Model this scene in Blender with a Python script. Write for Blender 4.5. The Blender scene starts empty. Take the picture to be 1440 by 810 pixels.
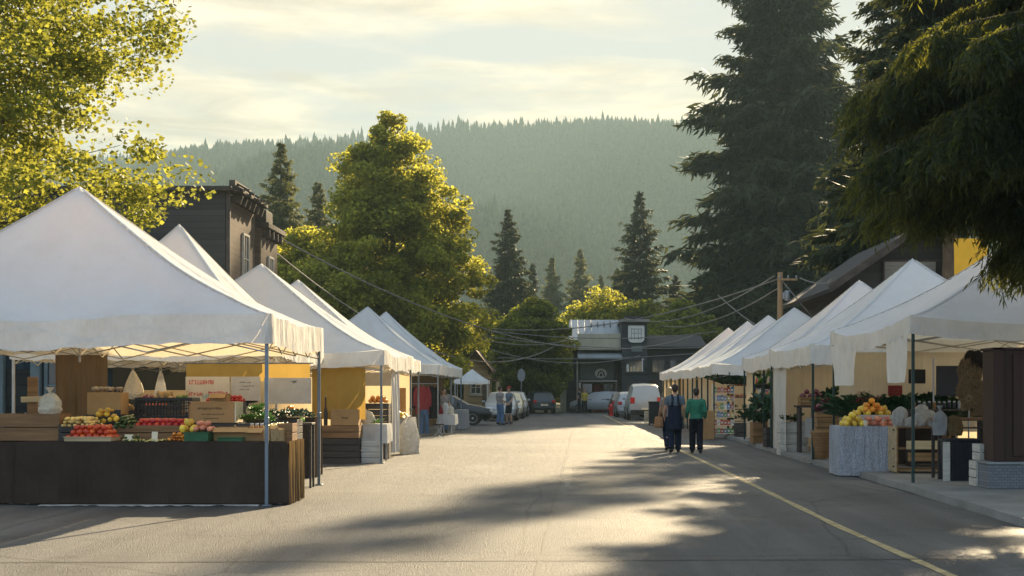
import bpy, bmesh, math, random
import numpy as np
from mathutils import Vector, Matrix, noise
random.seed(7); RNG = np.random.default_rng(7)
SC = bpy.context.scene
COL = SC.collection
PI = math.pi
R = math.radians
F = 2000.0          # focal length in photograph pixels
VX, VY, EYE = 785.0, 548.0, 1.65

def wx(px, Y): return (px - VX) / F * Y
def wz(py, Y): return EYE + (VY - py) / F * Y
def gy(py): return EYE * F / (py - VY)

# ------------------------------------------------------------------ materials
def new_mat(name):
    m = bpy.data.materials.new(name); m.use_nodes = True
    nt = m.node_tree; nt.nodes.clear()
    out = nt.nodes.new('ShaderNodeOutputMaterial')
    return m, nt, out

def N(nt, t, **kw):
    n = nt.nodes.new(t)
    for k, v in kw.items():
        if k in n.inputs: n.inputs[k].default_value = v
        else: setattr(n, k, v)
    return n

def c4(c): return (c[0], c[1], c[2], 1)
def mul(c, k): return tuple(min(1, x * k) for x in c)

def ramp(nt, stops):
    r = nt.nodes.new('ShaderNodeValToRGB')
    e = r.color_ramp.elements
    while len(e) < len(stops): e.new(0.5)
    for el, (p, c) in zip(e, stops):
        el.position = p; el.color = c4(c)
    return r

def pmat(name, col, rough=0.7, var=0.18, scale=4.0, bump=0.15, bscale=40.0, stretch=(1, 1, 1), metal=0.0, spec=0.3, objvar=0.0, dirt=0.0):
    m, nt, out = new_mat(name)
    tc = N(nt, 'ShaderNodeTexCoord'); mp = N(nt, 'ShaderNodeMapping'); mp.inputs['Scale'].default_value = stretch
    nt.links.new(tc.outputs['Object'], mp.inputs['Vector'])
    nz = N(nt, 'ShaderNodeTexNoise', Scale=scale, Detail=5.0, Roughness=0.6)
    nt.links.new(mp.outputs[0], nz.inputs['Vector'])
    rp = ramp(nt, [(0.3, mul(col, 1 - var)), (0.7, mul(col, 1 + var))])
    nt.links.new(nz.outputs['Fac'], rp.inputs[0])
    csock = rp.outputs[0]
    if dirt > 0:
        n3 = N(nt, 'ShaderNodeTexNoise', Scale=scale * 0.35, Detail=8.0, Roughness=0.75)
        nt.links.new(tc.outputs['Object'], n3.inputs['Vector'])
        r3 = ramp(nt, [(0.45, (1, 1, 1)), (0.75, (1 - dirt,) * 3)])
        nt.links.new(n3.outputs['Fac'], r3.inputs[0])
        mx = N(nt, 'ShaderNodeMix', data_type='RGBA', blend_type='MULTIPLY'); mx.inputs[0].default_value = 1
        nt.links.new(csock, mx.inputs[6]); nt.links.new(r3.outputs[0], mx.inputs[7]); csock = mx.outputs[2]
    if objvar > 0:
        oi = N(nt, 'ShaderNodeObjectInfo')
        hs = N(nt, 'ShaderNodeHueSaturation')
        mr = N(nt, 'ShaderNodeMapRange'); mr.inputs[3].default_value = 1 - objvar; mr.inputs[4].default_value = 1 + objvar
        nt.links.new(oi.outputs['Random'], mr.inputs[0]); nt.links.new(mr.outputs[0], hs.inputs['Value'])
        mr2 = N(nt, 'ShaderNodeMapRange'); mr2.inputs[3].default_value = 0.5 - objvar * 0.02; mr2.inputs[4].default_value = 0.5 + objvar * 0.05
        nt.links.new(oi.outputs['Random'], mr2.inputs[0]); nt.links.new(mr2.outputs[0], hs.inputs['Hue'])
        nt.links.new(csock, hs.inputs['Color']); csock = hs.outputs[0]
    b = N(nt, 'ShaderNodeBsdfPrincipled', Roughness=rough, Metallic=metal)
    b.inputs['Specular IOR Level'].default_value = spec
    nt.links.new(csock, b.inputs['Base Color'])
    if bump > 0:
        n2 = N(nt, 'ShaderNodeTexNoise', Scale=bscale, Detail=4.0)
        nt.links.new(mp.outputs[0], n2.inputs['Vector'])
        bp = N(nt, 'ShaderNodeBump', Strength=bump, Distance=0.02)
        nt.links.new(n2.outputs['Fac'], bp.inputs['Height']); nt.links.new(bp.outputs[0], b.inputs['Normal'])
    nt.links.new(b.outputs[0], out.inputs[0])
    return m

def cloth_mat(name, col, transl=0.35, bump=0.35, bscale=3.0, stretch=(1, 1, 0.25), tcol=None, var=0.08, dirt=0.12, weave=None):
    m, nt, out = new_mat(name)
    tc = N(nt, 'ShaderNodeTexCoord'); mp = N(nt, 'ShaderNodeMapping'); mp.inputs['Scale'].default_value = stretch
    nt.links.new(tc.outputs['Object'], mp.inputs['Vector'])
    nz = N(nt, 'ShaderNodeTexNoise', Scale=1.3, Detail=7.0, Roughness=0.7)
    nt.links.new(tc.outputs['Object'], nz.inputs['Vector'])
    rp = ramp(nt, [(0.35, mul(col, 1 - var - dirt)), (0.55, col), (0.75, mul(col, 1 + var))])
    nt.links.new(nz.outputs['Fac'], rp.inputs[0])
    csock = rp.outputs[0]
    if weave:
        wv = N(nt, 'ShaderNodeTexVoronoi', Scale=weave[0]); nt.links.new(tc.outputs['Object'], wv.inputs['Vector'])
        wr = ramp(nt, [(0.25, (1, 1, 1)), (0.6, weave[1])]); nt.links.new(wv.outputs['Distance'], wr.inputs[0])
        mx = N(nt, 'ShaderNodeMix', data_type='RGBA', blend_type='MULTIPLY'); mx.inputs[0].default_value = 1
        nt.links.new(csock, mx.inputs[6]); nt.links.new(wr.outputs[0], mx.inputs[7]); csock = mx.outputs[2]
    d = N(nt, 'ShaderNodeBsdfDiffuse', Roughness=0.0); t = N(nt, 'ShaderNodeBsdfTranslucent')
    nt.links.new(csock, d.inputs[0])
    t.inputs[0].default_value = c4(tcol or mul(col, 0.95))
    n2 = N(nt, 'ShaderNodeTexNoise', Scale=bscale, Detail=3.0, Roughness=0.5)
    nt.links.new(mp.outputs[0], n2.inputs['Vector'])
    n4 = N(nt, 'ShaderNodeTexNoise', Scale=bscale * 6, Detail=3.0)
    nt.links.new(mp.outputs[0], n4.inputs['Vector'])
    ad = N(nt, 'ShaderNodeMath', operation='MULTIPLY_ADD'); ad.inputs[1].default_value = 0.22
    nt.links.new(n4.outputs['Fac'], ad.inputs[0]); nt.links.new(n2.outputs['Fac'], ad.inputs[2])
    bp = N(nt, 'ShaderNodeBump', Strength=bump, Distance=0.2)
    nt.links.new(ad.outputs[0], bp.inputs['Height'])
    nt.links.new(bp.outputs[0], d.inputs['Normal'])
    mix = N(nt, 'ShaderNodeMixShader', Fac=transl)
    nt.links.new(d.outputs[0], mix.inputs[1]); nt.links.new(t.outputs[0], mix.inputs[2])
    nt.links.new(mix.outputs[0], out.inputs[0])
    return m

def leaf_mat(name, c1, c2, tcol, transl=0.45, spec=0.25):
    m, nt, out = new_mat(name)
    g = N(nt, 'ShaderNodeNewGeometry')
    rp = ramp(nt, [(0.0, c1), (1.0, c2)])
    nt.links.new(g.outputs['Random Per Island'], rp.inputs[0])
    d = N(nt, 'ShaderNodeBsdfPrincipled', Roughness=0.6); d.inputs['Specular IOR Level'].default_value = spec
    nt.links.new(rp.outputs[0], d.inputs['Base Color'])
    t = N(nt, 'ShaderNodeBsdfTranslucent')
    r2 = ramp(nt, [(0.0, mul(tcol, 0.6)), (1.0, mul(tcol, 1.3))])
    nt.links.new(g.outputs['Random Per Island'], r2.inputs[0]); nt.links.new(r2.outputs[0], t.inputs[0])
    mix = N(nt, 'ShaderNodeMixShader', Fac=transl)
    nt.links.new(d.outputs[0], mix.inputs[1]); nt.links.new(t.outputs[0], mix.inputs[2])
    nt.links.new(mix.outputs[0], out.inputs[0])
    return m

def siding_mat(name, col, period=0.18, axis='Z', rough=0.8, dark=0.45, var=0.25):
    """boards: darker joint lines every `period` metres along an axis, weathered tone per board"""
    m, nt, out = new_mat(name)
    tc = N(nt, 'ShaderNodeTexCoord'); sp = N(nt, 'ShaderNodeSeparateXYZ')
    nt.links.new(tc.outputs['Object'], sp.inputs[0])
    dv = N(nt, 'ShaderNodeMath', operation='DIVIDE'); dv.inputs[1].default_value = period
    nt.links.new(sp.outputs[axis], dv.inputs[0])
    fr = N(nt, 'ShaderNodeMath', operation='FRACT'); nt.links.new(dv.outputs[0], fr.inputs[0])
    fl = N(nt, 'ShaderNodeMath', operation='FLOOR'); nt.links.new(dv.outputs[0], fl.inputs[0])
    wn = N(nt, 'ShaderNodeTexWhiteNoise', noise_dimensions='1D'); nt.links.new(fl.outputs[0], wn.inputs['W'])
    st = (0.4, 0.4, 6) if axis == 'Z' else (6, 6, 0.4)
    mp = N(nt, 'ShaderNodeMapping'); mp.inputs['Scale'].default_value = st
    nt.links.new(tc.outputs['Object'], mp.inputs['Vector'])
    nz = N(nt, 'ShaderNodeTexNoise', Scale=2.5, Detail=6.0, Roughness=0.7); nt.links.new(mp.outputs[0], nz.inputs['Vector'])
    ad = N(nt, 'ShaderNodeMath', operation='ADD'); nt.links.new(wn.outputs['Value'], ad.inputs[0]); nt.links.new(nz.outputs['Fac'], ad.inputs[1])
    rp = ramp(nt, [(0.2, mul(col, 1 - var)), (1.0, mul(col, 1 + var))])
    hf = N(nt, 'ShaderNodeMath', operation='MULTIPLY'); hf.inputs[1].default_value = 0.6; nt.links.new(ad.outputs[0], hf.inputs[0])
    nt.links.new(hf.outputs[0], rp.inputs[0])
    jr = ramp(nt, [(0.0, (dark,) * 3), (0.1, (1, 1, 1))]); nt.links.new(fr.outputs[0], jr.inputs[0])
    mx = N(nt, 'ShaderNodeMix', data_type='RGBA', blend_type='MULTIPLY'); mx.inputs[0].default_value = 1
    nt.links.new(rp.outputs[0], mx.inputs[6]); nt.links.new(jr.outputs[0], mx.inputs[7])
    b = N(nt, 'ShaderNodeBsdfPrincipled', Roughness=rough); b.inputs['Specular IOR Level'].default_value = 0.2
    nt.links.new(mx.outputs[2], b.inputs['Base Color'])
    bp = N(nt, 'ShaderNodeBump', Strength=0.6, Distance=0.02); nt.links.new(fr.outputs[0], bp.inputs['Height']); nt.links.new(bp.outputs[0], b.inputs['Normal'])
    nt.links.new(b.outputs[0], out.inputs[0])
    return m

def brick_mat(name, c1, c2, mortar, scale=4.0):
    m, nt, out = new_mat(name)
    tc = N(nt, 'ShaderNodeTexCoord'); mp = N(nt, 'ShaderNodeMapping'); mp.inputs['Rotation'].default_value = (R(90), 0, 0)
    nt.links.new(tc.outputs['Object'], mp.inputs['Vector'])
    bk = N(nt, 'ShaderNodeTexBrick', Scale=scale); bk.inputs['Color1'].default_value = c4(c1); bk.inputs['Color2'].default_value = c4(c2); bk.inputs['Mortar'].default_value = c4(mortar)
    nt.links.new(mp.outputs[0], bk.inputs['Vector'])
    b = N(nt, 'ShaderNodeBsdfPrincipled', Roughness=0.9)
    nt.links.new(bk.outputs[0], b.inputs['Base Color'])
    bp = N(nt, 'ShaderNodeBump', Strength=0.5, Distance=0.01); bp.invert = True
    nt.links.new(bk.outputs['Fac'], bp.inputs['Height']); nt.links.new(bp.outputs[0], b.inputs['Normal'])
    nt.links.new(b.outputs[0], out.inputs[0])
    return m

def glass_mat(name, col=(0.02, 0.03, 0.035)):
    m, nt, out = new_mat(name)
    b = N(nt, 'ShaderNodeBsdfPrincipled', Roughness=0.06); b.inputs['Base Color'].default_value = c4(col)
    b.inputs['Specular IOR Level'].default_value = 0.8
    nt.links.new(b.outputs[0], out.inputs[0]); return m

def road_mat():
    m, nt, out = new_mat('asphalt')
    tc = N(nt, 'ShaderNodeTexCoord')
    big = N(nt, 'ShaderNodeTexNoise', Scale=0.22, Detail=6.0, Roughness=0.6); nt.links.new(tc.outputs['Object'], big.inputs['Vector'])
    mp = N(nt, 'ShaderNodeMapping'); mp.inputs['Scale'].default_value = (1.6, 0.06, 1); nt.links.new(tc.outputs['Object'], mp.inputs['Vector'])
    lane = N(nt, 'ShaderNodeTexNoise', Scale=1.0, Detail=4.0); nt.links.new(mp.outputs[0], lane.inputs['Vector'])
    fine = N(nt, 'ShaderNodeTexNoise', Scale=38.0, Detail=5.0, Roughness=0.8); nt.links.new(tc.outputs['Object'], fine.inputs['Vector'])
    vor = N(nt, 'ShaderNodeTexVoronoi', Scale=60.0); nt.links.new(tc.outputs['Object'], vor.inputs['Vector'])
    a = N(nt, 'ShaderNodeMath', operation='MULTIPLY_ADD'); a.inputs[1].default_value = 0.55
    nt.links.new(big.outputs['Fac'], a.inputs[0]); nt.links.new(lane.outputs['Fac'], a.inputs[2])
    a2 = N(nt, 'ShaderNodeMath', operation='MULTIPLY_ADD'); a2.inputs[1].default_value = 1.15
    nt.links.new(fine.outputs['Fac'], a2.inputs[0]); nt.links.new(a.outputs[0], a2.inputs[2])
    rp = ramp(nt, [(0.75, (0.034, 0.035, 0.038)), (1.0, (0.088, 0.086, 0.082)), (1.35, (0.21, 0.20, 0.18))])
    hf = N(nt, 'ShaderNodeMath', operation='MULTIPLY'); hf.inputs[1].default_value = 0.60; nt.links.new(a2.outputs[0], hf.inputs[0])
    rp.color_ramp.elements[0].position = 0.63; rp.color_ramp.elements[1].position = 0.80; rp.color_ramp.elements[2].position = 1.0
    nt.links.new(hf.outputs[0], rp.inputs[0])
    # hairline cracks
    cmap = N(nt, 'ShaderNodeMapping'); cmap.inputs['Scale'].default_value = (0.30, 0.16, 1); nt.links.new(tc.outputs['Object'], cmap.inputs['Vector'])
    wob = N(nt, 'ShaderNodeTexNoise', Scale=1.2, Detail=4.0); nt.links.new(cmap.outputs[0], wob.inputs['Vector'])
    mxv = N(nt, 'ShaderNodeMix', data_type='VECTOR'); mxv.inputs[0].default_value = 0.18
    nt.links.new(cmap.outputs[0], mxv.inputs[4]); nt.links.new(wob.outputs['Color'], mxv.inputs[5])
    cr = N(nt, 'ShaderNodeTexVoronoi', feature='DISTANCE_TO_EDGE', Scale=0.9); nt.links.new(mxv.outputs[1], cr.inputs['Vector'])
    crr = ramp(nt, [(0.0, (0.35,) * 3), (0.006, (1, 1, 1))]); nt.links.new(cr.outputs['Distance'], crr.inputs[0])
    mx = N(nt, 'ShaderNodeMix', data_type='RGBA', blend_type='MULTIPLY'); mx.inputs[0].default_value = 0.7
    nt.links.new(rp.outputs[0], mx.inputs[6]); nt.links.new(crr.outputs[0], mx.inputs[7])
    # oil drips and old repair patches
    st = N(nt, 'ShaderNodeTexNoise', Scale=1.1, Detail=7.0, Roughness=0.72); nt.links.new(tc.outputs['Object'], st.inputs['Vector'])
    sr = ramp(nt, [(0.56, (1, 1, 1)), (0.66, (0.62,) * 3)]); nt.links.new(st.outputs['Fac'], sr.inputs[0])
    pt = N(nt, 'ShaderNodeTexNoise', Scale=0.10, Detail=3.0, Distortion=0.6); nt.links.new(tc.outputs['Object'], pt.inputs['Vector'])
    pr_ = ramp(nt, [(0.50, (1, 1, 1)), (0.515, (0.78, 0.78, 0.80))]); nt.links.new(pt.outputs['Fac'], pr_.inputs[0])
    m2 = N(nt, 'ShaderNodeMix', data_type='RGBA', blend_type='MULTIPLY'); m2.inputs[0].default_value = 1
    nt.links.new(mx.outputs[2], m2.inputs[6]); nt.links.new(sr.outputs[0], m2.inputs[7])
    m3 = N(nt, 'ShaderNodeMix', data_type='RGBA', blend_type='MULTIPLY'); m3.inputs[0].default_value = 1
    nt.links.new(m2.outputs[2], m3.inputs[6]); nt.links.new(pr_.outputs[0], m3.inputs[7])
    b = N(nt, 'ShaderNodeBsdfPrincipled', Roughness=0.55); b.inputs['Specular IOR Level'].default_value = 0.42
    nt.links.new(m3.outputs[2], b.inputs['Base Color'])
    rr = N(nt, 'ShaderNodeMapRange'); rr.inputs[3].default_value = 0.50; rr.inputs[4].default_value = 0.78
    nt.links.new(lane.outputs['Fac'], rr.inputs[0]); nt.links.new(rr.outputs[0], b.inputs['Roughness'])
    bp = N(nt, 'ShaderNodeBump', Strength=1.0, Distance=0.018)
    ad = N(nt, 'ShaderNodeMath', operation='ADD'); nt.links.new(vor.outputs['Distance'], ad.inputs[0]); nt.links.new(fine.outputs['Fac'], ad.inputs[1])
    nt.links.new(ad.outputs[0], bp.inputs['Height']); nt.links.new(bp.outputs[0], b.inputs['Normal'])
    nt.links.new(b.outputs[0], out.inputs[0])
    return m

# ------------------------------------------------------------------ objects
def tag(o, label=None, cat=None, group=None, kind=None):
    if label: o['label'] = label
    if cat: o['category'] = cat
    if group: o['group'] = group
    if kind: o['kind'] = kind
    return o

def thing(name, label, cat, loc=(0, 0, 0), rz=0.0, group=None):
    o = bpy.data.objects.new(name, None); COL.objects.link(o)
    o.empty_display_size = 0.1
    o.location = loc; o.rotation_euler = (0, 0, rz)
    return tag(o, label, cat, group)

def dup(root, loc=None, rz=None, label=None, group=None):
    r = root.copy(); COL.objects.link(r)
    if loc is not None: r.location = loc
    if rz is not None: r.rotation_euler = (0, 0, rz)
    if label: r['label'] = label
    if group: r['group'] = group
    for ch in list(root.children):
        c = ch.copy(); COL.objects.link(c); c.parent = r
        for g in list(ch.children):
            d = g.copy(); COL.objects.link(d); d.parent = c
    return r

class MB:
    def __init__(s): s.v = []; s.f = []
    def add(s, vs, fs):
        n = len(s.v); s.v += [tuple(p) for p in vs]; s.f += [tuple(i + n for i in f) for f in fs]; return s
    def box(s, c, d, rz=0.0, rx=0.0, ry=0.0, bev=0.0):
        hx, hy, hz = d[0] / 2, d[1] / 2, d[2] / 2
        M = Matrix.Translation(c) @ Matrix.Rotation(rz, 4, 'Z') @ Matrix.Rotation(ry, 4, 'Y') @ Matrix.Rotation(rx, 4, 'X')
        if bev > 0 and min(hx, hy, hz) > bev * 1.2:
            vs = []; b = bev
            for sx in (-1, 1):
                for sy in (-1, 1):
                    for sz in (-1, 1):
                        vs += [(sx * hx, sy * (hy - b), sz * (hz - b)), (sx * (hx - b), sy * hy, sz * (hz - b)), (sx * (hx - b), sy * (hy - b), sz * hz)]
            bm = bmesh.new()
            for p in vs: bm.verts.new(M @ Vector(p))
            r = bmesh.ops.convex_hull(bm, input=bm.verts)
            bm.verts.index_update()
            s.add([v.co.copy() for v in bm.verts], [[v.index for v in f.verts] for f in bm.faces]); bm.free()
            return s
        vs = [M @ Vector((sx * hx, sy * hy, sz * hz)) for sx in (-1, 1) for sy in (-1, 1) for sz in (-1, 1)]
        return s.add(vs, [(0, 1, 3, 2), (4, 6, 7, 5), (0, 4, 5, 1), (2, 3, 7, 6), (0, 2, 6, 4), (1, 5, 7, 3)])
    def lohi(s, lo, hi, bev=0.0):
        return s.box([(a + b) / 2 for a, b in zip(lo, hi)], [abs(b - a) for a, b in zip(lo, hi)], bev=bev)
    def tube(s, pts, rad, n=8, cap=True):
        pts = [Vector(p) for p in pts]
        if not hasattr(rad, '__len__'): rad = [rad] * len(pts)
        vs = []; fs = []
        up = None
        for i, p in enumerate(pts):
            d = (pts[min(i + 1, len(pts) - 1)] - pts[max(i - 1, 0)])
            if d.length < 1e-9: d = Vector((0, 0, 1))
            d.normalize()
            if up is None:
                up = d.orthogonal().normalized()
            else:
                up = (up - d * up.dot(d))
                up = up.normalized() if up.length > 1e-6 else d.orthogonal().normalized()
            w = d.cross(up)
            for k in range(n):
                a = 2 * PI * k / n
                vs.append(p + (up * math.cos(a) + w * math.sin(a)) * rad[i])
        for i in range(len(pts) - 1):
            for k in range(n):
                a, b = i * n + k, i * n + (k + 1) % n
                fs.append((a, b, b + n, a + n))
        if cap:
            fs.append(tuple(range(n - 1, -1, -1))); fs.append(tuple(range((len(pts) - 1) * n, len(pts) * n)))
        return s.add(vs, fs)
    def lathe(s, prof, c=(0, 0, 0), n=16, M=None, sx=1, sy=1):
        vs = []; fs = []
        for r, z in prof:
            for k in range(n):
                a = 2 * PI * k / n
                vs.append(Vector((r * math.cos(a) * sx, r * math.sin(a) * sy, z)))
        if M is not None: vs = [M @ v for v in vs]
        vs = [v + Vector(c) for v in vs]
        m = len(prof)
        for i in range(m - 1):
            for k in range(n):
                a, b = i * n + k, i * n + (k + 1) % n
                fs.append((a, b, b + n, a + n))
        fs.append(tuple(range(n - 1, -1, -1))); fs.append(tuple(range((m - 1) * n, m * n)))
        return s.add(vs, fs)
    def ball(s, c, r, n=12, m=8, sc=(1, 1, 1), jit=0.0):
        prof = [(math.sin(PI * i / m) * r, -math.cos(PI * i / m) * r) for i in range(m + 1)]
        prof[0] = (r * 0.02, -r); prof[-1] = (r * 0.02, r)
        n0 = len(s.v)
        s.lathe(prof, (0, 0, 0), n)
        for i in range(n0, len(s.v)):
            p = Vector(s.v[i])
            if jit: p *= 1 + jit * noise.noise(p * (1.7 / r) + Vector(c) * 3)
            s.v[i] = (p.x * sc[0] + c[0], p.y * sc[1] + c[1], p.z * sc[2] + c[2])
        return s
    def grid(s, fn, nu, nv, closed_u=False):
        vs = [fn(i / nu, j / nv) for j in range(nv + 1) for i in range(nu + 1)]
        fs = [(j * (nu + 1) + i, j * (nu + 1) + i + 1, (j + 1) * (nu + 1) + i + 1, (j + 1) * (nu + 1) + i) for j in range(nv) for i in range(nu)]
        return s.add(vs, fs)
    def prism(s, poly, axis, a, b):
        """extrude a 2D outline; axis 'Y' -> (x,z) outline from y=a to y=b; 'X' -> (y,z); 'Z' -> (x,y)"""
        def P(u, v, w):
            return {'Y': (u, w, v), 'X': (w, u, v), 'Z': (u, v, w)}[axis]
        n = len(poly)
        vs = [P(u, v, a) for u, v in poly] + [P(u, v, b) for u, v in poly]
        fs = [tuple(range(n)), tuple(range(2 * n - 1, n - 1, -1))] + [(i, (i + 1) % n, n + (i + 1) % n, n + i) for i in range(n)]
        return s.add(vs, fs)
    def build(s, name, m, parent=None, smooth=False, loc=None, fixn=True):
        me = bpy.data.meshes.new(name); me.from_pydata(s.v, [], s.f)
        if fixn and len(s.f) < 6000:
            bm = bmesh.new(); bm.from_mesh(me); bmesh.ops.recalc_face_normals(bm, faces=bm.faces); bm.to_mesh(me); bm.free()
        me.materials.append(m)
        if smooth:
            me.polygons.foreach_set('use_smooth', [True] * len(me.polygons))
            if smooth == 'auto':
                try: me.set_sharp_from_angle(angle=R(40))
                except Exception: pass
        me.update()
        o = bpy.data.objects.new(name, me); COL.objects.link(o)
        if parent is not None: o.parent = parent
        if loc is not None: o.location = loc
        return o

def np_mesh(name, verts, faces, m, parent=None, smooth=False):
    """verts (N,3), faces (M,k) arrays -> object"""
    me = bpy.data.meshes.new(name)
    k = faces.shape[1]; M_ = faces.shape[0]
    me.vertices.add(len(verts)); me.vertices.foreach_set('co', np.ascontiguousarray(verts, dtype=np.float32).ravel())
    me.loops.add(M_ * k); me.loops.foreach_set('vertex_index', np.ascontiguousarray(faces, dtype=np.int32).ravel())
    me.polygons.add(M_); me.polygons.foreach_set('loop_start', np.arange(0, M_ * k, k, dtype=np.int32))
    try: me.polygons.foreach_set('loop_total', np.full(M_, k, dtype=np.int32))
    except Exception: pass
    if smooth: me.polygons.foreach_set('use_smooth', np.ones(M_, dtype=bool))
    me.materials.append(m); me.update(calc_edges=True); me.validate()
    o = bpy.data.objects.new(name, me); COL.objects.link(o)
    if parent is not None: o.parent = parent
    return o

def rhombs(c, d, w, L, W):
    """c centre, d direction along leaf (unit), w side (unit), half-length L, half-width W -> verts, faces"""
    n = len(c)
    L = np.broadcast_to(L, (n,))[:, None]; W = np.broadcast_to(W, (n,))[:, None]
    v = np.empty((n, 4, 3))
    v[:, 0] = c - d * L; v[:, 1] = c + w * W - d * L * 0.15; v[:, 2] = c + d * L; v[:, 3] = c - w * W - d * L * 0.15
    f = np.arange(n * 4).reshape(n, 4)
    return v.reshape(-1, 3), f

def unit(a): return a / (np.linalg.norm(a, axis=-1, keepdims=True) + 1e-9)
# ------------------------------------------------------------------ materials used
M = {}
M['road'] = road_mat()
M['ground'] = pmat('soil_and_grass', (0.07, 0.075, 0.04), rough=0.95, var=0.4, scale=0.3, bump=0.5, bscale=6)
M['pave'] = pmat('concrete_paving', (0.24, 0.235, 0.22), rough=0.85, var=0.2, scale=1.3, bump=0.3, bscale=30, dirt=0.35)
M['line'] = pmat('worn_road_paint', (0.40, 0.31, 0.155), rough=0.75, var=0.35, scale=6, bump=0.3, dirt=0.4)
M['linew'] = pmat('worn_white_paint', (0.17, 0.16, 0.135), rough=0.8, var=0.4, scale=5, bump=0.3, dirt=0.55)
M['seam'] = pmat('tar_seam', (0.022, 0.022, 0.022), rough=0.6, var=0.3, scale=5)
M['canopy'] = cloth_mat('white_canopy_fabric', (0.80, 0.84, 0.86), transl=0.42, tcol=(0.94, 0.76, 0.53), bump=0.45, bscale=1.4, stretch=(1, 1, 0.3), var=0.03, dirt=0.05)
M['seamtape'] = cloth_mat('seam_tape', (.66, .66, .65), transl=.15, bump=.2)
M['valance'] = cloth_mat('white_valance_fabric', (0.84, 0.82, 0.77), transl=0.28, tcol=(0.85, 0.74, 0.55), bump=0.55, bscale=2.2, stretch=(1.1, 1.1, 0.45), var=0.04, dirt=0.08)
M['creamwall'] = cloth_mat('cream_side_wall_fabric', (0.70, 0.62, 0.48), transl=0.35, tcol=(0.8, 0.62, 0.38), bump=0.5, bscale=1.4, stretch=(2, 2, 0.15))
M['brownwall'] = cloth_mat('brown_side_wall_fabric', (0.17, 0.12, 0.075), transl=0.25, tcol=(0.3, 0.2, 0.1), bump=0.7, bscale=1.5, stretch=(3, 3, 0.1))
M['yellowtarp'] = cloth_mat('yellow_tarpaulin', (0.46, 0.30, 0.075), transl=0.35, tcol=(0.46, 0.29, 0.07), bump=0.5, bscale=2.0)
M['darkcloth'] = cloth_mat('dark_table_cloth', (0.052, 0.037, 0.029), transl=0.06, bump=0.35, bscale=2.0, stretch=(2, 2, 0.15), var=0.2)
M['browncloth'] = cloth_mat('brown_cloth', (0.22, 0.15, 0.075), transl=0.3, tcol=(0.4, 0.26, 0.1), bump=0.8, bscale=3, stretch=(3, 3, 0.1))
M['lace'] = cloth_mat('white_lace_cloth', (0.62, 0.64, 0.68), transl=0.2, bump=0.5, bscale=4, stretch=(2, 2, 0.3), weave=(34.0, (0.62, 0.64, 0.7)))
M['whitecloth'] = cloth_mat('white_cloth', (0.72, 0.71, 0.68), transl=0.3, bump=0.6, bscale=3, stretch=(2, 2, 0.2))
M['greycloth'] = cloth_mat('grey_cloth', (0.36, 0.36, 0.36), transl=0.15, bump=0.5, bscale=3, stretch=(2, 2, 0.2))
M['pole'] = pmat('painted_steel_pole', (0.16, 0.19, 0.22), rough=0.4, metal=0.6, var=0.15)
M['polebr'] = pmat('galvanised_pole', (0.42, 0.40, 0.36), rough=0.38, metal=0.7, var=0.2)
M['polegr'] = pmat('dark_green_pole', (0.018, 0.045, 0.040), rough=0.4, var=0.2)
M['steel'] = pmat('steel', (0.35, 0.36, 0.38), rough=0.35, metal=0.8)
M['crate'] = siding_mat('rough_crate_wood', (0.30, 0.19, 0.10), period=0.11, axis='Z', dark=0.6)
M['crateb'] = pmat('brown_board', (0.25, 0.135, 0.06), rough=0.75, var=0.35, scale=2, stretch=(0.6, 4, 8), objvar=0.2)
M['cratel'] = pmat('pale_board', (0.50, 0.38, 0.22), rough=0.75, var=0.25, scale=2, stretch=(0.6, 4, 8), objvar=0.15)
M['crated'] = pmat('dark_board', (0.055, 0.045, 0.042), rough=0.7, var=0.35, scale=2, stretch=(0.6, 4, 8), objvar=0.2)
M['cratew'] = pmat('whitewashed_board', (0.55, 0.52, 0.46), rough=0.8, var=0.25, scale=2, stretch=(0.6, 4, 8), dirt=0.3)
M['walnut'] = siding_mat('dark_walnut_boards', (0.060, 0.032, 0.024), period=0.22, axis='X', dark=0.5, rough=0.5)
M['card'] = pmat('cardboard', (0.40, 0.235, 0.10), rough=0.85, var=0.12, scale=3, bump=0.1, objvar=0.12)
M['cardink'] = pmat('cardboard_ink', (0.17, 0.095, 0.045), rough=0.85)
M['tape'] = pmat('parcel_tape', (0.46, 0.32, 0.17), rough=0.35)
M['blackplastic'] = pmat('black_plastic', (0.016, 0.018, 0.024), rough=0.4, objvar=0.2)
M['greenplastic'] = pmat('green_plastic', (0.018, 0.09, 0.035), rough=0.4)
M['whiteplastic'] = cloth_mat('white_plastic_bag', (0.74, 0.73, 0.70), transl=0.4, bump=1.0, bscale=9, stretch=(1, 1, 1))
M['sack'] = cloth_mat('cream_sack', (0.70, 0.64, 0.50), transl=0.15, bump=0.6, bscale=8, stretch=(1, 1, 0.5))
M['paper'] = cloth_mat('kraft_paper', (0.48, 0.32, 0.16), transl=0.15, bump=0.8, bscale=9, stretch=(1, 1, 0.5))
M['poster'] = pmat('white_poster_board', (0.62, 0.55, 0.44), rough=0.7, var=0.1, scale=2)
M['posterg'] = pmat('grey_white_banner', (0.50, 0.47, 0.42), rough=0.75, var=0.16, scale=3)
M['redink'] = pmat('red_marker', (0.55, 0.035, 0.03), rough=0.7)
M['greyink'] = pmat('grey_marker', (0.16, 0.16, 0.18), rough=0.7)
M['blueink'] = pmat('pale_blue_marker', (0.2, 0.38, 0.42), rough=0.7)
M['cardwhite'] = pmat('price_card', (0.68, 0.58, 0.40), rough=0.7)
def fruit(name, col, rough=0.35, var=0.2, ov=0.25): return pmat(name, col, rough=rough, var=var, scale=14, bump=0.08, spec=0.5, objvar=ov)
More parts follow.
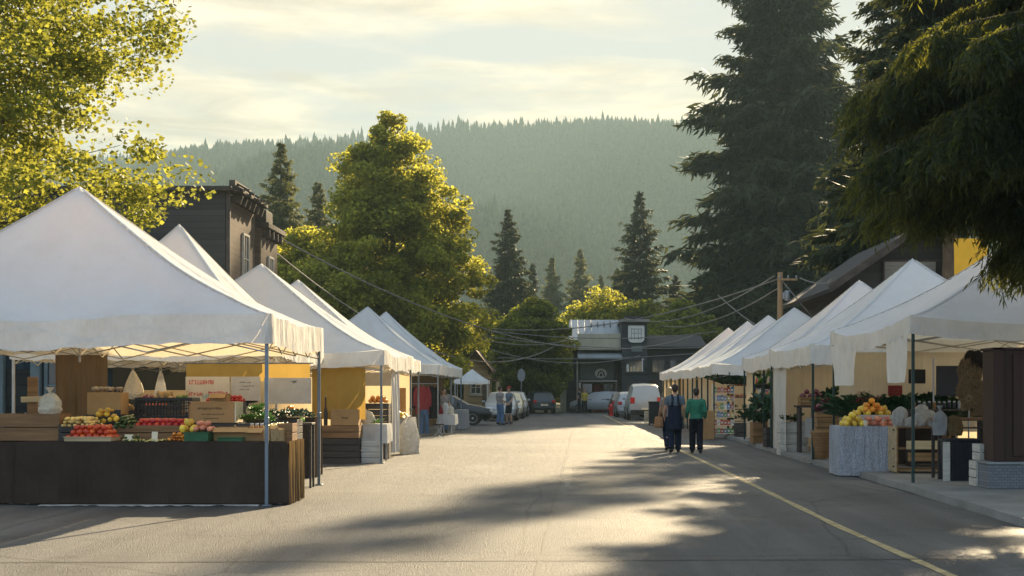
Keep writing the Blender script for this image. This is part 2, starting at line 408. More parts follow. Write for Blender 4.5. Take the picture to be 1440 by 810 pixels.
M['tomato'] = fruit('tomato_skin', (0.60, 0.055, 0.012)); M['redapple'] = fruit('red_radish_skin', (0.50, 0.018, 0.030))
M['orange'] = fruit('orange_skin', (0.75, 0.26, 0.02)); M['lemon'] = fruit('yellow_fruit_skin', (0.72, 0.47, 0.05))
M['squash'] = fruit('yellow_squash_skin', (0.72, 0.42, 0.04)); M['corn'] = fruit('corn_husk', (0.66, 0.46, 0.16), rough=0.7)
M['cucumber'] = fruit('cucumber_skin', (0.030, 0.085, 0.018)); M['lettuce'] = fruit('lettuce_leaf', (0.12, 0.25, 0.035), rough=0.5)
M['darkgreen'] = fruit('dark_green_leaf', (0.025, 0.075, 0.022), rough=0.5); M['purple'] = fruit('purple_onion_skin', (0.16, 0.03, 0.06))
M['potato'] = fruit('potato_skin', (0.42, 0.27, 0.12), rough=0.8); M['carrot'] = fruit('carrot_skin', (0.70, 0.24, 0.03)); M['greenapple'] = fruit('green_apple_skin', (0.25, 0.45, 0.03))
M['bean'] = fruit('pale_bean', (0.55, 0.50, 0.18)); M['peach'] = fruit('pink_peach_skin', (0.62, 0.20, 0.12)); M['stalk'] = fruit('green_stalk', (0.06, 0.13, 0.03))
M['mushroom'] = fruit('mushroom', (0.30, 0.24, 0.17), rough=0.7); M['bread'] = fruit('bread_crust', (0.55, 0.26, 0.07), rough=0.6)
M['flower'] = fruit('magenta_petal', (0.45, 0.03, 0.12), rough=0.6)
M['bark'] = pmat('tree_bark', (0.10, 0.075, 0.055), rough=0.9, var=0.4, scale=6, bump=0.8, bscale=18, stretch=(3, 3, 0.5))
M['leafy'] = leaf_mat('sunlit_broad_leaves', (0.060, 0.095, 0.014), (0.14, 0.17, 0.022), (0.40, 0.39, 0.05), 0.5)
M['leafm'] = leaf_mat('maple_leaves', (0.055, 0.085, 0.013), (0.15, 0.16, 0.02), (0.55, 0.52, 0.07), 0.55)
M['leafg'] = leaf_mat('green_leaves', (0.03, 0.052, 0.012), (0.06, 0.08, 0.016), (0.34, 0.36, 0.04), 0.5)
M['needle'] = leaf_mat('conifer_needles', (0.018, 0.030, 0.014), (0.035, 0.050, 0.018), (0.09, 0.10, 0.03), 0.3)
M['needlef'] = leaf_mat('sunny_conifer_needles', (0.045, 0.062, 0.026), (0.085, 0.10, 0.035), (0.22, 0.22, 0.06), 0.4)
M['cedar'] = leaf_mat('cedar_fronds', (0.008, 0.022, 0.011), (0.020, 0.040, 0.016), (0.24, 0.24, 0.03), 0.44)
M['forest'] = leaf_mat('hill_forest_needles', (0.022, 0.036, 0.020), (0.048, 0.062, 0.028), (0.07, 0.08, 0.03), 0.25, spec=0.0)
M['cable'] = pmat('grey_cable', (0.16, 0.15, 0.14), rough=0.6)

# ------------------------------------------------------------------ setting
def sheet(name, x0, x1, y0, y1, z, m):
    return tag(MB().add([(x0, y0, z), (x1, y0, z), (x1, y1, z), (x0, y1, z)], [(0, 1, 2, 3)]).build(name, m), kind='structure')
sheet('ground', -1190, 1190, -60, 2090, -0.02, M['ground'])
sheet('road', -26, 5.62, -30, 101, 0.0, M['road'])
tag(MB().add([(5.62, 86, 0), (60, 86, 0), (60, 101, 0), (5.62, 101, 0)], [(0, 1, 2, 3)]).build('side_road', M['road']), kind='structure')
tag(MB().add([(5.62, -30, 0), (60, -30, 0), (60, 9, 0), (5.62, 9, 0)], [(0, 1, 2, 3)]).build('side_road', M['road']), kind='structure')
pv = MB()
def edge(y): return 5.64 + 0.05 * math.sin(y * 0.31) + 0.02 * math.sin(y * 1.7)
ys = [9 + i * 1.0 for i in range(78)]
vs = []
for y in ys: vs += [(edge(y), y, -0.01), (edge(y) + 0.012, y, 0.10), (edge(y) + 0.16, y, 0.105), (40, y, 0.107)]
fs = []
for i in range(len(ys) - 1):
    for k in range(3): fs.append((i * 4 + k, i * 4 + k + 1, i * 4 + 5 + k, i * 4 + 4 + k))
fs.append((0, 1, 2, 3))
tag(pv.add(vs, fs).build('pavement', M['pave']), kind='structure')
PZ = 0.107
# edge line that runs along the lane, slightly wandering and worn through
ln = MB(); ysl = [3 + i * 0.6 for i in range(150)]
vs = []
for y in ysl:
    x = 3.28 + 0.10 * math.sin(y * 0.055 + 0.6) + (0.12 * max(0, (17 - y)) / 5 if y < 17 else 0) - 0.000045 * (y - 20) ** 2 * (y > 20)
    w = 0.055 + 0.008 * math.sin(y * 2.3)
    vs += [(x - w, y, 0.004), (x + w, y, 0.004)]
ln.add(vs, [(2 * i, 2 * i + 1, 2 * i + 3, 2 * i + 2) for i in range(len(ysl) - 1)])
tag(ln.build('road_marking', M['line']), kind='structure')
# the remains of a centre line and the tar seam along the crown of the road
cm = MB()
vs = []; ysc = [24 + i * 0.4 for i in range(32)]
for y in ysc:
    t = (y - 24) / 12.4; w = 0.10 * math.sin(PI * min(1, max(0.04, t)) ** 0.6) + 0.012 * math.sin(y * 5)
    x = 0.16 + 0.010 * (y - 24)
    vs += [(x - w, y, 0.004), (x + w * 0.8, y, 0.004)]
cm.add(vs, [(2 * i, 2 * i + 1, 2 * i + 3, 2 * i + 2) for i in range(len(ysc) - 1)])
tag(cm.build('centre_line_marking', M['linew']), kind='structure')
sm = MB(); vs = []; ysm = [4 + i * 0.35 for i in range(220)]
for y in ysm:
    x = -0.42 + 0.0175 * y + 0.05 * noise.noise(Vector((y * 0.5, 3, 0))) + 0.02 * noise.noise(Vector((y * 2.5, 1, 0)))
    w = 0.014 + 0.012 * noise.noise(Vector((y * 1.3, 9, 0)))
    vs += [(x - max(w, 0.004), y, 0.006), (x + max(w, 0.004), y, 0.006)]
sm.add(vs, [(2 * i, 2 * i + 1, 2 * i + 3, 2 * i + 2) for i in range(len(ysm) - 1)])
vs = []; xs = [-12 + i * 0.25 for i in range(66)]; n0 = 0
for x in xs:
    y = 13.7 + 0.05 * noise.noise(Vector((x * 0.9, 5, 2))) + 0.03 * noise.noise(Vector((x * 4, 5, 7))) + x * 0.03
    vs += [(x, y - 0.016, 0.007), (x, y + 0.016, 0.007)]
sm.add(vs, [(2 * i, 2 * i + 1, 2 * i + 3, 2 * i + 2) for i in range(len(xs) - 1)])
tag(sm.build('road_seam', M['seam']), kind='structure')

# hill with its ridge; forest on it is one mass
RY = 1500.0
RPX = [-900, -300, 0, 225, 350, 480, 560, 650, 750, 850, 950, 1100, 1300, 1800, 2400]
RPY = [330, 262, 240, 226, 215, 204, 191, 183, 180, 178, 184, 194, 215, 270, 340]
def ridge(x):
    px = x * F / RY + VX
    return EYE + (VY - np.interp(px, RPX, RPY)) / F * RY
def hill_z(x, y):
    t = np.clip((y - 520) / (RY - 520), 0, 1)
    g = np.where(y < RY, t ** 1.08, 1 - ((y - RY) / 700) ** 1.0 * 0.6)
    und = 26 * np.sin(x * 0.013 + y * 0.004) * np.sin(PI * t) + 9 * np.sin(x * 0.031 - y * 0.006 + 1.2) * np.sin(PI * t)
    return ridge(x) * g + und - 1.0
hx = np.linspace(-1150, 1150, 140); hy = np.linspace(500, 2050, 90)
X_, Y_ = np.meshgrid(hx, hy); Z_ = hill_z(X_, Y_)
hv = np.stack([X_.ravel(), Y_.ravel(), Z_.ravel()], 1)
ii = np.arange(140 * 90).reshape(90, 140)
hf = np.stack([ii[:-1, :-1].ravel(), ii[:-1, 1:].ravel(), ii[1:, 1:].ravel(), ii[1:, :-1].ravel()], 1)
tag(np_mesh('hill', hv, hf, M['forest'], smooth=True), kind='structure')
def forest(n):
    y = 540 + (RY + 30 - 540) * RNG.random(n) ** 0.75
    x = (RNG.random(n) - 0.5) * 2 * (0.52 * y + 30)
    x = np.where(x > 0, x * 0.55, x * 0.88)
    nr = 900                                           # a closer row along the skyline
    xr = -640 + RNG.random(nr) * 960; yr = RY - 15 + RNG.random(nr) * 40
    x = np.concatenate([x, xr]); y = np.concatenate([y, yr]); n = len(x)
    z = hill_z(x, y) - 1
    h = 7 + 9 * RNG.random(n) ** 1.4 + 5 * (RNG.random(n) > 0.96); w = h * (0.17 + 0.06 * RNG.random(n))
    V = []; Fc = []
    k = 6
    base = 0
    layers = [(0.08, 1.0, 0.55), (0.34, 0.78, 0.78), (0.58, 0.5, 1.0)]
    for lo, rr, hi in layers:
        a = (np.arange(k) / k * 2 * PI)[None, :] + RNG.random((n, 1)) * 6.28
        rad = w[:, None] * rr * (0.65 + 0.6 * RNG.random((n, k)))
        zz = z[:, None] + h[:, None] * (lo + 0.09 * RNG.random((n, k)))
        ring = np.stack([x[:, None] + rad * np.cos(a), y[:, None] + rad * np.sin(a), zz], 2)
        apex = np.stack([x, y, z + h * hi], 1)[:, None, :]
        blk = np.concatenate([ring, apex], 1)           # n,k+1,3
        V.append(blk.reshape(-1, 3))
        idx = np.arange(n)[:, None] * (k + 1) + base
        for q in range(k):
            Fc.append(np.concatenate([idx + q, idx + (q + 1) % k, idx + k], 1))
        base += n * (k + 1)
    return np.concatenate(V), np.concatenate(Fc)
fv, ff = forest(22000)
tag(np_mesh('hillside_forest', fv, ff, M['forest']), 'dense dark conifer forest covering the whole hillside', 'forest', kind='stuff')

# ------------------------------------------------------------------ trees
def leaf_dirs(n, up=0.3):
    d = unit(RNG.normal(size=(n, 3)) * np.array([1, 1, 0.6]))
    nrm = unit(RNG.normal(size=(n, 3)) + np.array([0, 0, up]))
    w = unit(np.cross(d, nrm))
    return d, w

def broadleaf(name, label, cat, loc, prof, mat_, nclump, nleaf, leaf, csize, trunk_r=0.2, seed=1, lean=(0, 0), group=None, zc=1.0, aspect=1.5, rough_edge=0.28, trunk_h=None):
    """prof: [(z, radius)] crown envelope"""
    rg = np.random.default_rng(seed)
    t = thing(name, label, cat, loc, 0, group)
    zs = np.array([p[0] for p in prof]); rs = np.array([p[1] for p in prof])
    zlo, zhi = zs[0], zs[-1]
    cl = []
    while len(cl) < nclump:
        z = zlo + (zhi - zlo) * rg.random()
        r = np.interp(z, zs, rs)
        if rg.random() > (r / rs.max()) ** 1.3: continue
        a = rg.random() * 2 * PI
        lob = 1 + rough_edge * noise.noise(Vector((math.cos(a) * 1.6 + seed, math.sin(a) * 1.6, z * 0.55))) + rough_edge * 0.7 * noise.noise(Vector((math.cos(a) * 4 + seed, math.sin(a) * 4, z * 1.4)))
        q = rg.random() ** 0.42
        rr = r * lob * q
        cl.append((rr * math.cos(a) + lean[0] * (z - zlo) / (zhi - zlo), rr * math.sin(a) + lean[1] * (z - zlo) / (zhi - zlo), z))
    cl = np.array(cl)
    tb = MB()
    th = trunk_h or zlo + (zhi - zlo) * 0.75
    tp = [(0.12 * math.sin(i * 1.3 + seed) * (i > 0) + lean[0] * i / 7 * 0.6, 0.12 * math.cos(i * 1.7 + seed) * (i > 0) + lean[1] * i / 7 * 0.6, th * i / 7) for i in range(8)]
    tb.tube(tp, [trunk_r * (1.25 if i == 0 else 1) * (1 - i / 8.2) for i in range(8)], n=9)
    sel = rg.permutation(len(cl))[: min(len(cl), 110)]
    for k, i in enumerate(sel):
        c = Vector(cl[i])
        zb = max(zlo * 0.6, min(th * 0.95, c.z - 0.5 * math.hypot(c.x, c.y) - 0.2))
        f = zb / th * 7; j = min(6, int(f)); p0 = Vector(tp[j]).lerp(Vector(tp[j + 1]), f - j)
        mid = p0.lerp(c, 0.5) + Vector((0, 0, 0.12 * (c - p0).length)) + Vector(rg.normal(size=3) * 0.12)
        r0 = trunk_r * (0.38 if k < 14 else 0.16) * (1 - zb / th * 0.6)
        tb.tube([p0, mid, c], [r0, r0 * 0.6, r0 * 0.15], n=5, cap=False)
    tb.build('trunk', M['bark'], t, smooth=True, fixn=False)
    n = nclump * nleaf
    cid = np.repeat(np.arange(nclump), nleaf)
    sz = (csize * (0.6 + 0.8 * rg.random(nclump)))[cid][:, None]
    off = rg.normal(size=(n, 3)); off *= np.minimum(1, 1.7 / np.linalg.norm(off, axis=1))[:, None]; off = off * sz * np.array([1, 1, 0.62 * zc])
    c = cl[cid] + off
    d, w = leaf_dirs(n)
    s = leaf * (0.65 + 0.7 * rg.random(n))
    v, f = rhombs(c, d, w, s * aspect * 0.5, s * 0.5)
    np_mesh('crown', v, f, mat_, t)
    return t

def conifer(name, label, loc, H, Rb, z0, mat_, nb=300, seed=1, spray=1.0, group=None, power=0.85, trunk_r=None, dens=1.0, droop=0.0, cat='conifer', gap=0.25, cut=0.0, needlew=0.11):
    rg = np.random.default_rng(seed)
    t = thing(name, label, cat, loc, 0, group)
    tr = trunk_r or H * 0.011
    tb = MB(); tb.tube([(0, 0, 0), (0.02 * H * 0.2, 0, H * 0.3), (0, 0.01, H * 0.7), (0, 0, H)], [tr * 1.2, tr * 0.85, tr * 0.45, tr * 0.04], n=9)
    C = []; D = []; Wd = []; Ln = []
    for i in range(nb):
        u = (i + rg.random()) / nb
        tz = u ** 1.15
        z = z0 + (H * 0.985 - z0) * tz
        if cut and z > cut: continue
        a = i * 2.399963 + rg.normal() * 0.35
        L = Rb * ((1 - tz) ** power) * (0.55 + 0.60 * rg.random()) + 0.02 * H * 0.35
        if rg.random() < gap: L *= 0.55
        ang = -0.30 - droop + 1.15 * tz ** 1.3 + rg.normal() * 0.09
        m = int(max(4, (9 + 16 * L / Rb) * dens))
        s = np.sort(0.06 + 0.94 * rg.random(m) ** 0.8)
        e = np.array([math.cos(a), math.sin(a), 0]); sd = np.array([-math.sin(a), math.cos(a), 0])
        def P(s): return np.array([0, 0, z]) + np.outer(s * L, e) + np.outer(L * (math.tan(ang) * s - 0.30 * s ** 2 + 0.16 * s ** 3), [0, 0, 1])
        b = P(s)
        if L > Rb * 0.25:
            pp = P(np.array([0, 0.4, 0.8])); tb.tube([tuple(q) for q in pp], [tr * 0.16, tr * 0.1, tr * 0.03], n=4, cap=False)
        for side in (-1, 1):
            bl = spray * (0.10 + 0.30 * (1 - s) + 0.05) * L * (0.7 + 0.6 * rg.random(m)) + 0.012 * H
            dirv = unit(e[None, :] * 0.75 + sd[None, :] * side * (0.55 + 0.4 * rg.random((m, 1))) + np.array([0, 0, -0.32]) + rg.normal(size=(m, 3)) * 0.13)
            for q in (0.2, 0.5, 0.85):
                C.append(b + dirv * (bl * q)[:, None] + rg.normal(size=(m, 3)) * 0.02 * L); D.append(unit(dirv + rg.normal(size=(m, 3)) * 0.28)); Ln.append(bl * 0.30)
                Wd.append(unit(np.cross(dirv, rg.normal(size=(m, 3)) * 0.55 + np.array([0, 0, 1]))))
                # hanging fringe under the bough
                C.append(b + dirv * (bl * q)[:, None] - np.array([0, 0, 1]) * (0.16 * bl)[:, None]); D.append(unit(dirv * 0.6 + np.array([0, 0, -0.7]) + rg.normal(size=(m, 3)) * 0.25)); Ln.append(bl * 0.19)
                Wd.append(unit(np.cross(dirv, rg.normal(size=(m, 3)) + e * 0.3)))
    C = np.concatenate(C); D = np.concatenate(D); Wd = np.concatenate(Wd); Ln = np.concatenate(Ln)
    v, f = rhombs(C, D, Wd, Ln, np.minimum(Ln * 0.26, needlew * 2.2) + needlew * 0.22)
    tb.build('trunk', M['bark'], t, smooth=True, fixn=False)
    np_mesh('crown', v, f, mat_, t)
    return t

# broad tree reaching in from the left above the first canopy
broadleaf('broadleaf_tree', 'tall yellow green tree arching in over the nearest canopy', 'tree', (-14.4, 29.5, 0),
          [(4.2, 3.6), (5.2, 5.4), (6.4, 5.8), (7.2, 4.9), (8.2, 4.7), (9.3, 5.4), (10.5, 5.2), (12.5, 4.6), (14.5, 2.6), (15.5, 0.6)], M['leafy'], 720, 210, 0.088, 0.40, 0.28, seed=11, rough_edge=0.34, aspect=1.35)
# big maple behind the far canopies
broadleaf('maple_tree', 'large golden green maple rising behind the white canopies', 'tree', (-9.3, 80, 0),
          [(1.8, 2.8), (3.2, 4.7), (5.5, 5.0), (8.0, 4.7), (10.5, 4.1), (13.0, 3.1), (14.8, 2.3), (16.2, 1.4), (17.0, 0.5)], M['leafm'], 720, 165, 0.165, 0.42, 0.38, seed=9, rough_edge=0.42, aspect=1.3)
broadleaf('maple_tree', 'smaller maple with a yellowish crown beside the large maple', 'tree', (-14.6, 84, 0),
          [(1.5, 2.5), (4.0, 4.0), (6.5, 3.6), (9.0, 2.6), (11.0, 0.8)], M['leafm'], 220, 200, 0.20, 0.6, 0.22, seed=6, rough_edge=0.4)
broadleaf('round_tree', 'round green street tree with a sunlit yellow edge at the road end', 'tree', (-1.9, 101.5, 0),
          [(1.2, 1.9), (2.4, 2.75), (4.2, 2.85), (6.0, 2.2), (7.3, 1.1), (8.0, 0.25)], M['leafg'], 300, 190, 0.18, 0.42, 0.2, seed=8, rough_edge=0.28)
k_ = 0
for (px, py, Y, wd, lab, mt_) in [
    (850, 405, 128, 4.6, 'broad pale tree behind the grey roofed building', 'leafm'),
    (905, 425, 124, 3.6, 'small leafy tree above the dark tower of the end building', 'leafg'),
    (800, 440, 135, 3.5, 'low bushy tree between the round tree and the grey roof', 'leafg'),
    (628, 470, 96, 2.6, 'low dark tree at the foot of the large maple', 'leafg'),
    (960, 430, 118, 4.2, 'dark leafy tree behind the right end of the end building', 'leafg'),
    (660, 488, 104, 2.6, 'small yellow green tree behind the porch cottage', 'leafm')]:
    h = wz(py, Y); k_ += 1
    broadleaf('background_tree', lab, 'tree', (wx(px, Y), Y, 0), [(0.8, wd * 0.6), (h * 0.35, wd), (h * 0.65, wd * 0.85), (h * 0.9, wd * 0.4), (h, 0.2)], M[mt_], 150, 160, 0.22, 0.6, 0.2, seed=20 + k_, rough_edge=0.4)
# conifers
conifer('giant_conifer', 'giant dark conifer towering over the canopies', (wx(1092, 150), 150, 0), 54, 13.0, 4, M['needle'], nb=400, seed=3, power=0.66, dens=1.35, needlew=0.085, gap=0.32)
conifer('tall_conifer', 'tall dark conifer just behind the giant one', (wx(1215, 172), 172, 0), 41, 12.5, 3, M['needle'], nb=320, seed=4, power=0.8, dens=1.1, needlew=0.10, gap=.4)
conifer('tall_conifer', 'tall conifer half hidden behind the drooping boughs', (20.2, 84, 0), 34.0, 6.0, 3, M['needle'], nb=190, seed=14, power=0.8, needlew=0.07)
conifer('tall_conifer', 'conifer mostly hidden by the drooping boughs beside the dark gabled building', (12.0, 44, 0), 19.0, 3.0, 8.4, M['needle'], nb=260, seed=15, power=0.75, needlew=0.05)
for (px, py, Y, rb, mt_, lab, sd) in [
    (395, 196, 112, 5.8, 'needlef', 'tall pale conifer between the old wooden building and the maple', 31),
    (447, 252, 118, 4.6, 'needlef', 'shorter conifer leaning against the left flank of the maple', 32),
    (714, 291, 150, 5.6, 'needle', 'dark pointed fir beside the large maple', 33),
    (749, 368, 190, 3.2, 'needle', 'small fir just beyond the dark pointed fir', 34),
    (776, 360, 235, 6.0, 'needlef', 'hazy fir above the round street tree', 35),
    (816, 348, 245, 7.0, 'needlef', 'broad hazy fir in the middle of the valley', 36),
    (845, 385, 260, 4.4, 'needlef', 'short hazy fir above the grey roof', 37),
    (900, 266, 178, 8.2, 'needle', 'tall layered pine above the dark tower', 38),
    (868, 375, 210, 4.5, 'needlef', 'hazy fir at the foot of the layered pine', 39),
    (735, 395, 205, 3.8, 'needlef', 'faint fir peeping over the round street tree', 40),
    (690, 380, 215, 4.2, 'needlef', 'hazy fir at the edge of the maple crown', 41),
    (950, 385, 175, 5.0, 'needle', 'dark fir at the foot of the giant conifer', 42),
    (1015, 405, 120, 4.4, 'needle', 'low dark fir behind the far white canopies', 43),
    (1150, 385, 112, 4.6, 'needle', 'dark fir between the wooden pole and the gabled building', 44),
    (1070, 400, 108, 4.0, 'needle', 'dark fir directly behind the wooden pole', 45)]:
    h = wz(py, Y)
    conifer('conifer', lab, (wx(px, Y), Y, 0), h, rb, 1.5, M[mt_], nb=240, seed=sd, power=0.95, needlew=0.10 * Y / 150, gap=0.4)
# a belt of valley trees under the hill, too many and too hazy to tell apart
bv = []; bf = []; base = 0
for i in range(420):
    Y = 300 + 240 * RNG.random(); X = (RNG.random() - 0.5) * 0.62 * Y; h = 9 + 9 * RNG.random()
    for lo, rr, hi in ((0.05, 1, 0.6), (0.35, 0.75, 0.85), (0.62, 0.45, 1.0)):
        n = 9; a = np.arange(n) / n * 6.283 + RNG.random()
        rad = h * 0.2 * rr * (0.6 + 0.7 * RNG.random(n))
        bv.append(np.stack([X + rad * np.cos(a), Y + rad * np.sin(a), h * (lo + 0.08 * RNG.random(n))], 1)); bv.append([[X, Y, h * hi]])
        bf += [(base + q, base + (q + 1) % n, base + n) for q in range(n)]; base += n + 1
tag(np_mesh('valley_treeline', np.concatenate(bv), np.array(bf), M['forest']), 'hazy belt of trees along the valley floor below the hill', 'trees', kind='stuff')

# drooping cedar overhanging the right hand canopy
def cedar(loc, seed=2):
    rg = np.random.default_rng(seed)
    t = thing('drooping_cedar', 'dark drooping cedar hanging over the nearest canopy by the pavement', 'tree', loc)
    tb = MB(); H = 16.0
    tb.tube([(0, 0, 0), (0.1, 0, 4), (0, 0.1, 9), (0, 0, H)], [0.42, 0.36, 0.24, 0.03], n=12)
    C = []; D = []; Wd = []; Ln = []; Ww = []
    specs = []
    # (height, azimuth, length, rise): boughs that reach out over the road and in front of the canopy
    for i in range(190):
        z = 5.0 + 10.2 * (i / 190) ** 1.3
        a = PI + 0.25 + rg.normal() * 0.7 if i % 6 else rg.random() * 6.28
        L = (5.15 - 0.32 * abs(z - 5.8)) * (0.68 + 0.38 * rg.random())
        if z > 8: L *= max(0.25, 1 - (z - 8) / 7)
        if z > 8 and i % 2: continue
        specs.append((z, a, L, 0.10 + 0.2 * rg.random()))
    for i in range(16):
        specs.append((4.5 + 0.9 * rg.random(), PI + rg.normal() * 0.35, 2.4 + 0.95 * rg.random(), 0.0))
    for z, a, L, rise in specs:
        e = np.array([math.cos(a), math.sin(a), 0]); sd = np.array([-math.sin(a), math.cos(a), 0])
        def P(s): return np.array([0, 0, z]) + np.outer(s * L, e) + np.outer(L * (rise * s - 0.34 * s ** 2), [0, 0, 1])
        pp = P(np.linspace(0, 1, 6)); tb.tube([tuple(q) for q in pp], [0.04 * (1 - 0.17 * k) for k in range(6)], n=5, cap=False)
        near = z < 9.4
        nbr = int(L * (17 if near else 6))
        s = 0.10 + 0.90 * rg.random(nbr)
        p0 = P(s)
        side = rg.choice([-1, 1], nbr)
        bl = (0.35 + 0.9 * (1 - s) * rg.random(nbr)) * (1.0 if near else 1.4)
        bd = unit(e[None] * 0.55 + sd[None] * (side * (0.3 + 0.7 * rg.random(nbr)))[:, None] + np.array([0, 0, -0.35]) + rg.normal(size=(nbr, 3)) * 0.15)
        m = 9 if near else 4
        for j in range(m):                      # side branchlets, bending down, each with hanging fronds
            q = (j + rg.random(nbr)) / m
            c = p0 + bd * (bl * q)[:, None] - np.outer(0.45 * bl * q ** 2, [0, 0, 1])
            for _ in range(4 if near else 2):
                hd = unit(bd * 0.35 + np.array([0, 0, -0.85]) + rg.normal(size=(nbr, 3)) * 0.26)
                fl = (0.16 + 0.36 * rg.random(nbr)) * (1.0 if near else 1.6)
                for g in range(4 if near else 1):
                    gg = (g + 0.5) / 4 if near else 0.5
                    C.append(c + hd * (fl * gg)[:, None] + rg.normal(size=(nbr, 3)) * 0.018)
                    D.append(unit(hd + rg.normal(size=(nbr, 3)) * 0.38)); Ln.append(fl * (0.19 if near else 0.5))
                    Wd.append(unit(np.cross(hd, rg.normal(size=(nbr, 3))))); Ww.append(np.full(nbr, 0.0135 if near else 0.055))
    C = np.concatenate(C); D = np.concatenate(D); Wd = np.concatenate(Wd); Ln = np.concatenate(Ln); Ww = np.concatenate(Ww)
    v, f = rhombs(C, D, Wd, Ln, Ww)
    print('cedar faces', len(f))
    tb.build('trunk', M['bark'], t, smooth=True, fixn=False)
    np_mesh('crown', v, f, M['cedar'], t)
cedar((9.4, 19.6, 0))
# ------------------------------------------------------------------ canopies
def tent(label, cx, cy, hw, hd, top, val, peak, seed, pole_m, z0=0.0, truss=True, sag=0.06, extra=None, pr=0.024, power=1.32, group='white peaked market canopies'):
    """local origin on the ground below the peak; top = upper edge of the valance"""
    t = thing('market_canopy', label, 'canopy', (cx, cy, z0), 0, group)
    top -= z0; peak -= z0
    def zc(u, v):
        s = max(abs(u), abs(v)); mm = min(abs(u), abs(v)) / max(s, 1e-6)
        h = top + (peak - top) * (1 - s) ** power
        h -= sag * (1 - mm ** 2) * (0.25 + 0.75 * s ** 2) * min(1, s * 3)
        ang = math.atan2(v, u)
        fold = 0.048 * math.sin(ang * 9 + 3 * noise.noise(Vector((u * 1.2, v * 1.2, seed)))) * s * (1 - s) * 3 * (1 - mm ** 3)
        h += fold + 0.075 * noise.noise(Vector((u * 1.9 + seed, v * 1.9, seed * 1.7))) * s + 0.05 * abs(noise.noise(Vector((ang * 5, s * 1.5, seed * 3.1)))) * min(1, 4 * s) + 0.016 * noise.noise(Vector((u * 7, v * 7, seed))) * s
        return h
    n = 56
    c = MB(); c.grid(lambda a, b: (hw * (2 * a - 1), hd * (2 * b - 1), zc(2 * a - 1, 2 * b - 1)), n, n)
    c.build('roof_fabric', M['canopy'], t, smooth=True)
    v = MB()
    rim = []
    m = 40
    for k in range(4):
        for i in range(m):
            q = -1 + 2 * i / m
            u, w = [(q, -1), (1, q), (-q, 1), (-1, -q)][k]
            rim.append((u, w))
    def vf(a, b):
        i = int(round(a * len(rim))) % len(rim); u, w = rim[i]
        z = zc(u, w)
        wav = noise.noise(Vector((u * hw * 2.6, w * hd * 2.6, seed))) * 0.055 + noise.noise(Vector((u * hw * 7, w * hd * 7, seed))) * 0.02
        dr = val * (1 + 0.10 * noise.noise(Vector((u * hw * 0.9, w * hd * 0.9, seed + 4)))) + 0.012 * math.sin(i * 2.1)
        o = 0.012 + wav * b * 0.7
        corner = (abs(u) > 0.99) and (abs(w) > 0.99)
        ox = math.copysign(o, u) if abs(u) > 0.999 else 0
        oy = math.copysign(o, w) if abs(w) > 0.999 else 0
        return (u * hw + ox, w * hd + oy, z - dr * b + 0.003)
    v.grid(vf, len(rim), 5)
    v.build('valance', M['valance'], t, smooth=True)
    # poles, one mesh each, with feet
    hx, hy = hw - 0.05, hd - 0.05
    for sx in (-1, 1):
        for sy in (-1, 1):
            p = MB(); p.box((sx * hx, sy * hy, (top - 0.12) / 2 + 0.01), (pr * 2, pr * 2, top - 0.14), bev=0.004)
            p.box((sx * hx, sy * hy, top * 0.45), (pr * 2.6, pr * 2.6, 0.09), bev=0.006)
            p.box((sx * hx, sy * hy, 0.012), (0.12, 0.12, 0.02), bev=0.003)
            p.build('pole', pole_m, t)
    sm_ = MB()
    for a_, b_ in ((-1, -1), (1, -1), (1, 1), (-1, 1)):             # stitched tape down each hip
        vs_ = []; L_ = math.hypot(hw, hd); ox_, oy_ = -b_ * hd / L_ * .03, a_ * hw / L_ * .03
        for i in range(41):
            q = .02 + .975 * i / 40; z_ = zc(a_ * q, b_ * q) + .006
            vs_ += [(a_ * q * hw + ox_, b_ * q * hd + oy_, z_ - .010), (a_ * q * hw, b_ * q * hd, z_ + .004), (a_ * q * hw - ox_, b_ * q * hd - oy_, z_ - .010)]
        sm_.add(vs_, [f_ for i in range(40) for f_ in ((3 * i, 3 * i + 1, 3 * i + 4, 3 * i + 3), (3 * i + 1, 3 * i + 2, 3 * i + 5, 3 * i + 4))])
    sm_.build('seam', M['seamtape'], t, smooth=True, fixn=False)
    if truss:
        f = MB(); zt = top - 0.14; zb_ = top - 0.14 - val * 0.9
        def xbar(a, b):
            a, b = Vector(a), Vector(b)
            for i in range(4):
                p, q = a.lerp(b, i / 4), a.lerp(b, (i + 1) / 4)
                f.tube([(p.x, p.y, zt), (q.x, q.y, zb_)], 0.011, n=5); f.tube([(p.x, p.y, zb_), (q.x, q.y, zt)], 0.011, n=5)
        xbar((-hx, -hy, 0), (hx, -hy, 0)); xbar((-hx, hy, 0), (hx, hy, 0)); xbar((-hx, -hy, 0), (-hx, hy, 0)); xbar((hx, -hy, 0), (hx, hy, 0))
        xbar((-hx, 0, 0), (hx, 0, 0)); xbar((0, -hy, 0), (0, hy, 0))
        f.tube([(0, 0, zb_ - 0.1), (0, 0, peak - 0.03)], 0.02, n=8)
        for sx in (-1, 1):
            for sy in (-1, 1): f.tube([(sx * hx, sy * hy, zt), (sx * hx * 0.5, sy * hy * 0.5, zc(0.5, 0.5) - 0.12), (0, 0, peak - 0.12)], 0.012, n=5)
        f.build('roof_frame', M['polebr'], t)
    return t

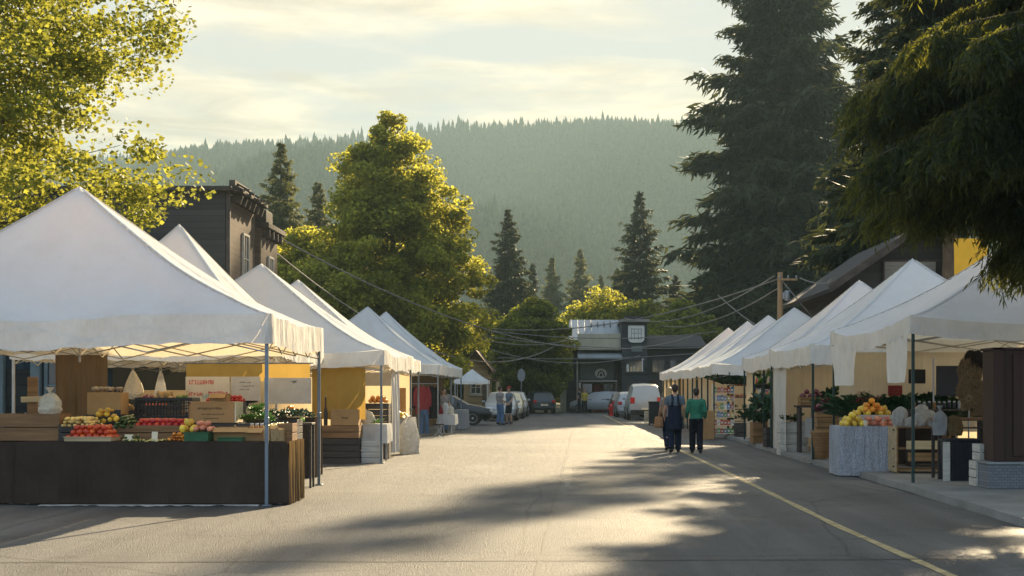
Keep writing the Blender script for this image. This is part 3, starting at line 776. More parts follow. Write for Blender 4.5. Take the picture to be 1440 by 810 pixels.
def drape(parent, name, p0, p1, ztop, zbot, m, folds=8, amp=0.05, seed=0, taper=0.0, gather=0.0):
    """hanging cloth between two plan points (local), with folds"""
    a, b = Vector((p0[0], p0[1], 0)), Vector((p1[0], p1[1], 0)); d = b - a; nn = Vector((-d.y, d.x, 0)).normalized()
    g = MB()
    def fn(s, t):
        q = s
        if gather: q = 0.5 + (s - 0.5) * (1 - gather * math.sin(PI * min(1, t * 1.1)) ** 1)
        if taper: q = 0.5 + (s - 0.5) * (1 - taper * t)
        p = a + d * q
        o = amp * (0.25 + 0.75 * t) * (math.sin(folds * 2 * PI * s + 2 * noise.noise(Vector((s * 4, seed, t)))) + 0.5 * noise.noise(Vector((s * 9, seed, t * 1.5))))
        p = p + nn * o
        zb = zbot + 0.03 * noise.noise(Vector((s * 6, seed, 3)))
        return (p.x, p.y, ztop + (zb - ztop) * t)
    g.grid(fn, max(16, folds * 6), 14)
    return g.build(name, m, parent, smooth=True)

def tcen(X, Y, hw, hd): return X, Y
# left row
T1 = tent('nearest white canopy over the fruit table with the long dark cloth', -7.52, 22.35, 3.44, 2.25, 2.70, 0.42, 4.85, 1, M['pole'], truss=True)
T2 = tent('white canopy directly behind the dark clothed fruit stall, sharing its eave', -7.70, 28.9, 2.50, 2.45, 2.62, 0.40, 5.02, 2, M['polebr'])
T3 = tent('white canopy of the stall with the yellow tarpaulin wall', -7.28, 34.9, 3.38, 3.2, 2.50, 0.33, 4.75, 3, M['pole'])
T4 = tent('white canopy just behind the one with the yellow tarpaulin wall', -7.55, 41.3, 3.25, 3.0, 2.52, 0.34, 4.85, 4, M['pole'])
T5 = tent('white canopy over the clothes stall with the red cardigan', -7.15, 53.4, 2.95, 3.2, 2.55, 0.36, 4.78, 5, M['pole'])
T6 = tent('last white canopy on the maple side, by the black car', -7.25, 59.9, 3.0, 3.1, 2.58, 0.36, 4.95, 6, M['pole'])
# right row
K1 = tent('nearest white canopy beside the pavement, under the drooping cedar', 9.30, 27.05, 3.45, 3.45, 2.86, 0.30, 4.95, 7, M['polegr'], sag=0.16)
K2 = tent('white canopy on dark green poles behind the lace clothed table', 8.62, 34.6, 3.02, 3.1, 2.66, 0.42, 4.85, 8, M['polegr'])
K3 = tent('white canopy in front of the gabled building, third along the pavement', 8.68, 41.0, 2.95, 3.2, 2.62, 0.40, 4.82, 9, M['polegr'])
K4 = tent('white canopy above the shelf of colourful packets', 8.45, 50.9, 3.26, 3.1, 2.50, 0.36, 4.60, 10, M['polegr'])
K5 = tent('white canopy directly behind the packet stall', 8.45, 57.2, 3.2, 3.1, 2.50, 0.36, 4.66, 11, M['polegr'], truss=False)
K6 = tent('white canopy second from the far end of the pavement row', 8.45, 63.5, 3.2, 3.1, 2.50, 0.36, 4.72, 12, M['polegr'], truss=False)
K7 = tent('farthest white canopy of the pavement row, next to the parked van', 8.35, 69.8, 3.15, 3.1, 2.50, 0.36, 4.70, 13, M['polegr'], truss=False)
# fabric walls and drapes that belong to the canopies (local coordinates)
drape(T1, 'side_wall', (-1.15, 2.17), (-0.25, 2.17), 2.25, 0.9, M['brownwall'], 5, 0.04, 1)
drape(T1, 'rolled_flap', (-2.55, 2.15), (-2.35, 2.15), 2.25, 1.5, M['browncloth'], 2, 0.05, 2, gather=0.5)
drape(T3, 'side_wall', (1.75, -2.95), (2.95, -2.95), 2.15, 0.98, M['yellowtarp'], 3, 0.03, 3)
drape(T3, 'hanging_flap', (3.25, -0.6), (3.33, 0.5), 2.15, 0.12, M['whitecloth'], 3, 0.06, 4, taper=0.25)
drape(T3, 'hanging_flap', (2.35, -2.6), (2.6, -2.2), 2.15, 1.2, M['creamwall'], 2, 0.04, 5)
drape(T4, 'side_wall', (-3.1, 2.85), (3.0, 2.85), 2.15, 0.1, M['creamwall'], 9, 0.03, 6)
drape(T5, 'side_wall', (-2.8, 3.0), (2.6, 3.0), 2.2, 0.2, M['brownwall'], 9, 0.03, 7)
drape(T6, 'side_wall', (-2.8, 2.9), (1.4, 2.9), 2.2, 0.3, M['creamwall'], 7, 0.03, 8)
drape(K1, 'side_wall', (-3.30, 3.33), (0.2, 3.33), 2.45, 0.75, M['creamwall'], 7, 0.02, 9)
drape(K1, 'side_wall', (1.6, 3.33), (3.3, 3.33), 2.45, 0.3, M['brownwall'], 5, 0.03, 19)
drape(K1, 'hanging_flap', (-3.47, 0.6), (-3.47, 3.38), 2.58, 1.74, M['valance'], 4, 0.07, 10, taper=0.30)
drape(K1, 'hanging_flap', (-3.47, -3.3), (-3.47, -1.75), 2.58, 1.77, M['valance'], 3, 0.05, 11, taper=0.22)
drape(K2, 'side_wall', (-2.95, 2.95), (2.9, 2.95), 2.3, 0.15, M['creamwall'], 9, 0.02, 13)
drape(K2, 'side_wall', (-2.93, 0.9), (-2.93, 2.9), 2.3, 0.12, M['whitecloth'], 3, 0.02, 14)
drape(K3, 'side_wall', (-2.85, 3.05), (2.8, 3.05), 2.3, 0.15, M['creamwall'], 9, 0.02, 15)
drape(K4, 'side_wall', (-3.1, 2.95), (3.1, 2.95), 2.15, 0.15, M['creamwall'], 9, 0.02, 16)
for kk, tt in enumerate((K5, K6, K7)):
    drape(tt, 'side_wall', (-3.0, 2.9), (3.0, 2.9), 2.15, 0.15, M['creamwall'], 9, 0.02, 17 + kk)
    drape(tt, 'hanging_flap', (-3.05, -1.0), (-3.05, 0.4), 2.15, 0.15, M['creamwall'] if kk != 1 else M['browncloth'], 4, 0.05, 27 + kk)
for tt, hw_ in ((K3, 2.90), (K4, 3.21), (K5, 3.15), (K6, 3.15), (K7, 3.10)):
    for yy in (-1.05, 1.05):
        MB().box((-hw_, yy, 1.18), (.055, .055, 2.3), bev=.004).build('pole', M['polegr'], tt)
# small far canopy on the left
tent('tiny white parasol like canopy far off beside the porch cottage', wx(664, 76), 76, 0.9, 0.9, 2.15, 0.18, 2.75, 31, M['polebr'], truss=False, group=None)

# ------------------------------------------------------------------ stall furniture
def cloth_table(label, cloth_label, x0, x1, y0, y1, h, clothm, drop=None, z0=0.0, seed=0, sidem=None, amp=0.018):
    """trestle table (thing) and the cloth over it (thing)"""
    cx, cy = (x0 + x1) / 2, (y0 + y1) / 2
    t = thing('trestle_table', label, 'table', (cx, cy, z0))
    hx, hy = (x1 - x0) / 2, (y1 - y0) / 2
    MB().box((0, 0, h - 0.025), (2 * hx - 0.04, 2 * hy - 0.04, 0.035), bev=0.005).build('tabletop', M['crateb'], t)
    for sx in (-1, 1):
        for sy in (-1, 1): MB().box((sx * (hx - 0.12), sy * (hy - 0.1), (h - 0.045) / 2), (0.045, 0.045, h - 0.05), bev=0.004).build('leg', M['steel'], t)
    drop = h - 0.012 if drop is None else drop
    g = MB(); per = []
    nn = 46
    for k in range(4):
        for i in range(nn):
            q = -1 + 2 * i / nn; per.append([(q, -1), (1, q), (-q, 1), (-1, -q)][k])
    def f(a, b):
        i = int(round(a * len(per))) % len(per); u, w = per[i]
        o = 0.004 + b ** 0.7 * (amp * 1.6 + amp * 1.8 * noise.noise(Vector((u * hx * 3.2, w * hy * 3.2, seed))) + amp * 0.9 * noise.noise(Vector((u * hx * 9, w * hy * 9, seed + b))))
        ox = math.copysign(o, u) if abs(u) > 0.999 else 0; oy = math.copysign(o, w) if abs(w) > 0.999 else 0
        lift = (0.008 if drop > h - .05 else 0.025) * (1 + noise.noise(Vector((u * hx * 1.1, w * hy * 1.1, seed + 2)))) * b
        return (u * hx + ox, w * hy + oy, h + 0.004 - (drop * b) + lift)
    g.grid(f, len(per), 8)
    g.add([(-hx - 0.004, -hy - 0.004, h + 0.004), (hx + 0.004, -hy - 0.004, h + 0.004), (hx + 0.004, hy + 0.004, h + 0.004), (-hx - 0.004, hy + 0.004, h + 0.004)], [(0, 1, 2, 3)])
    c = g.build('tablecloth', clothm, smooth='auto', loc=(cx, cy, z0))
    tag(c, cloth_label, 'tablecloth')
    if sidem:
        drape(c, 'side_panel', (hx + 0.035, -hy - 0.03), (hx + 0.035, hy + 0.02), h + 0.012, h - drop, sidem, 6, 0.018, seed)
    return t

def crate(label, x, y, z, w, d, h, m, slats=3, rz=0.0, group=None, fill=None, name='wooden_crate', cat='crate'):
    """slatted crate: boards and corner battens; fill = inner floor height fraction"""
    t = thing(name, label, cat, (x, y, z), rz, group)
    b = MB(); g = 0.014; sh = (h - g * (slats - 1)) / slats; th = 0.014
    for i in range(slats):
        zc = sh / 2 + i * (sh + g)
        for s in (-1, 1):
            b.box((0, s * (d / 2 - th / 2), zc), (w, th, sh), bev=0.002); b.box((s * (w / 2 - th / 2), 0, zc), (th, d - 2 * th - 0.004, sh), bev=0.002)
    b.build('slats', m, t)
    k = MB()
    for sx in (-1, 1):
        for sy in (-1, 1): k.box((sx * (w / 2 - th - 0.016), sy * (d / 2 - th - 0.016), h / 2 - 0.003), (0.028, 0.028, h - 0.01))
    k.build('corner_batten', m, t)
    fz = 0.012 if fill is None else h * fill
    MB().box((0, 0, fz), (w - 0.034, d - 0.034, 0.012)).build('floor_board', m, t)
    return t

def carton(label, x, y, z, w, d, h, rz=0.0, open_=False, ink=None, group=None, m=None):
    t = thing('cardboard_box', label, 'box', (x, y, z), rz, group)
    m = m or M['card']
    if open_:
        b = MB(); th = 0.008
        b.box((0, -d / 2 + th / 2, h / 2), (w, th, h)); b.box((0, d / 2 - th / 2, h / 2), (w, th, h)); b.box((-w / 2 + th / 2, 0, h / 2), (th, d - 2 * th - .002, h)); b.box((w / 2 - th / 2, 0, h / 2), (th, d - 2 * th - .002, h)); b.box((0, 0, 0.004 + h * 0.5), (w - 2 * th - .002, d - 2 * th - .002, 0.008))
        b.build('body', m, t)
        for s in (-1, 1): MB().box((0, s * (d / 2 + 0.05), h - 0.02), (w - 0.01, 0.13, 0.006), rx=-s * 0.5).build('flap', m, t)
    else:
        MB().box((0, 0, h / 2), (w, d, h), bev=0.006).build('body', m, t)
        MB().box((0, 0, h + 0.001), (0.06, d + 0.006, 0.004)).build('tape', M['tape'], t)
    if ink:
        k = MB()
        for (x0, x1, z0, z1) in ink:
            xx = x0
            while xx < x1:          # printing too small to read: a run of short strokes
                ww = random.uniform(0.012, 0.03); k.box((xx + ww / 2, -d / 2 - 0.002, (z0 + z1) / 2 + random.uniform(-.1, .1) * (z1 - z0)), (ww, 0.003, (z1 - z0) * random.uniform(0.6, 1))); xx += ww + 0.009
        k.build('printed_text', M['cardink'], t)
    return t

# ---- produce shapes: mesh data made once, every piece its own object
PD = {}
def proto(kind):
    if kind in PD: return PD[kind]
    g = MB(); stem = None; sm = MB()
    if kind in ('tomato', 'redapple', 'orange', 'lemon', 'greenapple', 'peach', 'potato', 'purple', 'mushroom', 'bread'):
        prof = {'tomato': [(0.002, -.034), (.02, -.036), (.038, -.02), (.043, 0), (.040, .018), (.026, .033), (.010, .031), (.002, .026)],
                'redapple': [(0.004, -.03), (.018, -.036), (.034, -.02), (.038, .004), (.033, .024), (.02, .033), (.008, .027), (.002, .022)],
                'orange': [(0.002, -.041), (.02, -.036), (.036, -.02), (.041, 0), (.036, .02), (.02, .036), (.006, .040), (.002, .039)],
                'lemon': [(0.004, -.052), (.018, -.043), (.036, -.022), (.042, 0), (.036, .022), (.018, .042), (.008, .049), (.004, .054)],
                'greenapple': [(0.004, -.03), (.018, -.036), (.034, -.02), (.039, .004), (.033, .026), (.02, .034), (.008, .027), (.002, .022)],
                'peach': [(0.002, -.036), (.02, -.034), (.036, -.016), (.04, .004), (.034, .022), (.02, .034), (.006, .03), (.002, .026)],
                'potato': [(0.004, -.05), (.02, -.045), (.034, -.022), (.036, .004), (.034, .025), (.022, .044), (.006, .052)],
                'purple': [(0.004, -.05), (.03, -.045), (.055, -.02), (.06, .005), (.046, .035), (.016, .055), (.006, .075)],
                'mushroom': [(0.012, -.035), (.014, -.005), (.034, -.004), (.040, .008), (.030, .024), (.012, .032), (.002, .033)],
                'bread': [(0.004, -.04), (.06, -.038), (.082, -.01), (.076, .018), (.05, .04), (.02, .048), (.004, .049)]}[kind]
        g.lathe(prof, n=14)
        if kind in ('tomato', 'redapple', 'greenapple', 'orange', 'peach'):
            z = prof[-1][1]
            sm.tube([(0, 0, z - .004), (.003, .002, z + .014)], [0.003, 0.002], n=5)
            if kind == 'tomato':
                for a in range(5): sm.add([(0, 0, z + .004), (.008 * math.cos(a * 1.257 - .3), .008 * math.sin(a * 1.257 - .3), z + .007), (.022 * math.cos(a * 1.257), .022 * math.sin(a * 1.257), z + .006), (.008 * math.cos(a * 1.257 + .3), .008 * math.sin(a * 1.257 + .3), z + .007)], [(0, 1, 2, 3)])
            stem = sm
        if kind in ('potato', 'purple', 'bread'):
            g.v = [tuple(Vector(p) * (1 + 0.10 * noise.noise(Vector(p) * 30))) for p in g.v]
    elif kind in ('cucumber', 'squash', 'carrot', 'corn', 'bean'):
        r = {'cucumber': [(.004, 0), (.016, .01), (.022, .04), (.024, .1), (.023, .16), (.016, .2), (.005, .212)],
             'squash': [(.004, 0), (.03, .01), (.042, .04), (.038, .08), (.024, .12), (.019, .16), (.017, .19), (.006, .205)],
             'carrot': [(.003, 0), (.008, .03), (.015, .09), (.021, .15), (.022, .17), (.008, .18)],
             'corn': [(.004, 0), (.02, .02), (.027, .06), (.027, .12), (.02, .18), (.010, .22), (.016, .25)],
             'bean': [(.002, 0), (.007, .02), (.008, .06), (.007, .10), (.002, .12)]}[kind]
        cv = {'cucumber': .02, 'squash': .03, 'carrot': .004, 'corn': .006, 'bean': .02}[kind]
        Lh = r[-1][1]
        g.tube([(cv * math.sin(PI * z / Lh), z - Lh / 2, 0) for _, z in r], [q for q, _ in r], n=12)
        if kind == 'squash': sm.tube([(0, Lh / 2, 0), (.004, Lh / 2 + .03, .005)], [.007, .009], n=6); stem = sm
        if kind == 'carrot':
            for a in range(5): sm.tube([(0, Lh / 2, 0), (.015 * math.cos(a), Lh / 2 + .04, .01 * math.sin(a)), (.04 * math.cos(a), Lh / 2 + .09, .03 * math.sin(a))], [.003, .003, .001], n=4)
            stem = sm
        if kind == 'corn':
            for a in range(7): sm.tube([(0, Lh / 2 - .02, 0), (.02 * math.cos(a), Lh / 2 + .03, .02 * math.sin(a)), (.05 * math.cos(a), Lh / 2 + .07, .035 * math.sin(a))], [.004, .003, .001], n=4)
            stem = sm
    elif kind in ('lettuce', 'darkgreen', 'cabbage', 'bunch'):
        rg = random.Random(5)
        for ring, (nn, el, L, wd) in enumerate(((5, 1.25, .10, .05), (7, 0.85, .13, .07), (9, 0.4, .15, .08))):
            for a in range(nn):
                az = 2 * PI * a / nn + ring * .4 + rg.uniform(-.2, .2); e = el + rg.uniform(-.2, .2); LL = L * rg.uniform(.8, 1.2)
                if kind in ('darkgreen', 'bunch'): LL *= 1.25
                def lf(s, q):
                    x = LL * q; wdt = wd * math.sin(PI * (0.12 + 0.80 * q)) * (s - .5)
                    ruff = .016 * math.sin(q * 17 + a * 2) * abs(s - .5) * 2 * (1 if kind != 'bunch' else .5)
                    r_ = x * math.cos(e * (1 - .5 * q)); z = x * math.sin(e * (1 - .3 * q)) + ruff + .03 * abs(s - .5)
                    return (r_ * math.cos(az) - wdt * math.sin(az), r_ * math.sin(az) + wdt * math.cos(az), z)
                g.grid(lf, 4, 6)
        if kind == 'cabbage': g.ball((0, 0, .06), .07, 12, 8)
    me_m = {'cabbage': M['purple'], 'bunch': M['darkgreen']}.get(kind) or M.get(kind)
    o = g.build(kind, me_m, smooth=True, fixn=kind not in ('lettuce', 'darkgreen', 'bunch', 'cabbage'))
    COL.objects.unlink(o)
    so = None
    if stem: so = stem.build('stalk', M['stalk'], smooth=True); COL.objects.unlink(so)
    PD[kind] = (o, so); return PD[kind]
NAMES = {'redapple': ('radish', 'radish'), 'orange': ('orange', 'fruit'), 'lemon': ('yellow_fruit', 'fruit'), 'greenapple': ('green_apple', 'fruit'), 'tomato': ('tomato', 'tomato'), 'peach': ('peach', 'fruit'),
         'potato': ('potato', 'vegetable'), 'purple': ('red_onion', 'vegetable'), 'mushroom': ('mushroom', 'mushroom'), 'bread': ('bread_roll', 'bread'), 'cucumber': ('cucumber', 'vegetable'), 'squash': ('yellow_squash', 'vegetable'),
         'carrot': ('carrot', 'vegetable'), 'corn': ('corn_cob', 'vegetable'), 'bean': ('bean_pod', 'vegetable'), 'lettuce': ('lettuce', 'vegetable'), 'darkgreen': ('leafy_green', 'vegetable'), 'cabbage': ('red_cabbage', 'vegetable'), 'bunch': ('herb_bunch', 'herb')}
NPROD = 0
def piece(kind, loc, label, group, sc=1.0, rot=None):
    global NPROD; NPROD += 1
    o, so = proto(kind); nm, cat = NAMES[kind]
    c = o.copy(); c.name = nm; COL.objects.link(c)
    c.location = loc; c.scale = (sc,) * 3
    c.rotation_euler = rot if rot else (random.uniform(-.4, .4), random.uniform(-.4, .4), random.uniform(0, 6.28))
    tag(c, label, cat, group)
    if so is not None:
        d = so.copy(); COL.objects.link(d); d.parent = c; d.name = 'stalk'
    return c
def pile(kind, x0, x1, y0, y1, z, label, group, sc=1.0, layers=2, step=None, flat=False, seed=0, hump=0.0):
    """overlapping layers of pieces, shrinking upwards"""
    rg = random.Random(seed + int(x0 * 1000) % 997)
    st = step or {'cucumber': .06, 'squash': .095, 'carrot': .055, 'corn': .065, 'bean': .035, 'lettuce': .2, 'darkgreen': .2, 'cabbage': .17, 'bunch': .2, 'bread': .16, 'purple': .12}.get(kind, .085)
    st *= sc; dz = st * 0.72 if not flat else st * 0.5
    long_ = kind in ('cucumber', 'squash', 'carrot', 'corn', 'bean')
    for L in range(layers):
        sh = L * st * 0.5
        xa, xb, ya, yb = x0 + sh + st / 2, x1 - sh - st / 2, y0 + sh * 0.6 + st / 2, y1 - sh * 0.6 - st / 2
        if xb < xa: break
        nx = max(1, int((xb - xa) / st) + 1); ny = max(1, int(max(0, yb - ya) / (st * (2.2 if long_ else 1))) + 1)
        for i in range(nx):
            for j in range(ny):
                x = xa + (xb - xa) * (i / max(1, nx - 1) if nx > 1 else .5) + rg.uniform(-.12, .12) * st
                y = ya + (yb - ya) * (j / max(1, ny - 1) if ny > 1 else 0.3) + rg.uniform(-.1, .1) * st
                hz_ = hump * math.sin(PI * (x - x0) / max(.01, x1 - x0))
                rot = (rg.uniform(-.12, .12), rg.uniform(0, 6), rg.uniform(-.35, .35)) if long_ else (rg.uniform(-.5, .5), rg.uniform(-.5, .5), rg.uniform(0, 6.28))
                if kind in ('lettuce', 'darkgreen', 'bunch', 'cabbage'): rot = (rg.uniform(-.3, .3) - .25, rg.uniform(-.3, .3), rg.uniform(0, 6.28))
                piece(kind, (x, y, z + st * (.42 if not long_ else .35) * (0.3 if kind in ('lettuce', 'darkgreen', 'bunch', 'cabbage') else 1) + L * dz + hz_), label, group, sc * rg.uniform(.86, 1.12), rot)

def bag(label, x, y, z, w, h, m, d=None, seed=0, knot=True, name='cloth_bag', rz=0):
    """a full soft bag tied at the neck"""
    t = thing(name, label, 'bag', (x, y, z), rz)
    b = MB(); d = d or w * 0.7; nn = 52; mm = 30
    def f(a, s):
        az = a * 2 * PI
        pr = (0.86 + 0.14 * math.sin(min(1, s * 3) * PI / 2)) if s < .3 else 1.0
        if s > .35: pr *= math.sqrt(max(0, 1 - ((s - .35) / .65) ** (2.6 if knot else 3.2)))
        pr = max(pr, .10 if knot else .02)
        r_ = pr * (1 + .22 * noise.noise(Vector((math.cos(az) * 1.7, math.sin(az) * 1.7, s * 3 + seed))) + .07 * noise.noise(Vector((math.cos(az) * 5, math.sin(az) * 5, s * 7 + seed))) + .03 * math.sin(az * 11 + seed) * s - .16 * abs(noise.noise(Vector((math.cos(az) * 3.1 + s * 2, math.sin(az) * 3.1, s * 5 + seed * 2)))))
        return (w / 2 * r_ * math.cos(az) + .05 * w * s * math.sin(seed * 3), d / 2 * r_ * math.sin(az), h * s * (1 + .10 * noise.noise(Vector((math.cos(az) * 1.2, math.sin(az) * 1.2, seed)))))
    b.grid(f, nn, mm); b.build('body', m, t, smooth=True)
    if knot:
        k = MB(); k.ball((0, 0, h * 1.0), .022, 8, 6); k.grid(lambda a, s: ((.015 + .04 * s) * math.cos(a * 6.283) * (1 + .3 * math.sin(a * 25)), (.015 + .03 * s) * math.sin(a * 6.283), h + .02 + .07 * s), 20, 4)
        k.build('tied_neck', m, t, smooth=True)
    return t

def hanging_bag(label, x, y, ztop, zbot, w, m, seed, name='carrier_bag'):
    t = thing(name, label, 'bag', (x, y, zbot)); h = ztop - zbot
    b = MB()
    def f(a, s):
        az = a * 6.2832
        r_ = (1 - s) ** .75 * (1 + .10 * math.sin(az * 5 + seed) + .12 * noise.noise(Vector((math.cos(az) * 2, math.sin(az) * 2, s * 3 + seed)))) * .5 * w + .012
        if s < .12: r_ *= .6 + .4 * s / .12
        return (r_ * math.cos(az), r_ * math.sin(az) * .55, h * .9 * s + .03 * math.sin(az * 2 + seed) * (1 - s))
    b.grid(f, 30, 14); b.build('body', m, t, smooth=True)
    for s_ in (-1, 1): MB().tube([(0, 0, h * .88), (s_ * .02, 0, h * .94), (0, 0, h)], .006, n=6).build('handle', m, t)
    return t

def price(label, x, y, z, w=.07, h=.12, tilt=-.2):
    t = thing('price_card', label, 'price card', (x, y, z))
    MB().box((0, 0, h / 2), (w, .006, h), rx=tilt).build('card', M['cardwhite'], t)
    MB().box((0, .03, .006), (w * .8, .06, .01)).build('foot', M['crateb'], t)
    return t

def tray(label, x0, x1, y0, y1, z, h, m, name='produce_tray'):
    t = thing(name, label, 'tray', ((x0 + x1) / 2, (y0 + y1) / 2, z)); w, d = x1 - x0, y1 - y0; th = .01
    b = MB(); b.box((0, 0, .006), (w - .002, d - .002, .01))
    for s in (-1, 1): b.box((0, s * (d / 2 - th / 2), h / 2 + .002), (w, th, h)); b.box((s * (w / 2 - th / 2), 0, h / 2 + .002), (th, d - 2 * th - .004, h))
    b.build('body', m, t)
    for s in (-1, 1): MB().box((0, s * d / 2, h + .006), (w + .02, .022, .014), bev=.003).build('rim', m, t)
    return t

def plastic_crate(label, x, y, z, w, d, h, m, name='plastic_crate'):
    t = thing(name, label, 'crate', (x, y, z)); b = MB()
    for s in (-1, 1):
        for zz in (0.03, h - .025): b.box((0, s * d / 2, zz), (w, .02, .05), bev=.004); b.box((s * w / 2, 0, zz), (.02, d, .05), bev=.004)
        n = int(w / .05)
        for i in range(n + 1): b.box((-w / 2 + i * w / n, s * d / 2, h / 2), (.014, .012, h - .06))
        for k in range(1, 4): b.box((0, s * (d / 2 - .002), h * k / 4), (w - .01, .008, .010))
        n2 = int(d / .05)
        for i in range(n2 + 1): b.box((s * w / 2, -d / 2 + i * d / n2, h / 2), (.012, .014, h - .06))
    b.box((0, 0, .02), (w - .03, d - .03, .015)); b.build('lattice_body', m, t)
    MB().box((0, 0, h * .62), (w - .04, d - .04, .012)).build('liner', m, t)
    return t

def shelf_unit(label, x, y, z, w, d, h, n, m, name='shelf_unit', side=None, rz=0.0):
    t = thing(name, label, 'shelf', (x, y, z), rz)
    for s in (-1, 1): MB().box((s * (w / 2 - .012), 0, h / 2), (.024, d, h), bev=.003).build('side_panel', side or m, t)
    for i in range(n): MB().box((0, 0, .06 + (h - .075) * i / (n - 1)), (w - .052, d - .01, .022)).build('shelf_board', m, t)
    return t

def board(name, label, cat, x, y, z, w, h, m, th=.012, marks=None, rx=0.0):
    t = thing(name, label, cat, (x, y, z)); MB().box((0, 0, h / 2), (w, th, h), rx=rx, bev=.003).build('panel', m, t)
    for mm, lst in (marks or []):
        k = MB()
        for (u0, u1, v0, v1) in lst:
            xx = u0
            while xx < u1:
                ww = random.uniform(.02, .045); hh = (v1 - v0)
                cz = (v0 + v1) / 2
                q = random.random()                    # hand lettering too small to read: upright and cross strokes
                k.box((xx, -th / 2 - .002, cz), (.012, .003, hh * random.uniform(.7, 1)))
                if q < .75: k.box((xx + ww / 2, -th / 2 - .0035, cz + random.choice((-.35, 0, .35)) * hh), (ww * .8, .003, .012))
                if q > .5: k.box((xx + ww * .8, -th / 2 - .005, cz), (.011, .003, hh * random.uniform(.5, .95)))
                xx += ww + .018
        k.build('lettering', mm, t)
    return t

def jar(label, x, y, z, r, h, m, group, lid=True):
    t = thing('jar', label, 'jar', (x, y, z), 0, group)
    MB().lathe([(r * .9, 0), (r, .01), (r, h * .72), (r * .78, h * .84), (r * .72, h * .86)], n=12).build('body', m, t, smooth='auto')
    if lid: MB().lathe([(r * .8, h * .862), (r * .8, h), (r * .7, h + .004)], n=12).build('lid', M['steel'], t, smooth='auto')
    return t

# ================================================================== fruit stall under the nearest left canopy
Yt = 20.35; ZT = 0.90
cloth_table('trestle table hidden under the long dark cloth', 'long charcoal tablecloth reaching the ground at the front fruit stall', wx(24, Yt), -3.88, Yt, Yt + 1.15, ZT, M['darkcloth'], seed=1, sidem=M['browncloth'])
cloth_table('short trestle table at the picture edge under dark cloth', 'second dark tablecloth on the short table at the picture edge', -9.6, wx(21, Yt), Yt + .08, Yt + 1.3, ZT - .01, M['darkcloth'], seed=2)
gs = MB(); gs.grid(lambda a, b: (wx(62 + 306 * a, 20.3), 20.02 + .34 * b + .05 * math.sin(a * 9) * (1 - b), .008 + .022 * (1 - b) * abs(noise.noise(Vector((a * 14, b, 2)))) * 2), 60, 4)
tag(gs.build('ground_sheet', M['whitecloth'], smooth=True), 'crumpled pale ground sheet poking out below the long dark cloth', 'sheet')
zt = ZT + .006
def X(px, Y=21.0): return wx(px, Y)
crate('wide brown wooden crate at the table corner with a white sack on it', (X(5) + X(92)) / 2, 21.0, zt, X(92) - X(5), .5, .39, M['crateb'], 2, fill=.94)
bag('cream sack tied at the neck, standing on the wide brown crate', X(70), 21.0, zt + .39, .34, .30, M['sack'], seed=2)
ws = thing('wooden_stand', 'slim brown wooden stand behind the cream sack', 'stand', (X(46, 22.3), 22.3, 0))
MB().box((0, 0, .93), (.16, .05, 1.84), bev=.01).build('post', M['crateb'], ws); MB().box((.02, -.06, 1.50), (.36, .03, .09), ry=-.03, bev=.004).build('shelf_board', M['cratel'], ws); MB().box((0, 0, .02), (.4, .4, .04), bev=.01).build('base', M['crateb'], ws)
crate('low dark crate below the corn cobs', X(117), 20.95, zt, .52, .5, .24, M['crated'], 2, fill=.8)
pile('corn', X(93), X(140), 20.74, 21.2, zt + .20, 'corn cob in pale husk heaped on the low dark crate', 'corn cobs on the dark crate', 1.0, 3)
crate('small pale crate under the yellow squashes', X(146), 21.05, zt, .28, .45, .2, M['cratew'], 2, fill=.9)
pile('squash', X(122), X(160), 21.22, 21.5, zt + .26, 'crook necked yellow squash in the heap beside the corn cobs', 'yellow squashes beside the corn', 1.0, 3)
crate('dark crate holding up the open topped cardboard box', X(152, 22), 22.0, zt, .62, .42, .36, M['crated'], 3, fill=.97)
carton('square cardboard box with mushrooms on top', X(152, 22), 22.0, zt + .36, .52, .4, .34)
pile('mushroom', X(130, 22), X(174, 22), 21.84, 22.1, zt + .705, 'brown mushroom lying on the square cardboard box', 'mushrooms on the cardboard box', 1.25, 1, step=.085)
board('chalkboard', 'little blank chalkboard propped before the square cardboard box', 'chalkboard', X(160, 21.6), 21.6, zt + .22, .2, .22, M['blackplastic'], rx=-.2)
tray('shallow pale tray filled with tomatoes', X(108), X(172), 20.46, 20.92, zt, .055, M['cratel'])
pile('tomato', X(108), X(172), 20.48, 20.9, zt + .015, 'ripe red tomato in the shallow tray at the front of the table', 'tomatoes in the front tray', 1.05, 3, hump=.02)
crate('long brown crate carrying the radishes and cucumbers', X(213), 21.25, zt, X(262) - X(163), .5, .215, M['crateb'], 2, fill=.86)
pile('redapple', X(188), X(258), 21.02, 21.45, zt + .185, 'round red radish heaped on the long brown crate', 'radishes on the long brown crate', 1.0, 2, step=.082)
pile('cucumber', X(160), X(187), 21.0, 21.48, zt + .19, 'dark green cucumber stacked beside the radishes', 'cucumbers beside the radishes', 1.0, 4)
pile('cucumber', X(188), X(206), 20.5, 20.8, zt, 'green cucumber lying on the dark cloth at the table front', 'cucumbers at the table front', .9, 2)
pile('bean', X(190), X(246), 20.4, 20.62, zt - .002, 'pale bean pod strewn along the front edge of the table', 'bean pods along the front edge', 1.0, 1, step=.045)
pile('carrot', X(248), X(274), 20.5, 20.85, zt, 'orange carrot in the small heap left of the green tray', 'carrots beside the green tray', 1.0, 3)
price('blank cream price card standing on the cloth in front of the radish crate', X(218, 20.5), 20.48, zt, .085, .14)
price('small price card between the tomatoes and the cucumbers', X(182, 20.5), 20.47, zt, .12, .10)
price('price card leaning on the low dark crate below the corn', X(131, 20.6), 20.66, zt + .1, .08, .12)
plastic_crate('black lattice plastic crate stacked with onions, potatoes and lettuce', X(236, 22.4), 22.4, zt + .28, .88, .5, .34, M['blackplastic'])
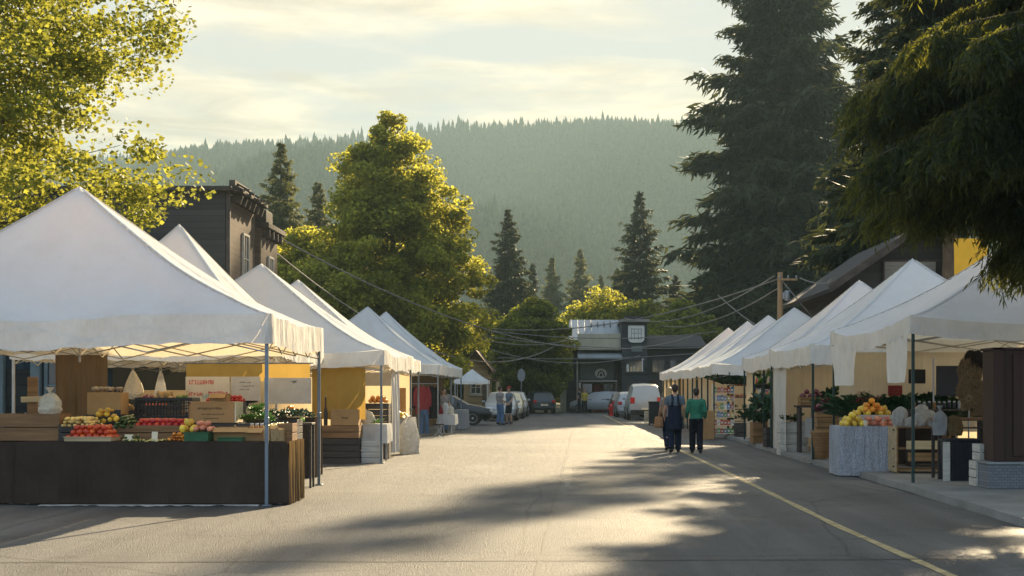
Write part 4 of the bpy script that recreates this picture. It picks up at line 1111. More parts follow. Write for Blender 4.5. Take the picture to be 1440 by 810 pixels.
crate('dark wooden crate under the black lattice crate', X(236, 22.4), 22.4, zt, .9, .5, .27, M['crated'], 2, fill=.95)
carton('slim cardboard box wedged beside the black lattice crate', X(275, 22.0), 22.0, zt + .02, .14, .3, .48)
pile('purple', X(200, 22.4), X(219, 22.4), 22.2, 22.6, zt + .57, 'dark red onion piled on the black lattice crate', 'red onions on the lattice crate', .9, 2)
pile('potato', X(219, 22.4), X(246, 22.4), 22.2, 22.6, zt + .56, 'pale brown potato piled between the onions and the lettuces', 'potatoes on the lattice crate', 1.1, 2)
pile('lettuce', X(245, 22.4), X(268, 22.4), 22.2, 22.55, zt + .56, 'green lettuce on the end of the black lattice crate', 'lettuces on the lattice crate', .7, 1)
pile('potato', X(177, 22.4), X(193, 22.4), 22.2, 22.5, zt + .40, 'tan potato in the basket below the hanging bag', 'potatoes below the hanging bag', 1.3, 2)
crate('narrow dark crate below the hanging bags', X(185, 22.4), 22.4, zt, .3, .42, .42, M['crated'], 3, fill=.93)
hanging_bag('wide cream carrier bag hanging from the canopy frame above the cucumbers', X(187, 23.6), 23.6, 2.02, 1.52, .36, M['sack'], 1)
hanging_bag('narrow pale carrier bag hanging right of the wide cream one', X(226, 23.6), 23.6, 2.02, 1.48, .22, M['whiteplastic'], 5)
sh = thing('plank_shelf', 'plain wooden plank shelf behind the hanging bags', 'shelf', (X(228, 24.6), 24.6, 0))
MB().box((0, 0, 1.58), (.86, .24, .12), bev=.006).build('plank', M['cratel'], sh)
for s_ in (-1, 1): MB().box((s_ * .37, .02, .76), (.05, .05, 1.515)).build('leg', M['crateb'], sh)
board('market_poster', 'white poster with red hand lettering behind the printed cardboard box', 'poster', X(292, 25.2), 25.2, 1.26, .78, .62, M['poster'],
      marks=[(M['redink'], [(-.32, .1, .48, .57), (-.34, -.12, .28, .35), (.02, .33, .32, .36), (.04, .30, .22, .26), (-.33, -.05, .12, .18), (.03, .28, .13, .16)]), (M['blueink'], [(-.08, .02, .2, .32)])])
board('market_banner', 'pale grey banner with faint lines beside the red lettered poster', 'banner', X(345, 25.2), 25.22, 1.44, .52, .44, M['posterg'], marks=[(M['greyink'], [(-.1, .1, .33, .345), (-.1, .12, .27, .28), (-.1, .08, .21, .22)])])
bn = board('market_banner', 'broad white banner with a dark star shape behind the front pole', 'banner', X(404, 25.2), 25.24, 1.40, .84, .46, M['posterg'])
star = MB()
for a in range(7):
    an = a * 2 * PI / 7; L_ = .07 + .03 * (a % 2)
    star.add([(.12 + .012 * math.cos(an + 1.57), -.0085, .39 + .008 * math.sin(an + 1.57)), (.12 + L_ * math.cos(an), -.0085, .39 + L_ * .5 * math.sin(an)), (.12 + .012 * math.cos(an - 1.57), -.0085, .39 + .008 * math.sin(an - 1.57))], [(0, 1, 2)])
star.build('star_mark', M['greyink'], bn)
yt = thing('yellow_tarpaulin', 'yellow tarpaulin band strung above the posters', 'tarpaulin', (0, 0, 0))
drape(yt, 'sheet', (X(262, 25.8), 25.8), (X(436, 25.8), 25.8), 2.12, 1.80, M['yellowtarp'], 4, .03, 6)
MB().tube([(X(255, 25.8), 25.8, 2.13), (X(440, 25.8), 25.8, 2.13)], .012, n=6).build('rope', M['cable'], yt)
crate('dark crate under the printed cardboard box', X(306, 21.6), 21.6, zt, .62, .5, .24, M['crated'], 2, fill=.95)
carton('large cardboard box with printed lines and one side painted paler for sunlight', X(304, 21.6), 21.6, zt + .245, .66, .5, .32, ink=[(-.22, .12, .20, .235), (-.16, .18, .12, .14), (-.12, .10, .06, .08)])
MB().box((.345, 0, .16), (.02, .49, .31)).build('painted_sunlit_side', M['cardwhite'], bpy.data.objects['cardboard_box.002'] if False else [o for o in COL.objects if o.get('label', '').startswith('large cardboard box with printed')][0])  # sunlight on this side of the box put in as a paler panel
carton('small open carton sitting on the large printed box', X(308, 21.6), 21.66, zt + .57, .26, .26, .10, open_=True)
pile('redapple', X(288, 21.9), X(342, 21.9), 21.92, 22.1, zt + .55, 'red radish in the row behind the small open carton', 'radishes behind the printed box', .9, 2, step=.075)
crate('tall dark crate behind the printed cardboard box', X(315, 22.0), 22.05, zt, .6, .34, .55, M['crated'], 4, fill=.95)
scl = thing('kitchen_scale', 'dark weighing scale with a round white dial between the banners and greens', 'scale', (X(347, 22.8), 22.8, zt + .28))
MB().box((0, 0, .1), (.24, .2, .2), bev=.03).build('body', M['crated'], scl); MB().lathe([(.085, 0), (.085, .02), (.07, .024)], n=20, M=Matrix.Translation((0.03, -.1, .11)) @ Matrix.Rotation(R(90), 4, 'X')).build('dial', M['cardwhite'], scl, smooth='auto')
MB().lathe([(.03, .2), (.03, .24), (.17, .26), (.19, .29)], n=20).build('pan', M['blackplastic'], scl, smooth='auto'); MB().tube([(-.1, 0, .2), (-.15, 0, .33), (-.17, -.02, .36)], .014, n=6).build('lever', M['blackplastic'], scl)
crate('dark crate carrying the weighing scale', X(347, 22.8), 22.8, zt - .35, .5, .4, .62, M['crated'], 4, fill=.97)
tray('green plastic tray of yellow and red fruit', X(272), X(305), 20.48, 20.9, zt, .12, M['greenplastic'])
pile('lemon', X(262), X(284), 20.55, 20.86, zt + .10, 'yellow fruit heaped above the green tray', 'yellow fruits above the green tray', 1.15, 2, hump=.06)
pile('peach', X(280), X(308), 20.55, 20.86, zt + .12, 'pink and yellow peach heaped above the green tray', 'peaches above the green tray', 1.1, 2, hump=.03)
tray('second green plastic tray under the low open carton', X(318), X(352), 20.46, 20.66, zt, .045, M['greenplastic'])
carton('low long open carton beside the peaches', X(330), 20.9, zt, .50, .36, .18, rz=.05, open_=True)
carton('open carton with jars next to the front pole', X(364), 20.9, zt, .24, .34, .17, open_=True)
for i in range(3): jar('amber jar in the open carton by the front pole', X(357 + i * 7), 20.86, zt + .09, .03, .16, M['bread'], 'amber jars in the carton')
pile('lettuce', X(342, 21.5), X(380, 21.5), 21.3, 21.8, zt + .26, 'frilly lettuce heaped behind the open cartons', 'lettuces behind the cartons', .95, 3)
pile('darkgreen', X(366, 22.2), X(420, 22.2), 22.0, 22.5, zt + .30, 'bunch of dark greens in the row behind the front pole', 'dark greens behind the front pole', .9, 1)
pile('bean', X(374, 21.2), X(404, 21.2), 21.0, 21.4, zt + .19, 'pale bean pod heaped above the paper bags', 'bean pods above the paper bags', 1.1, 2)
crate('crate under the lettuce heap', X(361, 21.5), 21.55, zt, .52, .5, .24, M['crated'], 2, fill=.95)
crate('long low crate under the bunches of dark greens', X(393, 22.2), 22.25, zt - .04, .62, .5, .32, M['crated'], 3, fill=.95)
crate('pale crate below the bean pods', X(389, 21.2), 21.25, zt, .34, .4, .18, M['crateb'], 2, fill=.95)
for i, (px, hh) in enumerate(((376, .2), (386, .22), (395, .19))):
    t = thing('paper_bag', 'open kraft paper bag standing in a row at the front pole', 'bag', (X(px, 20.62), 20.62, zt), random.uniform(-.2, .2), 'paper bags at the front pole')
    b = MB(); b.grid(lambda a, s, hh=hh: (lambda az, r_: (r_ * .055 * math.copysign(abs(math.cos(az)) ** .5, math.cos(az)), r_ * .045 * math.copysign(abs(math.sin(az)) ** .5, math.sin(az)), hh * s))(a * 6.2832, 1 + .12 * s * math.sin(a * 19 + px)), 24, 6); b.build('body', M['paper'], t, smooth=True)
crate('grey brown wooden box at the lit end of the fruit table', X(405), 20.95, zt - .02, .22, .4, .27, M['crateb'], 2, fill=.9)
# second row inside, by the back eave
cloth_table('back table with oranges under the canopy', 'dark cloth of the back table carrying oranges', X(366, 26.6), X(442, 26.6), 26.6, 27.4, 1.12, M['darkcloth'], seed=6)
pile('orange', X(398, 26.7), X(416, 26.7), 26.62, 27.0, 1.22, 'orange in the small heap on the back table', 'oranges on the back table', 1.0, 2)
tray('wooden tray below the small heap of oranges', X(384, 26.7), X(430, 26.7), 26.62, 27.1, 1.13, .09, M['cratel'])
pile('darkgreen', X(418, 26.7), X(440, 26.7), 26.6, 26.9, 1.13, 'leafy green bunch at the end of the back table', 'greens at the end of the back table', .9, 1)
pile('greenapple', X(420, 24), X(432, 24), 23.9, 24.1, 1.10, 'bright green apple on the stool behind the front pole', 'green apples on the stool', 1.2, 2)
st = thing('stool', 'dark stool carrying a few green apples', 'stool', (X(427, 24), 24.0, 0)); MB().box((0, 0, 1.075), (.34, .34, .04), bev=.008).build('seat', M['crated'], st)
for sx in (-1, 1):
    for sy in (-1, 1): MB().box((sx * .14, sy * .14, .525), (.035, .035, 1.05)).build('leg', M['crated'], st)

# ================================================================== stall with the yellow tarpaulin wall
def X3(px, Y): return wx(px, Y)
crate('bottom slatted crate of the dark stack under the cardboard box', X3(478, 31.9), 31.95, 0.0, .92, .6, .27, M['crated'], 2, fill=.9)
crate('middle slatted crate of the dark stack under the cardboard box', X3(478, 31.9), 31.95, .285, .90, .58, .27, M['crated'], 2, rz=.03, fill=.9)
crate('top slatted crate of the dark stack under the cardboard box', X3(479, 31.9), 31.95, .57, .90, .58, .27, M['crateb'], 2, rz=-.02, fill=.97)
carton('cardboard box on top of the dark crate stack', X3(486, 31.9), 31.95, .85, .62, .48, .36, ink=[(-.05, .08, .14, .2)])
bt = thing('bottle', 'brown glass bottle beside the cardboard box on the dark crates', 'bottle', (X3(459, 31.9), 31.8, .85)); MB().lathe([(.04, 0), (.045, .02), (.045, .3), (.03, .38), (.018, .42), (.018, .62), (.022, .63)], n=14).build('body', M['crated'], bt, smooth='auto'); MB().lathe([(.02, .632), (.02, .66)], n=12).build('cap', M['cratel'], bt)
cloth_table('white covered table at the corner pole', 'white cloth over the table at the corner pole', X3(508, 32.2), X3(543, 32.2), 32.3, 33.3, .86, M['whitecloth'], drop=.45, seed=11)
crate('grey slatted crate below the white cloth table', X3(523, 32.1), 32.08, 0.0, .42, .35, .5, M['cratew'], 4)
pile('orange', X3(518, 34), X3(545, 34), 33.8, 34.2, 1.34, 'orange in the row inside the yellow walled stall', 'oranges inside the yellow walled stall', 1.2, 2)
crate('tall crate stack holding the inner row of oranges', X3(530, 34), 34.1, 0.0, .6, .5, 1.32, M['crated'], 9, fill=.99)
bag('white plastic sack slumped on the road by the corner of the stall', X3(575, 36.6), 36.6, 0, .55, .9, M['whiteplastic'], d=.5, seed=4, name='plastic_sack')
bag('cream cloth bundle on the white covered table', X3(516, 32.5), 32.6, .87, .34, .3, M['sack'], seed=8, knot=False)
pile('lettuce', X3(524, 32.5), X3(543, 32.5), 32.4, 32.9, .87, 'pale lettuce on the white covered table', 'lettuces on the white table', 1.0, 1)
board('market_banner', 'white banner hanging inside the yellow walled stall', 'banner', X3(528, 37.2), 37.2, 1.75, .9, .35, M['posterg'])
board('panel_board', 'orange brown panel standing behind the hanging white flap', 'panel', X3(563, 40.5), 40.5, .2, .32, 1.5, M['bread'])
cloth_table('rear table of the second canopy pair', 'dark cloth of the rear table in the second canopy pair', X3(548, 39), X3(572, 39), 39, 41.5, .85, M['greycloth'], seed=12)
pile('squash', X3(552, 39.2), X3(570, 39.2), 39.1, 40.0, .86, 'yellow squash on the rear grey table', 'squashes on the rear table', 1.2, 2)
crate('pale crate at the foot of the rear grey table', X3(571, 38.6), 38.6, 0, .4, .4, .34, M['cratew'], 3)
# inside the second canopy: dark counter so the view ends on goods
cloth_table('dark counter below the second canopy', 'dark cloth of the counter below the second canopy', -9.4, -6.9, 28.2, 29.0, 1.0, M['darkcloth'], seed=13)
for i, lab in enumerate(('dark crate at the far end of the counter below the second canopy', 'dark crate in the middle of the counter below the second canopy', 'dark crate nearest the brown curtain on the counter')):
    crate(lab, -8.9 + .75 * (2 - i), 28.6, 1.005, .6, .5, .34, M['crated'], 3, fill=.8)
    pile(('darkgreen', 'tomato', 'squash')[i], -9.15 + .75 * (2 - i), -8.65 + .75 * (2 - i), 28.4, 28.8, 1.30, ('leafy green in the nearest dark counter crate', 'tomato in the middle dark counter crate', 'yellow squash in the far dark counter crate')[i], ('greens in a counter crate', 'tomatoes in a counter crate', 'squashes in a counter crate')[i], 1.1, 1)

# ================================================================== clothes stall
rail = thing('clothes_rail', 'steel clothes rail with a red cardigan and blue jeans', 'clothes rail', (X3(596, 50.6), 50.6, 0))
for s_ in (-1, 1):
    MB().tube([(s_ * .5, 0, .03), (s_ * .5, 0, 1.86)], .016, n=8).build('upright', M['steel'], rail); MB().tube([(s_ * .5, -.25, .03), (s_ * .5, .25, .03)], .016, n=8).build('foot', M['steel'], rail)
MB().tube([(-.52, 0, 1.86), (.52, 0, 1.86)], .016, n=8).build('rail_bar', M['steel'], rail)
def garment(label, x, y, z, w, h, m, sleeves=True, name='cardigan', cat='garment', hem=1.1):
    t = thing(name, label, cat, (x, y, z)); b = MB()
    def f(a, s):
        az = a * 6.2832; ww = (w / 2) * (0.35 + .65 * min(1, s * 5)) * (1 + (hem - 1) * s)
        return (ww * math.cos(az) * (1 + .05 * math.sin(az * 7) * s), (.05 + .05 * s) * math.sin(az) + .018 * math.sin(az * 6) * s, -h * s + (.05 * abs(math.cos(az)) * 0 if s else 0))
    b.grid(f, 32, 12); b.build('body', m, t, smooth=True)
    if sleeves:
        for s_ in (-1, 1): MB().tube([(s_ * w * .40, 0, -.04), (s_ * w * .56, .02, -.3), (s_ * w * .60, 0, -h * .72)], [.075, .07, .055], n=12).build('sleeve', m, t, smooth='auto')
    MB().tube([(-w * .36, 0, -.03), (0, 0, .02), (w * .36, 0, -.03)], .01, n=6).build('hanger', M['crateb'], t); MB().tube([(0, 0, .02), (.02, 0, .06), (0, 0, .085)], .005, n=5).build('hook', M['steel'], t)
    return t
M['redwool'] = cloth_mat('red_wool', (0.30, 0.045, 0.05), transl=.1, bump=.8, bscale=8); M['denim'] = cloth_mat('blue_denim', (0.09, 0.14, 0.22), transl=.04, bump=.5, bscale=6); M['blackwool'] = cloth_mat('black_wool', (.02, .02, .024), transl=.04, bump=.5, bscale=6)
garment('long red cardigan on the clothes rail', X3(594, 50.6), 50.55, 1.78, .46, 1.0, M['redwool'])
garment('black coat hanging behind the red cardigan', X3(606, 50.6), 50.68, 1.78, .46, 1.15, M['blackwool'], name='coat')
garment('dark shirt at the left end of the clothes rail', X3(586, 50.6), 50.66, 1.78, .42, .8, M['blackwool'], name='shirt')
jn = thing('jeans', 'pair of blue jeans hanging below the red cardigan', 'garment', (X3(597, 50.6), 50.5, .78))
for s_ in (-1, 1): MB().tube([(s_ * .07, 0, 0), (s_ * .09, 0, -.35), (s_ * .10, .01, -.7)], [.095, .08, .085], n=12).build('leg', M['denim'], jn, smooth='auto')
MB().tube([(0, 0, .16), (0, 0, 0), (0, 0, -.06)], [.14, .155, .12], n=14).build('waist', M['denim'], jn, smooth='auto')
cloth_table('low table in the clothes stall', 'pale cloth of the low table in the clothes stall', X3(616, 52), X3(640, 52), 51.8, 53.2, .74, M['whitecloth'], drop=.4, seed=15)
for i, (px, c_, h_) in enumerate(((619, 'redwool', .3), (626, 'whitecloth', .42), (633, 'sack', .3))):
    bag(('red cloth bundle on the low clothes table', 'white cloth bundle in the middle of the low clothes table', 'cream cloth bundle on the low clothes table')[i], X3(px, 52), 52.2, .75, .26, h_, M[c_], seed=i, knot=False, name='cloth_bundle')
sb = thing('folding_stool', 'small dark folding stool at the front of the clothes stall', 'stool', (X3(617, 49.6), 49.6, 0))
MB().box((0, 0, .44), (.36, .3, .03), bev=.006).build('seat', M['blackwool'], sb)
for sy in (-1, 1):
    MB().tube([(-.16, sy * .13, 0), (.16, sy * .13, .43)], .013, n=6).build('leg', M['steel'], sb); MB().tube([(.16, sy * .11, 0), (-.16, sy * .11, .43)], .013, n=6).build('leg', M['steel'], sb)
cloth_table('grey table below the last left canopy', 'grey cloth of the table below the last left canopy', X3(640, 60), X3(656, 60), 58.5, 61.5, .8, M['greycloth'], seed=16)

# ================================================================== lace table and the nearest stall on the pavement
YL = 27.0
cloth_table('table hidden under white lace at the pavement edge', 'white lace tablecloth over the fruit table at the pavement edge', wx(1181, YL), wx(1256, YL), YL, YL + 1.0, .95, M['lace'], z0=0.0, seed=21, amp=.022)
zl = .958
def XL(px, Y=27.3): return wx(px, Y)
pile('lemon', XL(1184), XL(1214), 27.08, 27.55, zl, 'yellow fruit in the low heap on the lace table', 'yellow fruits heaped on the lace table', 1.25, 3)
cake = [(1222, .10, 'peach'), (1228, .1, 'orange'), (1240, .1, 'peach')]
pile('peach', XL(1212), XL(1254), 27.06, 27.4, zl, 'pink peach in the front row on the lace table', 'peaches on the lace table', 1.35, 2)
crate('low pale crate behind the peaches on the lace table', XL(1230, 27.6), 27.68, zl, .70, .36, .2, M['cratew'], 2, fill=.9)
pile('lemon', XL(1201, 27.6), XL(1224, 27.6), 27.5, 27.84, zl + .19, 'yellow fruit of the raised heap behind the peaches', 'yellow fruits of the raised heap', 1.35, 3)
pile('orange', XL(1212, 27.6), XL(1242, 27.6), 27.5, 27.86, zl + .26, 'orange stacked into the tall pyramid on the lace table', 'oranges of the tall pyramid', 1.35, 4)
pile('lemon', XL(1234, 27.6), XL(1252, 27.6), 27.5, 27.84, zl + .19, 'yellow fruit at the right flank of the pyramid', 'yellow fruits beside the pyramid', 1.35, 3)
pile('bread', XL(1226, 27.6), XL(1236, 27.6), 27.6, 27.76, zl + .56, 'brown bread roll crowning the fruit pyramid', None, .9, 1)
jar('white lidded tub between the fruit heaps on the lace table', XL(1214), 27.08, zl, .045, .12, M['cardwhite'], None)
jar('pale jar at the front of the peach row', XL(1239), 27.06, zl, .05, .13, M['peach'], None)
# cabinet with shelves
cab = shelf_unit('low wooden cabinet with open shelves beside the lace table', XL(1297, 26.4), 26.55, .0 + PZ, 1.0, .55, .86, 3, M['crateb'], name='wooden_cabinet', side=M['crateb'])
MB().box((-.525, -.02, .44), (.022, .62, .84), bev=.004).build('pale_end_panel', M['cratel'], cab)  # light on the cabinet end put into the colour with paler boards
bo = MB()
for zz in (.12, .45, .8): bo.lathe([(.016, 0), (.016, .02), (.008, .024)], n=10, M=Matrix.Translation((-.537, -.18, zz)) @ Matrix.Rotation(R(-90), 4, 'Y'))
bo.build('bolt', M['blackplastic'], cab)
MB().box((.1, -.28, .52), (.86, .02, .16), bev=.004).build('drawer_front', M['cratel'], cab); MB().box((.1, -.27, .30), (.80, .02, .16), bev=.004).build('drawer_front', M['crateb'], cab)
for s_ in (-1, 1): MB().box((s_ * .46, -.2, .03), (.05, .05, .06)).build('foot', M['crateb'], cab)
zc_ = PZ + .862
bag('tall white plastic bag at the lit end of the wooden cabinet', XL(1265, 26.5), 26.5, zc_ + .0, .30, .36, M['whiteplastic'], seed=5, knot=False, name='plastic_bag')
bag('white plastic bag slumped behind the green corner pole', XL(1291, 26.5), 26.45, zc_, .30, .27, M['whiteplastic'], seed=7, knot=False, name='plastic_bag')
bag('white plastic bag with the widest bulge on the cabinet', XL(1304, 26.5), 26.6, zc_, .38, .30, M['whiteplastic'], seed=9, knot=False, name='plastic_bag')
bag('squat white bag on the lower left of the cabinet top', XL(1278, 26.5), 26.36, zc_, .26, .17, M['whiteplastic'], seed=21, knot=False, name='plastic_bag')
bag('squat white bag in front of the widest one on the cabinet', XL(1312, 26.5), 26.34, zc_, .24, .16, M['whiteplastic'], seed=25, knot=False, name='plastic_bag')
bag('small white bag lying on top at the back of the cabinet', XL(1297, 26.8), 26.8, zc_ + .02, .3, .38, M['whiteplastic'], seed=12, knot=False, name='plastic_bag')
bk = thing('paper_stack', 'small stack of pale papers at the right end of the cabinet', 'papers', (XL(1327, 26.4), 26.42, zc_)); 
for i in range(4): MB().box((.01 * (i % 2), .01 * (i % 3), .012 + .026 * i), (.2, .26, .024), rz=.06 * i).build('sheet_bundle', M['cardwhite'] if i % 2 == 0 else M['cratew'], bk)
# rear of the stall
cloth_table('flower table at the back of the nearest pavement stall', 'dark cloth of the flower table at the back', 5.98, 8.2, 29.4, 30.2, .85, M['darkcloth'], z0=PZ, seed=22)
for i in range(26): piece('bunch', (5.95 + .115 * i + random.uniform(-.05, .05), (29.6, 30.0)[i % 2] + random.uniform(-.1, .1), .97 + .16 * (i % 2) + random.uniform(0, .08)), 'dark bushy herb bunch on the flower table', 'herb bunches on the flower table', 2.5 + random.random() * 1.0, (0, 0, i))
def flowers(label, x, y, z, m, n=26, h=.32, w=.16, seed=0, group=None):
    rg = random.Random(seed); t = thing('flower_bouquet', label, 'flowers', (x, y, z), 0, group)
    MB().lathe([(.07, 0), (.085, .02), (.11, .2), (.105, .2)], n=14).build('bucket', M['greyp'], t, smooth='auto')
    s = MB(); p = MB(); g = MB()
    for i in range(n):
        a = rg.random() * 6.28; r_ = w * rg.random() ** .6; hh = h * rg.uniform(.7, 1.1)
        tip = (r_ * math.cos(a), r_ * math.sin(a), .18 + hh); s.tube([(r_ * .2 * math.cos(a), r_ * .2 * math.sin(a), .15), tip], .004, n=4, cap=False)
        for q in range(6):
            b_ = q * 1.047 + a; e = (tip[0] + .032 * math.cos(b_), tip[1] + .032 * math.sin(b_), tip[2] + .012); p.add([tip, (tip[0] + .02 * math.cos(b_ - .5), tip[1] + .02 * math.sin(b_ - .5), tip[2] + .014), e, (tip[0] + .02 * math.cos(b_ + .5), tip[1] + .02 * math.sin(b_ + .5), tip[2] + .014)], [(0, 1, 2, 3)])
        for q in range(3):
            k = rg.uniform(.3, .85); b_ = rg.random() * 6.28; c = (tip[0] * k, tip[1] * k, .15 + hh * k); g.add([c, (c[0] + .03 * math.cos(b_ - .4), c[1] + .03 * math.sin(b_ - .4), c[2] + .02), (c[0] + .075 * math.cos(b_), c[1] + .075 * math.sin(b_), c[2] + .03), (c[0] + .03 * math.cos(b_ + .4), c[1] + .03 * math.sin(b_ + .4), c[2] + .02)], [(0, 1, 2, 3)])
    s.build('stems', M['stalk'], t, fixn=False); p.build('blossoms', m, t, fixn=False); g.build('leaves', M['darkgreen'], t, fixn=False)
    return t
M['greyp'] = pmat('zinc_bucket', (.25, .26, .27), rough=.45, metal=.4)
flowers('magenta flower bunch in a zinc bucket on the flower table', 6.25, 29.6, .96, M['flower'], 34, .3, .18, 1)
flowers('second bunch of magenta flowers, nearer the herbs', 6.62, 29.65, .96, M['flower'], 30, .36, .16, 2)
flowers('pink flower bunch standing behind the magenta ones', 6.45, 29.95, .97, M['peach'], 26, .42, .16, 3)
board('notice_sign', 'small dark red notice on the cream wall behind the fruit pyramid', 'sign', XL(1262, 29.9), 30.1, 1.52, .3, .22, M['redwool'], marks=[(M['cardink'], [(-.1, .1, .12, .15), (-.1, .08, .06, .08)])])
board('notice_board', 'dark framed board hanging left of the poles at the stall back', 'board', XL(1292, 29.9), 30.05, 1.78, .36, .3, M['blackplastic'])
scr = thing('dark_screen', 'large blank dark screen at the back of the nearest pavement stall', 'screen', (XL(1338, 29), 29.0, PZ))
MB().box((0, 0, 1.72), (.62, .05, .62), bev=.01).build('panel', M['blackplastic'], scr)
for s_ in (-1, 1): MB().tube([(s_ * .36, .03, 0), (s_ * .36, .03, 2.2)], .018, n=8).build('upright', M['steel'], scr)
cn = shelf_unit('dark back counter full of jars below the dark screen', XL(1330, 28.6), 28.6, PZ, 1.5, .5, 1.15, 4, M['crated'], name='back_counter')
for i in range(14): jar('dark jar lined up on the back counter', XL(1330, 28.6) - .66 + i * .1, 28.5, PZ + 1.16, .036, .12 + .05 * random.random(), M[random.choice(['blackplastic', 'crateb', 'purple', 'greyp'])], 'jars on the back counter')
# shaggy sheepskin on a stand
fur = thing('sheepskin', 'shaggy tan sheepskin with a dark top hanging on a stand', 'sheepskin', (XL(1366, 24.6), 24.6, 1.22))
def furry(mb_, zt_, zb_, w, seed, n=5200, cxx=0):
    rg = np.random.default_rng(seed); s = rg.random(n); a = rg.random(n) * 6.283
    z = zt_ + (zb_ - zt_) * s
    prof = w * (0.34 + .66 * np.sin(PI * np.clip(.18 + .68 * s, 0, 1))) * (1 + .16 * np.sin(s * 13 + a * 2))
    c = np.stack([cxx + prof * np.cos(a), prof * .55 * np.sin(a), z], 1)
    d = unit(np.stack([np.cos(a) * .55, np.sin(a) * .4, -np.ones(n)], 1) + rg.normal(size=(n, 3)) * .35); w_ = unit(np.cross(d, rg.normal(size=(n, 3))))
    return rhombs(c, d, w_, .035 + .03 * rg.random(n), .009)
M['furtan'] = leaf_mat('tan_fur', (.26, .17, .085), (.42, .29, .15), (.3, .2, .1), .15); M['furdark'] = leaf_mat('dark_fur', (.035, .025, .02), (.075, .055, .04), (.06, .04, .03), .1)
v_, f_ = furry(None, .95, .1, .20, 3, cxx=-.02); np_mesh('tan_fleece', v_, f_, M['furtan'], fur)
v_, f_ = furry(None, 1.08, .72, .15, 4, 2600, .05); np_mesh('dark_fleece', v_, f_, M['furdark'], fur)
v_, f_ = furry(None, .55, 0.0, .14, 5, 2200, .14); np_mesh('lower_fleece', v_, f_, M['furtan'], fur)
co_ = MB(); co_.ball((-.02, 0, .52), .17, 14, 10, (1, .55, 2.6), .2); co_.build('hide', M['furdark'], fur, smooth=True)
MB().tube([(0.02, .06, 1.12 - 1.22 + PZ - .107), (0.02, .06, 1.05)], .02, n=8).build('stand_post', M['crateb'], fur)
stb = thing('work_bench', 'dark bench below the hanging sheepskin', 'bench', (XL(1350, 24.7), 24.75, PZ)); MB().box((0, 0, 1.03), (.9, .5, .05), bev=.008).build('top', M['crateb'], stb)
for sx in (-1, 1):
    for sy in (-1, 1): MB().box((sx * .4, sy * .2, .5), (.05, .05, 1.0)).build('leg', M['crated'], stb)
bag('grey brown cloth bundle with a knotted top on the bin', XL(1324, 24.3), 24.42, .87, .28, .42, M['greycloth'], seed=3, name='cloth_bundle')
bag('lumpy brown sack next to the knotted bundle', XL(1342, 24.4), 24.45, .86, .34, .34, M['browncloth'], seed=6, knot=False, name='cloth_sack')
bin_ = thing('storage_bin', 'dark ribbed storage bin standing on the pavement', 'bin', (XL(1352, 24.2), 24.3, PZ))
b = MB(); b.prism([(-.26, 0), (.26, 0), (.29, .66), (-.29, .66)], 'Y', -.22, .22); b.build('body', M['blackplastic'], bin_)
r_ = MB()
for i in range(6): r_.box((-.2 + .08 * i, -.226, .32), (.022, .014, .58), bev=.003)
r_.build('rib', M['blackplastic'], bin_); MB().box((0, 0, .685), (.62, .48, .05), bev=.012).build('lid', M['blackplastic'], bin_)
board('pale_board', 'pale weathered plank leaning against the dark storage bin', 'board', XL(1331, 24.0), 24.0, PZ, .12, .66, M['cratew'], .02)
crate('lower whitewashed crate beside the dark tall cabinet', XL(1378, 22.9), 22.9, PZ, .24, .4, .40, M['cratew'], 3)
crate('upper whitewashed crate beside the dark tall cabinet', XL(1381, 22.9), 22.9, PZ + .41, .2, .36, .26, M['cratew'], 2, rz=.05)
pl = thing('brick_plinth', 'grey painted brick plinth under the tall dark cabinet', 'plinth', (wx(1432, 22.2), 22.5, PZ)); M['gbrick'] = brick_mat('grey_bricks', (.15, .16, .18), (.19, .20, .22), (.10, .105, .115), 5.5)
MB().box((0, 0, .19), (.96, .7, .38), bev=.006).build('body', M['gbrick'], pl); MB().box((0, 0, .40), (1.0, .74, .04), bev=.006).build('coping', M['greyp'], pl)
cbn = thing('tall_cabinet', 'tall dark walnut cabinet standing on the grey brick plinth', 'cabinet', (wx(1434, 22.2), 22.5, PZ + .422))
MB().box((.03, .01, .87), (.86, .6, 1.74), bev=.01).build('body', M['walnut'], cbn); MB().box((-.34, -.31, .89), (.16, .04, 1.78), bev=.006).build('stile', M['walnut'], cbn); MB().box((.2, -.325, .88), (.62, .03, 1.6), bev=.008).build('door', M['walnut'], cbn); MB().box((.03, 0, 1.76), (.92, .66, .04), bev=.006).build('top_board', M['walnut'], cbn)

# ================================================================== second pavement stall
def X2(px, Y): return wx(px, Y)
crate('tall pale panelled crate below the white side wall', X2(1114, 36), 36.0, 0, .70, .6, .84, M['cratew'], 3, fill=.98)
pile('darkgreen', X2(1100, 36), X2(1130, 36), 35.8, 36.2, .84, 'leafy green on the tall pale crate', 'greens on the tall pale crate', 1.2, 1)
bk2 = thing('wicker_basket', 'brown wicker basket on the ground beside the lace table', 'basket', (X2(1158, 31.2), 31.6, PZ))
bb = MB(); bb.lathe([(.13, 0), (.15, .02), (.19, .4), (.21, .62), (.2, .64), (.18, .6), (.12, .1)], n=22); bb.build('body', M['crateb'], bk2, smooth=True)
rr = MB()
for i in range(10): rr.lathe([(.146 + .0068 * i, .05 + .058 * i), (.156 + .0068 * i, .066 + .058 * i), (.146 + .0068 * i, .08 + .058 * i)], n=22)
rr.build('weave_band', M['crateb'], bk2, smooth=True)
board('pale_board', 'pale upright board beside the wicker basket', 'board', X2(1170, 31), 30.6, PZ, .16, .66, M['cratel'], .03)
bag('white plastic bag on the ground beside the wicker basket', X2(1147, 32.2), 32.2, PZ, .2, .38, M['whiteplastic'], seed=14, name='plastic_bag')
